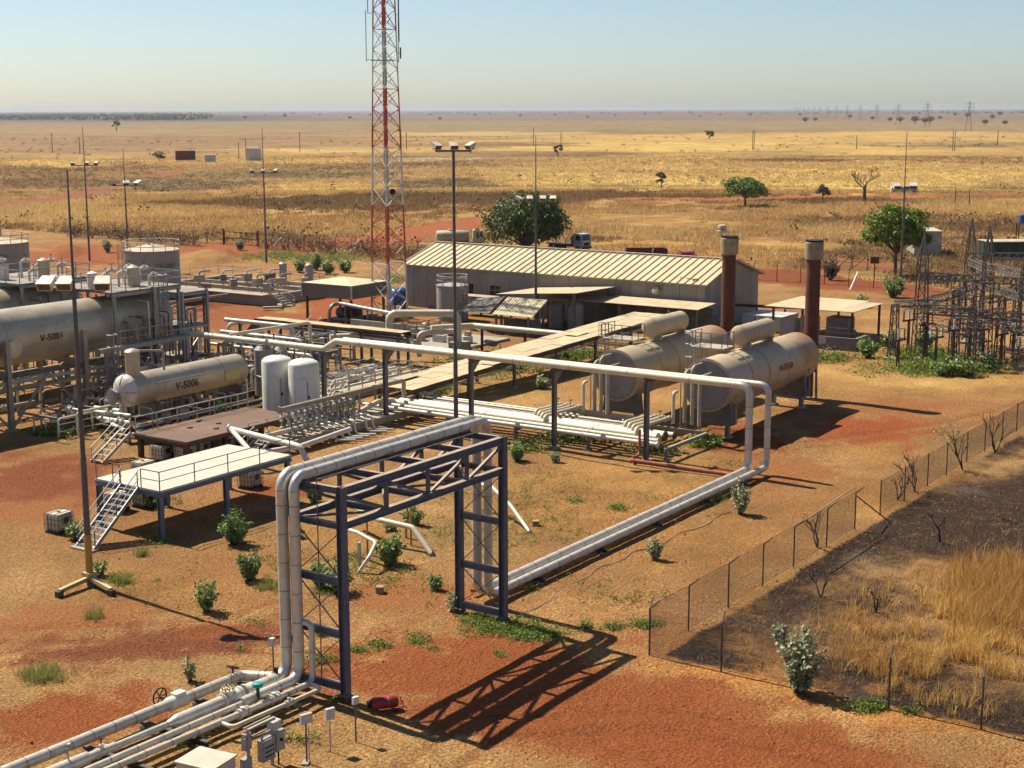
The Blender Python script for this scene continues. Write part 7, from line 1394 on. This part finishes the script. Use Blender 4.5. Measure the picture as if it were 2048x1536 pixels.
for k in range(1700):
    px = g_.uniform(-60, 430 - 8 * abs(k % 7)) if k < 1450 else g_.uniform(430, 2100); py = g_.uniform(226, 241) if k < 1450 else g_.uniform(223, 229); c_ = P(px, py); C.append(np.array(c_)[None] + g_.normal(size=(9, 3)) * np.array([5, 5, 2.2]) + np.array([0, 0, 4.5]))
C = np.concatenate(C); wd_ = leafmesh('far_woodland', C, g_.normal(size=C.shape), 5.0, 'leaf_far', None, .9, g_); tag(wd_, kind='stuff')
# dry scrub along the back fence
for i in range(38):
    g2 = np.random.default_rng(100 + i); y_ = 110 + i * 3.1; x_ = 185.2 + g2.uniform(-2.2, 1.0)
    if 178 < y_ < 189: continue
    r = thing('dry_scrub', 'dead brown thorn scrub clump on the back fence, %s counted from the shed' % ordn(i + 1), 'shrub', (x_, y_, 0), 'dead scrub along the back fence'); b = MB(); rs_ = random.Random(i)
    for k in range(7): a_ = rs_.uniform(0, 6.28); b.tube([(x_, y_, 0), (x_ + math.cos(a_) * .7, y_ + math.sin(a_) * .7, 1.1), (x_ + math.cos(a_) * 1.3, y_ + math.sin(a_) * 1.3, rs_.uniform(1.6, 2.6))], [.05, .035, .01], 4)
    b.build('stems', 'barkm', r); C = np.array([x_, y_, 1.15]) + g2.normal(size=(430, 3)) * np.array([.95, 1.35, .6]); C[:, 2] = np.abs(C[:, 2]); tag(leafmesh('twigs', C, g2.normal(size=C.shape), .34, 'leaf_dry', r, .35, g2), kind='stuff')
# ------------------------------------------------------------------ grass, weeds, clods (stuff)
def blades(name, XY, h, w, m_, per, spread, lean=.35, seed=0, z=None, bend=False):
    g2 = np.random.default_rng(seed); n = len(XY) * per; B = np.repeat(XY, per, 0) + g2.normal(size=(n, 2)) * spread; hh = h[0] + (h[1] - h[0]) * g2.random(n); hh *= np.repeat(g2.uniform(.6, 1.2, len(XY)), per)
    a_ = g2.uniform(0, 6.28, n); la = g2.uniform(0, 6.28, n); ll = np.abs(g2.normal(size=n)) * lean * hh; wv = w * g2.uniform(.6, 1.4, n)
    zz = -.02 if z is None else np.repeat(z, per) - .04
    dx, dy = np.cos(a_) * wv / 2, np.sin(a_) * wv / 2; zero = np.zeros(n) + zz
    tip = np.stack([B[:, 0] + np.cos(la) * ll, B[:, 1] + np.sin(la) * ll, hh + zero], 1); p0 = np.stack([B[:, 0] + dx, B[:, 1] + dy, zero], 1); p1 = np.stack([B[:, 0] - dx, B[:, 1] - dy, zero], 1)
    if bend:
        mid = np.stack([B[:, 0] + np.cos(la) * ll * .3, B[:, 1] + np.sin(la) * ll * .3, hh * .62 + zero], 1); off = np.stack([dx, dy, np.zeros(n)], 1) * .8; v_ = np.stack([p0, p1, mid - off, mid + off, tip], 1).reshape(-1, 3)
        f = (np.arange(n)[:, None] * 5 + np.array([0, 1, 2, 0, 2, 3, 3, 2, 4])[None]).astype(np.int32); nf = n * 3
    else: v_ = np.stack([p0, p1, tip], 1).reshape(-1, 3); f = np.arange(n * 3).astype(np.int32); nf = n
    me_ = bpy.data.meshes.new(name); me_.vertices.add(len(v_)); me_.vertices.foreach_set('co', v_.astype(np.float32).ravel()); me_.loops.add(f.size); me_.loops.foreach_set('vertex_index', f.ravel()); me_.polygons.add(nf); me_.polygons.foreach_set('loop_start', (np.arange(nf) * 3).astype(np.int32)); me_.update(calc_edges=True); me_.materials.append(MT[m_])
    o = bpy.data.objects.new(name, me_); COL.objects.link(o); return tag(o, kind='stuff')
g_ = np.random.default_rng(21)
def sector(n, r0, r1, half=21.5):
    r_ = np.sqrt(g_.uniform(r0 * r0, r1 * r1, n)); a_ = AZ + np.radians(g_.uniform(-half, half, n)); return np.stack([np.cos(a_) * r_, np.sin(a_) * r_], 1)
def pick(px, py, n): 
    c_ = [P(x, y) for x, y in zip(px, py)]; return np.array([(q_.x, q_.y) for q_ in c_])
XY = np.concatenate([sector(56000, 195, 440, 20.5), sector(26000, 430, 760, 20.5)]); nn = fbm(XY[:, 0] / 14, XY[:, 1] / 14, 4); n2 = fbm(XY[:, 0] / 55 + 3, XY[:, 1] / 55, 3)
gi = lambda a_: None
idxg = np.stack([np.hypot(XY[:, 0], XY[:, 1]), np.degrees(np.arctan2(XY[:, 1], XY[:, 0]) - AZ)], 1)
ri = np.clip(np.searchsorted(rads, idxg[:, 0]), 0, nr - 1); ai = np.clip(np.searchsorted(angs, idxg[:, 1]), 0, na - 1); cvr = COV.reshape(nr, na)[ri, ai]; zr = GZ.reshape(nr, na)[ri, ai]
keep = (XY[:, 0] > 189) & (nn + cvr * .25 > .60 + .00012 * np.hypot(XY[:, 0], XY[:, 1])) & (cvr > .35)
XY, nn, n2, zr = XY[keep], nn[keep], n2[keep], zr[keep]
lum = GRASS[:, 0].reshape(nr, na)[ri, ai][keep]; s1 = .20 + lum * .62 + (n2 - .5) * .5 + g_.normal(size=len(XY)) * .04
for k, (lo, hi, m_) in enumerate(((-9, .42, 'grass_brown'), (.42, .53, 'grass_tan'), (.53, 9, 'grass_gold'))):
    sel = (s1 >= lo) & (s1 < hi); blades('dry_grass', XY[sel], (.3, .95), .17, m_, 8, .5, .5, k, zr[sel])
q2 = np.concatenate([sector(420, 215, 420, 20), sector(700, 420, 1300, 20)]); q2 = q2[fbm(q2[:, 0] / 40, q2[:, 1] / 40, 3) > .48]; q3 = np.repeat(q2, 16, 0); C = np.concatenate([q3 + g_.normal(size=q3.shape) * .75, (np.abs(g_.normal(size=len(q3))) * .7 + .15)[:, None]], 1); C = C[C[:, 0] > 190]
o = leafmesh('plain_scrub', C, g_.normal(size=C.shape) + np.array([0, 0, .4]), .62, 'leaf_scrub', None, .7, g_); tag(o, kind='stuff')
# tall straw on the burnt strip, right
n = 1150; C = np.concatenate([pick(g_.normal(1960, 75, n), g_.normal(1290, 55, n), n), pick(g_.normal(1840, 70, n // 3), g_.normal(1330, 30, n // 3), n // 3), pick(g_.normal(2015, 32, n // 3), g_.normal(1190, 40, n // 3), n // 3), pick(g_.normal(1760, 60, n // 5), g_.normal(1270, 40, n // 5), n // 5)])
C = C[(C[:, 0] > 54.4) & (C[:, 1] < 28.5)]; k = fbm(C[:, 0] / 1.5, C[:, 1] / 1.5, 3); C = C[k > .52]; h_ = len(C) // 2
blades('straw_grass', C[:h_], (.35, 1.05), .024, 'straw', 16, .14, .6, 31, None, True); blades('straw_grass', C[h_:], (.25, .8), .024, 'straw_dark', 14, .16, .75, 32, None, True)
C = pick(g_.normal(1985, 45, 500), g_.normal(1210, 40, 500), 500); C = C[C[:, 1] < 28]; blades('straw_grass', C, (.7, 1.5), .026, 'straw_dark', 14, .16, .4, 33, None, True)
C = pick(g_.uniform(1500, 2048, 420), g_.uniform(1000, 1450, 420), 420); C = C[(C[:, 0] > 54.4) & (C[:, 1] < 28.7)]; blades('straw_grass', C, (.1, .4), .02, 'grass_tan', 8, .12, .6, 34)
C = pick(g_.uniform(1330, 2048, 5200), g_.uniform(860, 1480, 5200), 5200); C = C[(C[:, 0] > 54.3) & (C[:, 1] < 28.9) & (fbm(C[:, 0] / 1.2, C[:, 1] / 1.2, 3) > .47)]; h_ = len(C) // 2
blades('charred_stubble', C[:h_], (.04, .2), .03, 'charred', 7, .13, .8, 35); blades('charred_stubble', C[h_:h_ + h_ // 3], (.04, .2), .022, 'grass_brown', 6, .13, .9, 36)
# short stubble and straw inside the fence
XY = sector(46000, 48, 125, 21); nn = fbm(XY[:, 0] / 2.2, XY[:, 1] / 2.2, 4); ri = np.clip(np.searchsorted(rads, np.hypot(XY[:, 0], XY[:, 1])), 0, nr - 1); ai = np.clip(np.searchsorted(angs, np.degrees(np.arctan2(XY[:, 1], XY[:, 0]) - AZ)), 0, na - 1)
cvr = COV.reshape(nr, na)[ri, ai]; brn = BURN.reshape(nr, na)[ri, ai]; zr = GZ.reshape(nr, na)[ri, ai]; keep = (cvr + (nn - .5) * 1.6 > .50) & (brn < .3); XY, zr = XY[keep], zr[keep]; h_ = len(XY) // 2
blades('stubble', XY[:h_], (.03, .13), .022, 'grass_tan', 6, .10, 1.2, 41, zr[:h_]); blades('stubble', XY[h_:], (.03, .11), .022, 'grass_brown', 6, .10, 1.2, 42, zr[h_:])
tf = [(85, 1355, 45, 16, 60), (245, 1165, 20, 10, 16), (285, 1110, 14, 10, 14), (185, 1235, 20, 10, 14), (540, 1180, 30, 12, 20), (640, 1270, 10, 6, 10), (1500, 505, 160, 20, 40)]
C = np.concatenate([pick(g_.normal(x, w * .5, n), g_.normal(y, h * .5, n), n) for x, y, w, h, n in tf]); blades('tuft_grass', C, (.2, .6), .025, 'grass_green', 16, .12, .5, 43, None, True)
WE = [(1005, 1255, 70, 18, 330), (1080, 1270, 50, 14, 160), (960, 1240, 30, 12, 120), (1290, 1250, 28, 10, 70), (1225, 1255, 20, 8, 40), (1170, 1255, 14, 8, 26), (760, 1290, 24, 8, 40), (835, 1282, 16, 12, 40), (718, 1302, 14, 6, 20), (1235, 1017, 18, 7, 46), (1152, 1003, 12, 6, 22), (240, 1160, 34, 12, 70), (500, 1245, 30, 10, 12), (1740, 1415, 40, 10, 120), (1820, 1425, 18, 7, 26), (1405, 888, 30, 8, 120), (1010, 730, 110, 22, 700), (1140, 712, 70, 10, 300), (870, 775, 40, 14, 160), (640, 518, 190, 8, 420), (560, 512, 60, 6, 160), (1890, 735, 130, 14, 420), (1650, 718, 60, 8, 120), (120, 868, 40, 8, 120), (640, 1320, 30, 16, 50), (660, 1180, 40, 12, 50), (1040, 1275, 20, 8, 40), (320, 1080, 40, 10, 40), (680, 1400, 16, 6, 20), (870, 1300, 8, 5, 8), (1000, 1310, 10, 5, 10), (1060, 1180, 14, 6, 14), (1440, 1000, 16, 6, 16), (1620, 450, 70, 10, 60), (1850, 712, 90, 12, 300), (700, 1120, 60, 20, 40), (1120, 1050, 70, 30, 50), (900, 1060, 60, 30, 40), (380, 1490, 40, 12, 30), (590, 1480, 40, 12, 24), (1270, 1200, 90, 16, 26), (1480, 930, 60, 12, 30), (480, 1300, 10, 5, 6), (930, 990, 60, 26, 40), (1080, 980, 110, 50, 120), (1000, 1060, 90, 50, 110), (1350, 1010, 120, 40, 70), (760, 1150, 90, 40, 90), (560, 1120, 60, 40, 50), (1300, 905, 60, 10, 90), (1150, 880, 90, 10, 90), (1050, 900, 50, 12, 60), (330, 1000, 60, 16, 40), (880, 1180, 60, 30, 26), (1180, 1180, 90, 40, 30), (320, 1200, 120, 40, 24), (790, 560, 30, 10, 60), (1960, 1150, 30, 14, 30), (1880, 745, 140, 10, 200)]
C = np.concatenate([pick(np.clip(g_.normal(x, w * .5, n), x - 1.3 * w, x + 1.3 * w), np.clip(g_.normal(y, h * .5, n), y - 1.3 * h, y + 1.3 * h), n) for x, y, w, h, n in WE])
d_ = np.hypot(C[:, 0], C[:, 1]); C = np.repeat(C, 13, 0); d_ = np.repeat(d_, 13); sp_ = np.where(d_ < 100, .13, .3)[:, None]; C3 = np.concatenate([C + g_.normal(size=C.shape) * sp_, (np.abs(g_.normal(size=len(C))) * np.where(d_ < 100, .09, .28) + .03)[:, None]], 1)
nm = g_.normal(size=C3.shape) * .5; nm[:, 2] = 1; nearw = d_ < 100
for sel, sz in ((nearw, .10), (~nearw, .22)): o = leafmesh('green_weeds', C3[sel], nm[sel], sz, 'weed', None, .6, g_, 0); tag(o, kind='stuff')
n = 12000; XY = sector(n, 48, 105, 21); s = g_.uniform(.012, .05, n) * np.where(g_.random(n) < .06, 2.0, 1); b = np.array([[1, 0, -.3], [-.5, .87, -.3], [-.5, -.87, -.3], [0, 0, .8], [.5, .5, .3]]); rot = g_.uniform(0, 6.28, n)
v_ = b[None] * s[:, None, None] * (1 + .3 * g_.normal(size=(n, 5, 1))); cx, sx_ = np.cos(rot)[:, None], np.sin(rot)[:, None]; v_ = np.stack([v_[..., 0] * cx - v_[..., 1] * sx_ + XY[:, :1], v_[..., 0] * sx_ + v_[..., 1] * cx + XY[:, 1:], v_[..., 2] + .01], -1).reshape(-1, 3)
f = (np.arange(n)[:, None] * 5 + np.array([0, 4, 3, 4, 1, 3, 1, 2, 3, 2, 0, 3, 0, 1, 4])[None]).astype(np.int32); me_ = bpy.data.meshes.new('clods'); me_.vertices.add(len(v_)); me_.vertices.foreach_set('co', v_.astype(np.float32).ravel()); me_.loops.add(f.size); me_.loops.foreach_set('vertex_index', f.ravel()); me_.polygons.add(n * 5); me_.polygons.foreach_set('loop_start', (np.arange(n * 5) * 3).astype(np.int32)); me_.update(calc_edges=True)
leafmat('clod', (.09, .04, .022), (.30, .12, .05), 0); me_.materials.append(MT['clod']); o = bpy.data.objects.new('clods', me_); COL.objects.link(o); tag(o, kind='stuff')
# loose cable beside the ground pipes
cb = thing('loose_cable', 'pale loose cable snaking along the shaded side of the ground pipes', 'cable', (66, 37.5, 0)); pts = [P(x, y, .03) for x, y in ((1032, 1238), (1075, 1215), (1110, 1185), (1150, 1165), (1190, 1140), (1225, 1128), (1262, 1105), (1300, 1098), (1345, 1072), (1390, 1058), (1430, 1036), (1462, 1024))]
MB().tube([q_ for k in range(len(pts) - 1) for q_ in (pts[k], pts[k].lerp(pts[k + 1], .5) + V((0, .18 * (-1) ** k, 0)))] + [pts[-1]], .022, 5).build('cable', 'steel_cream', cb)
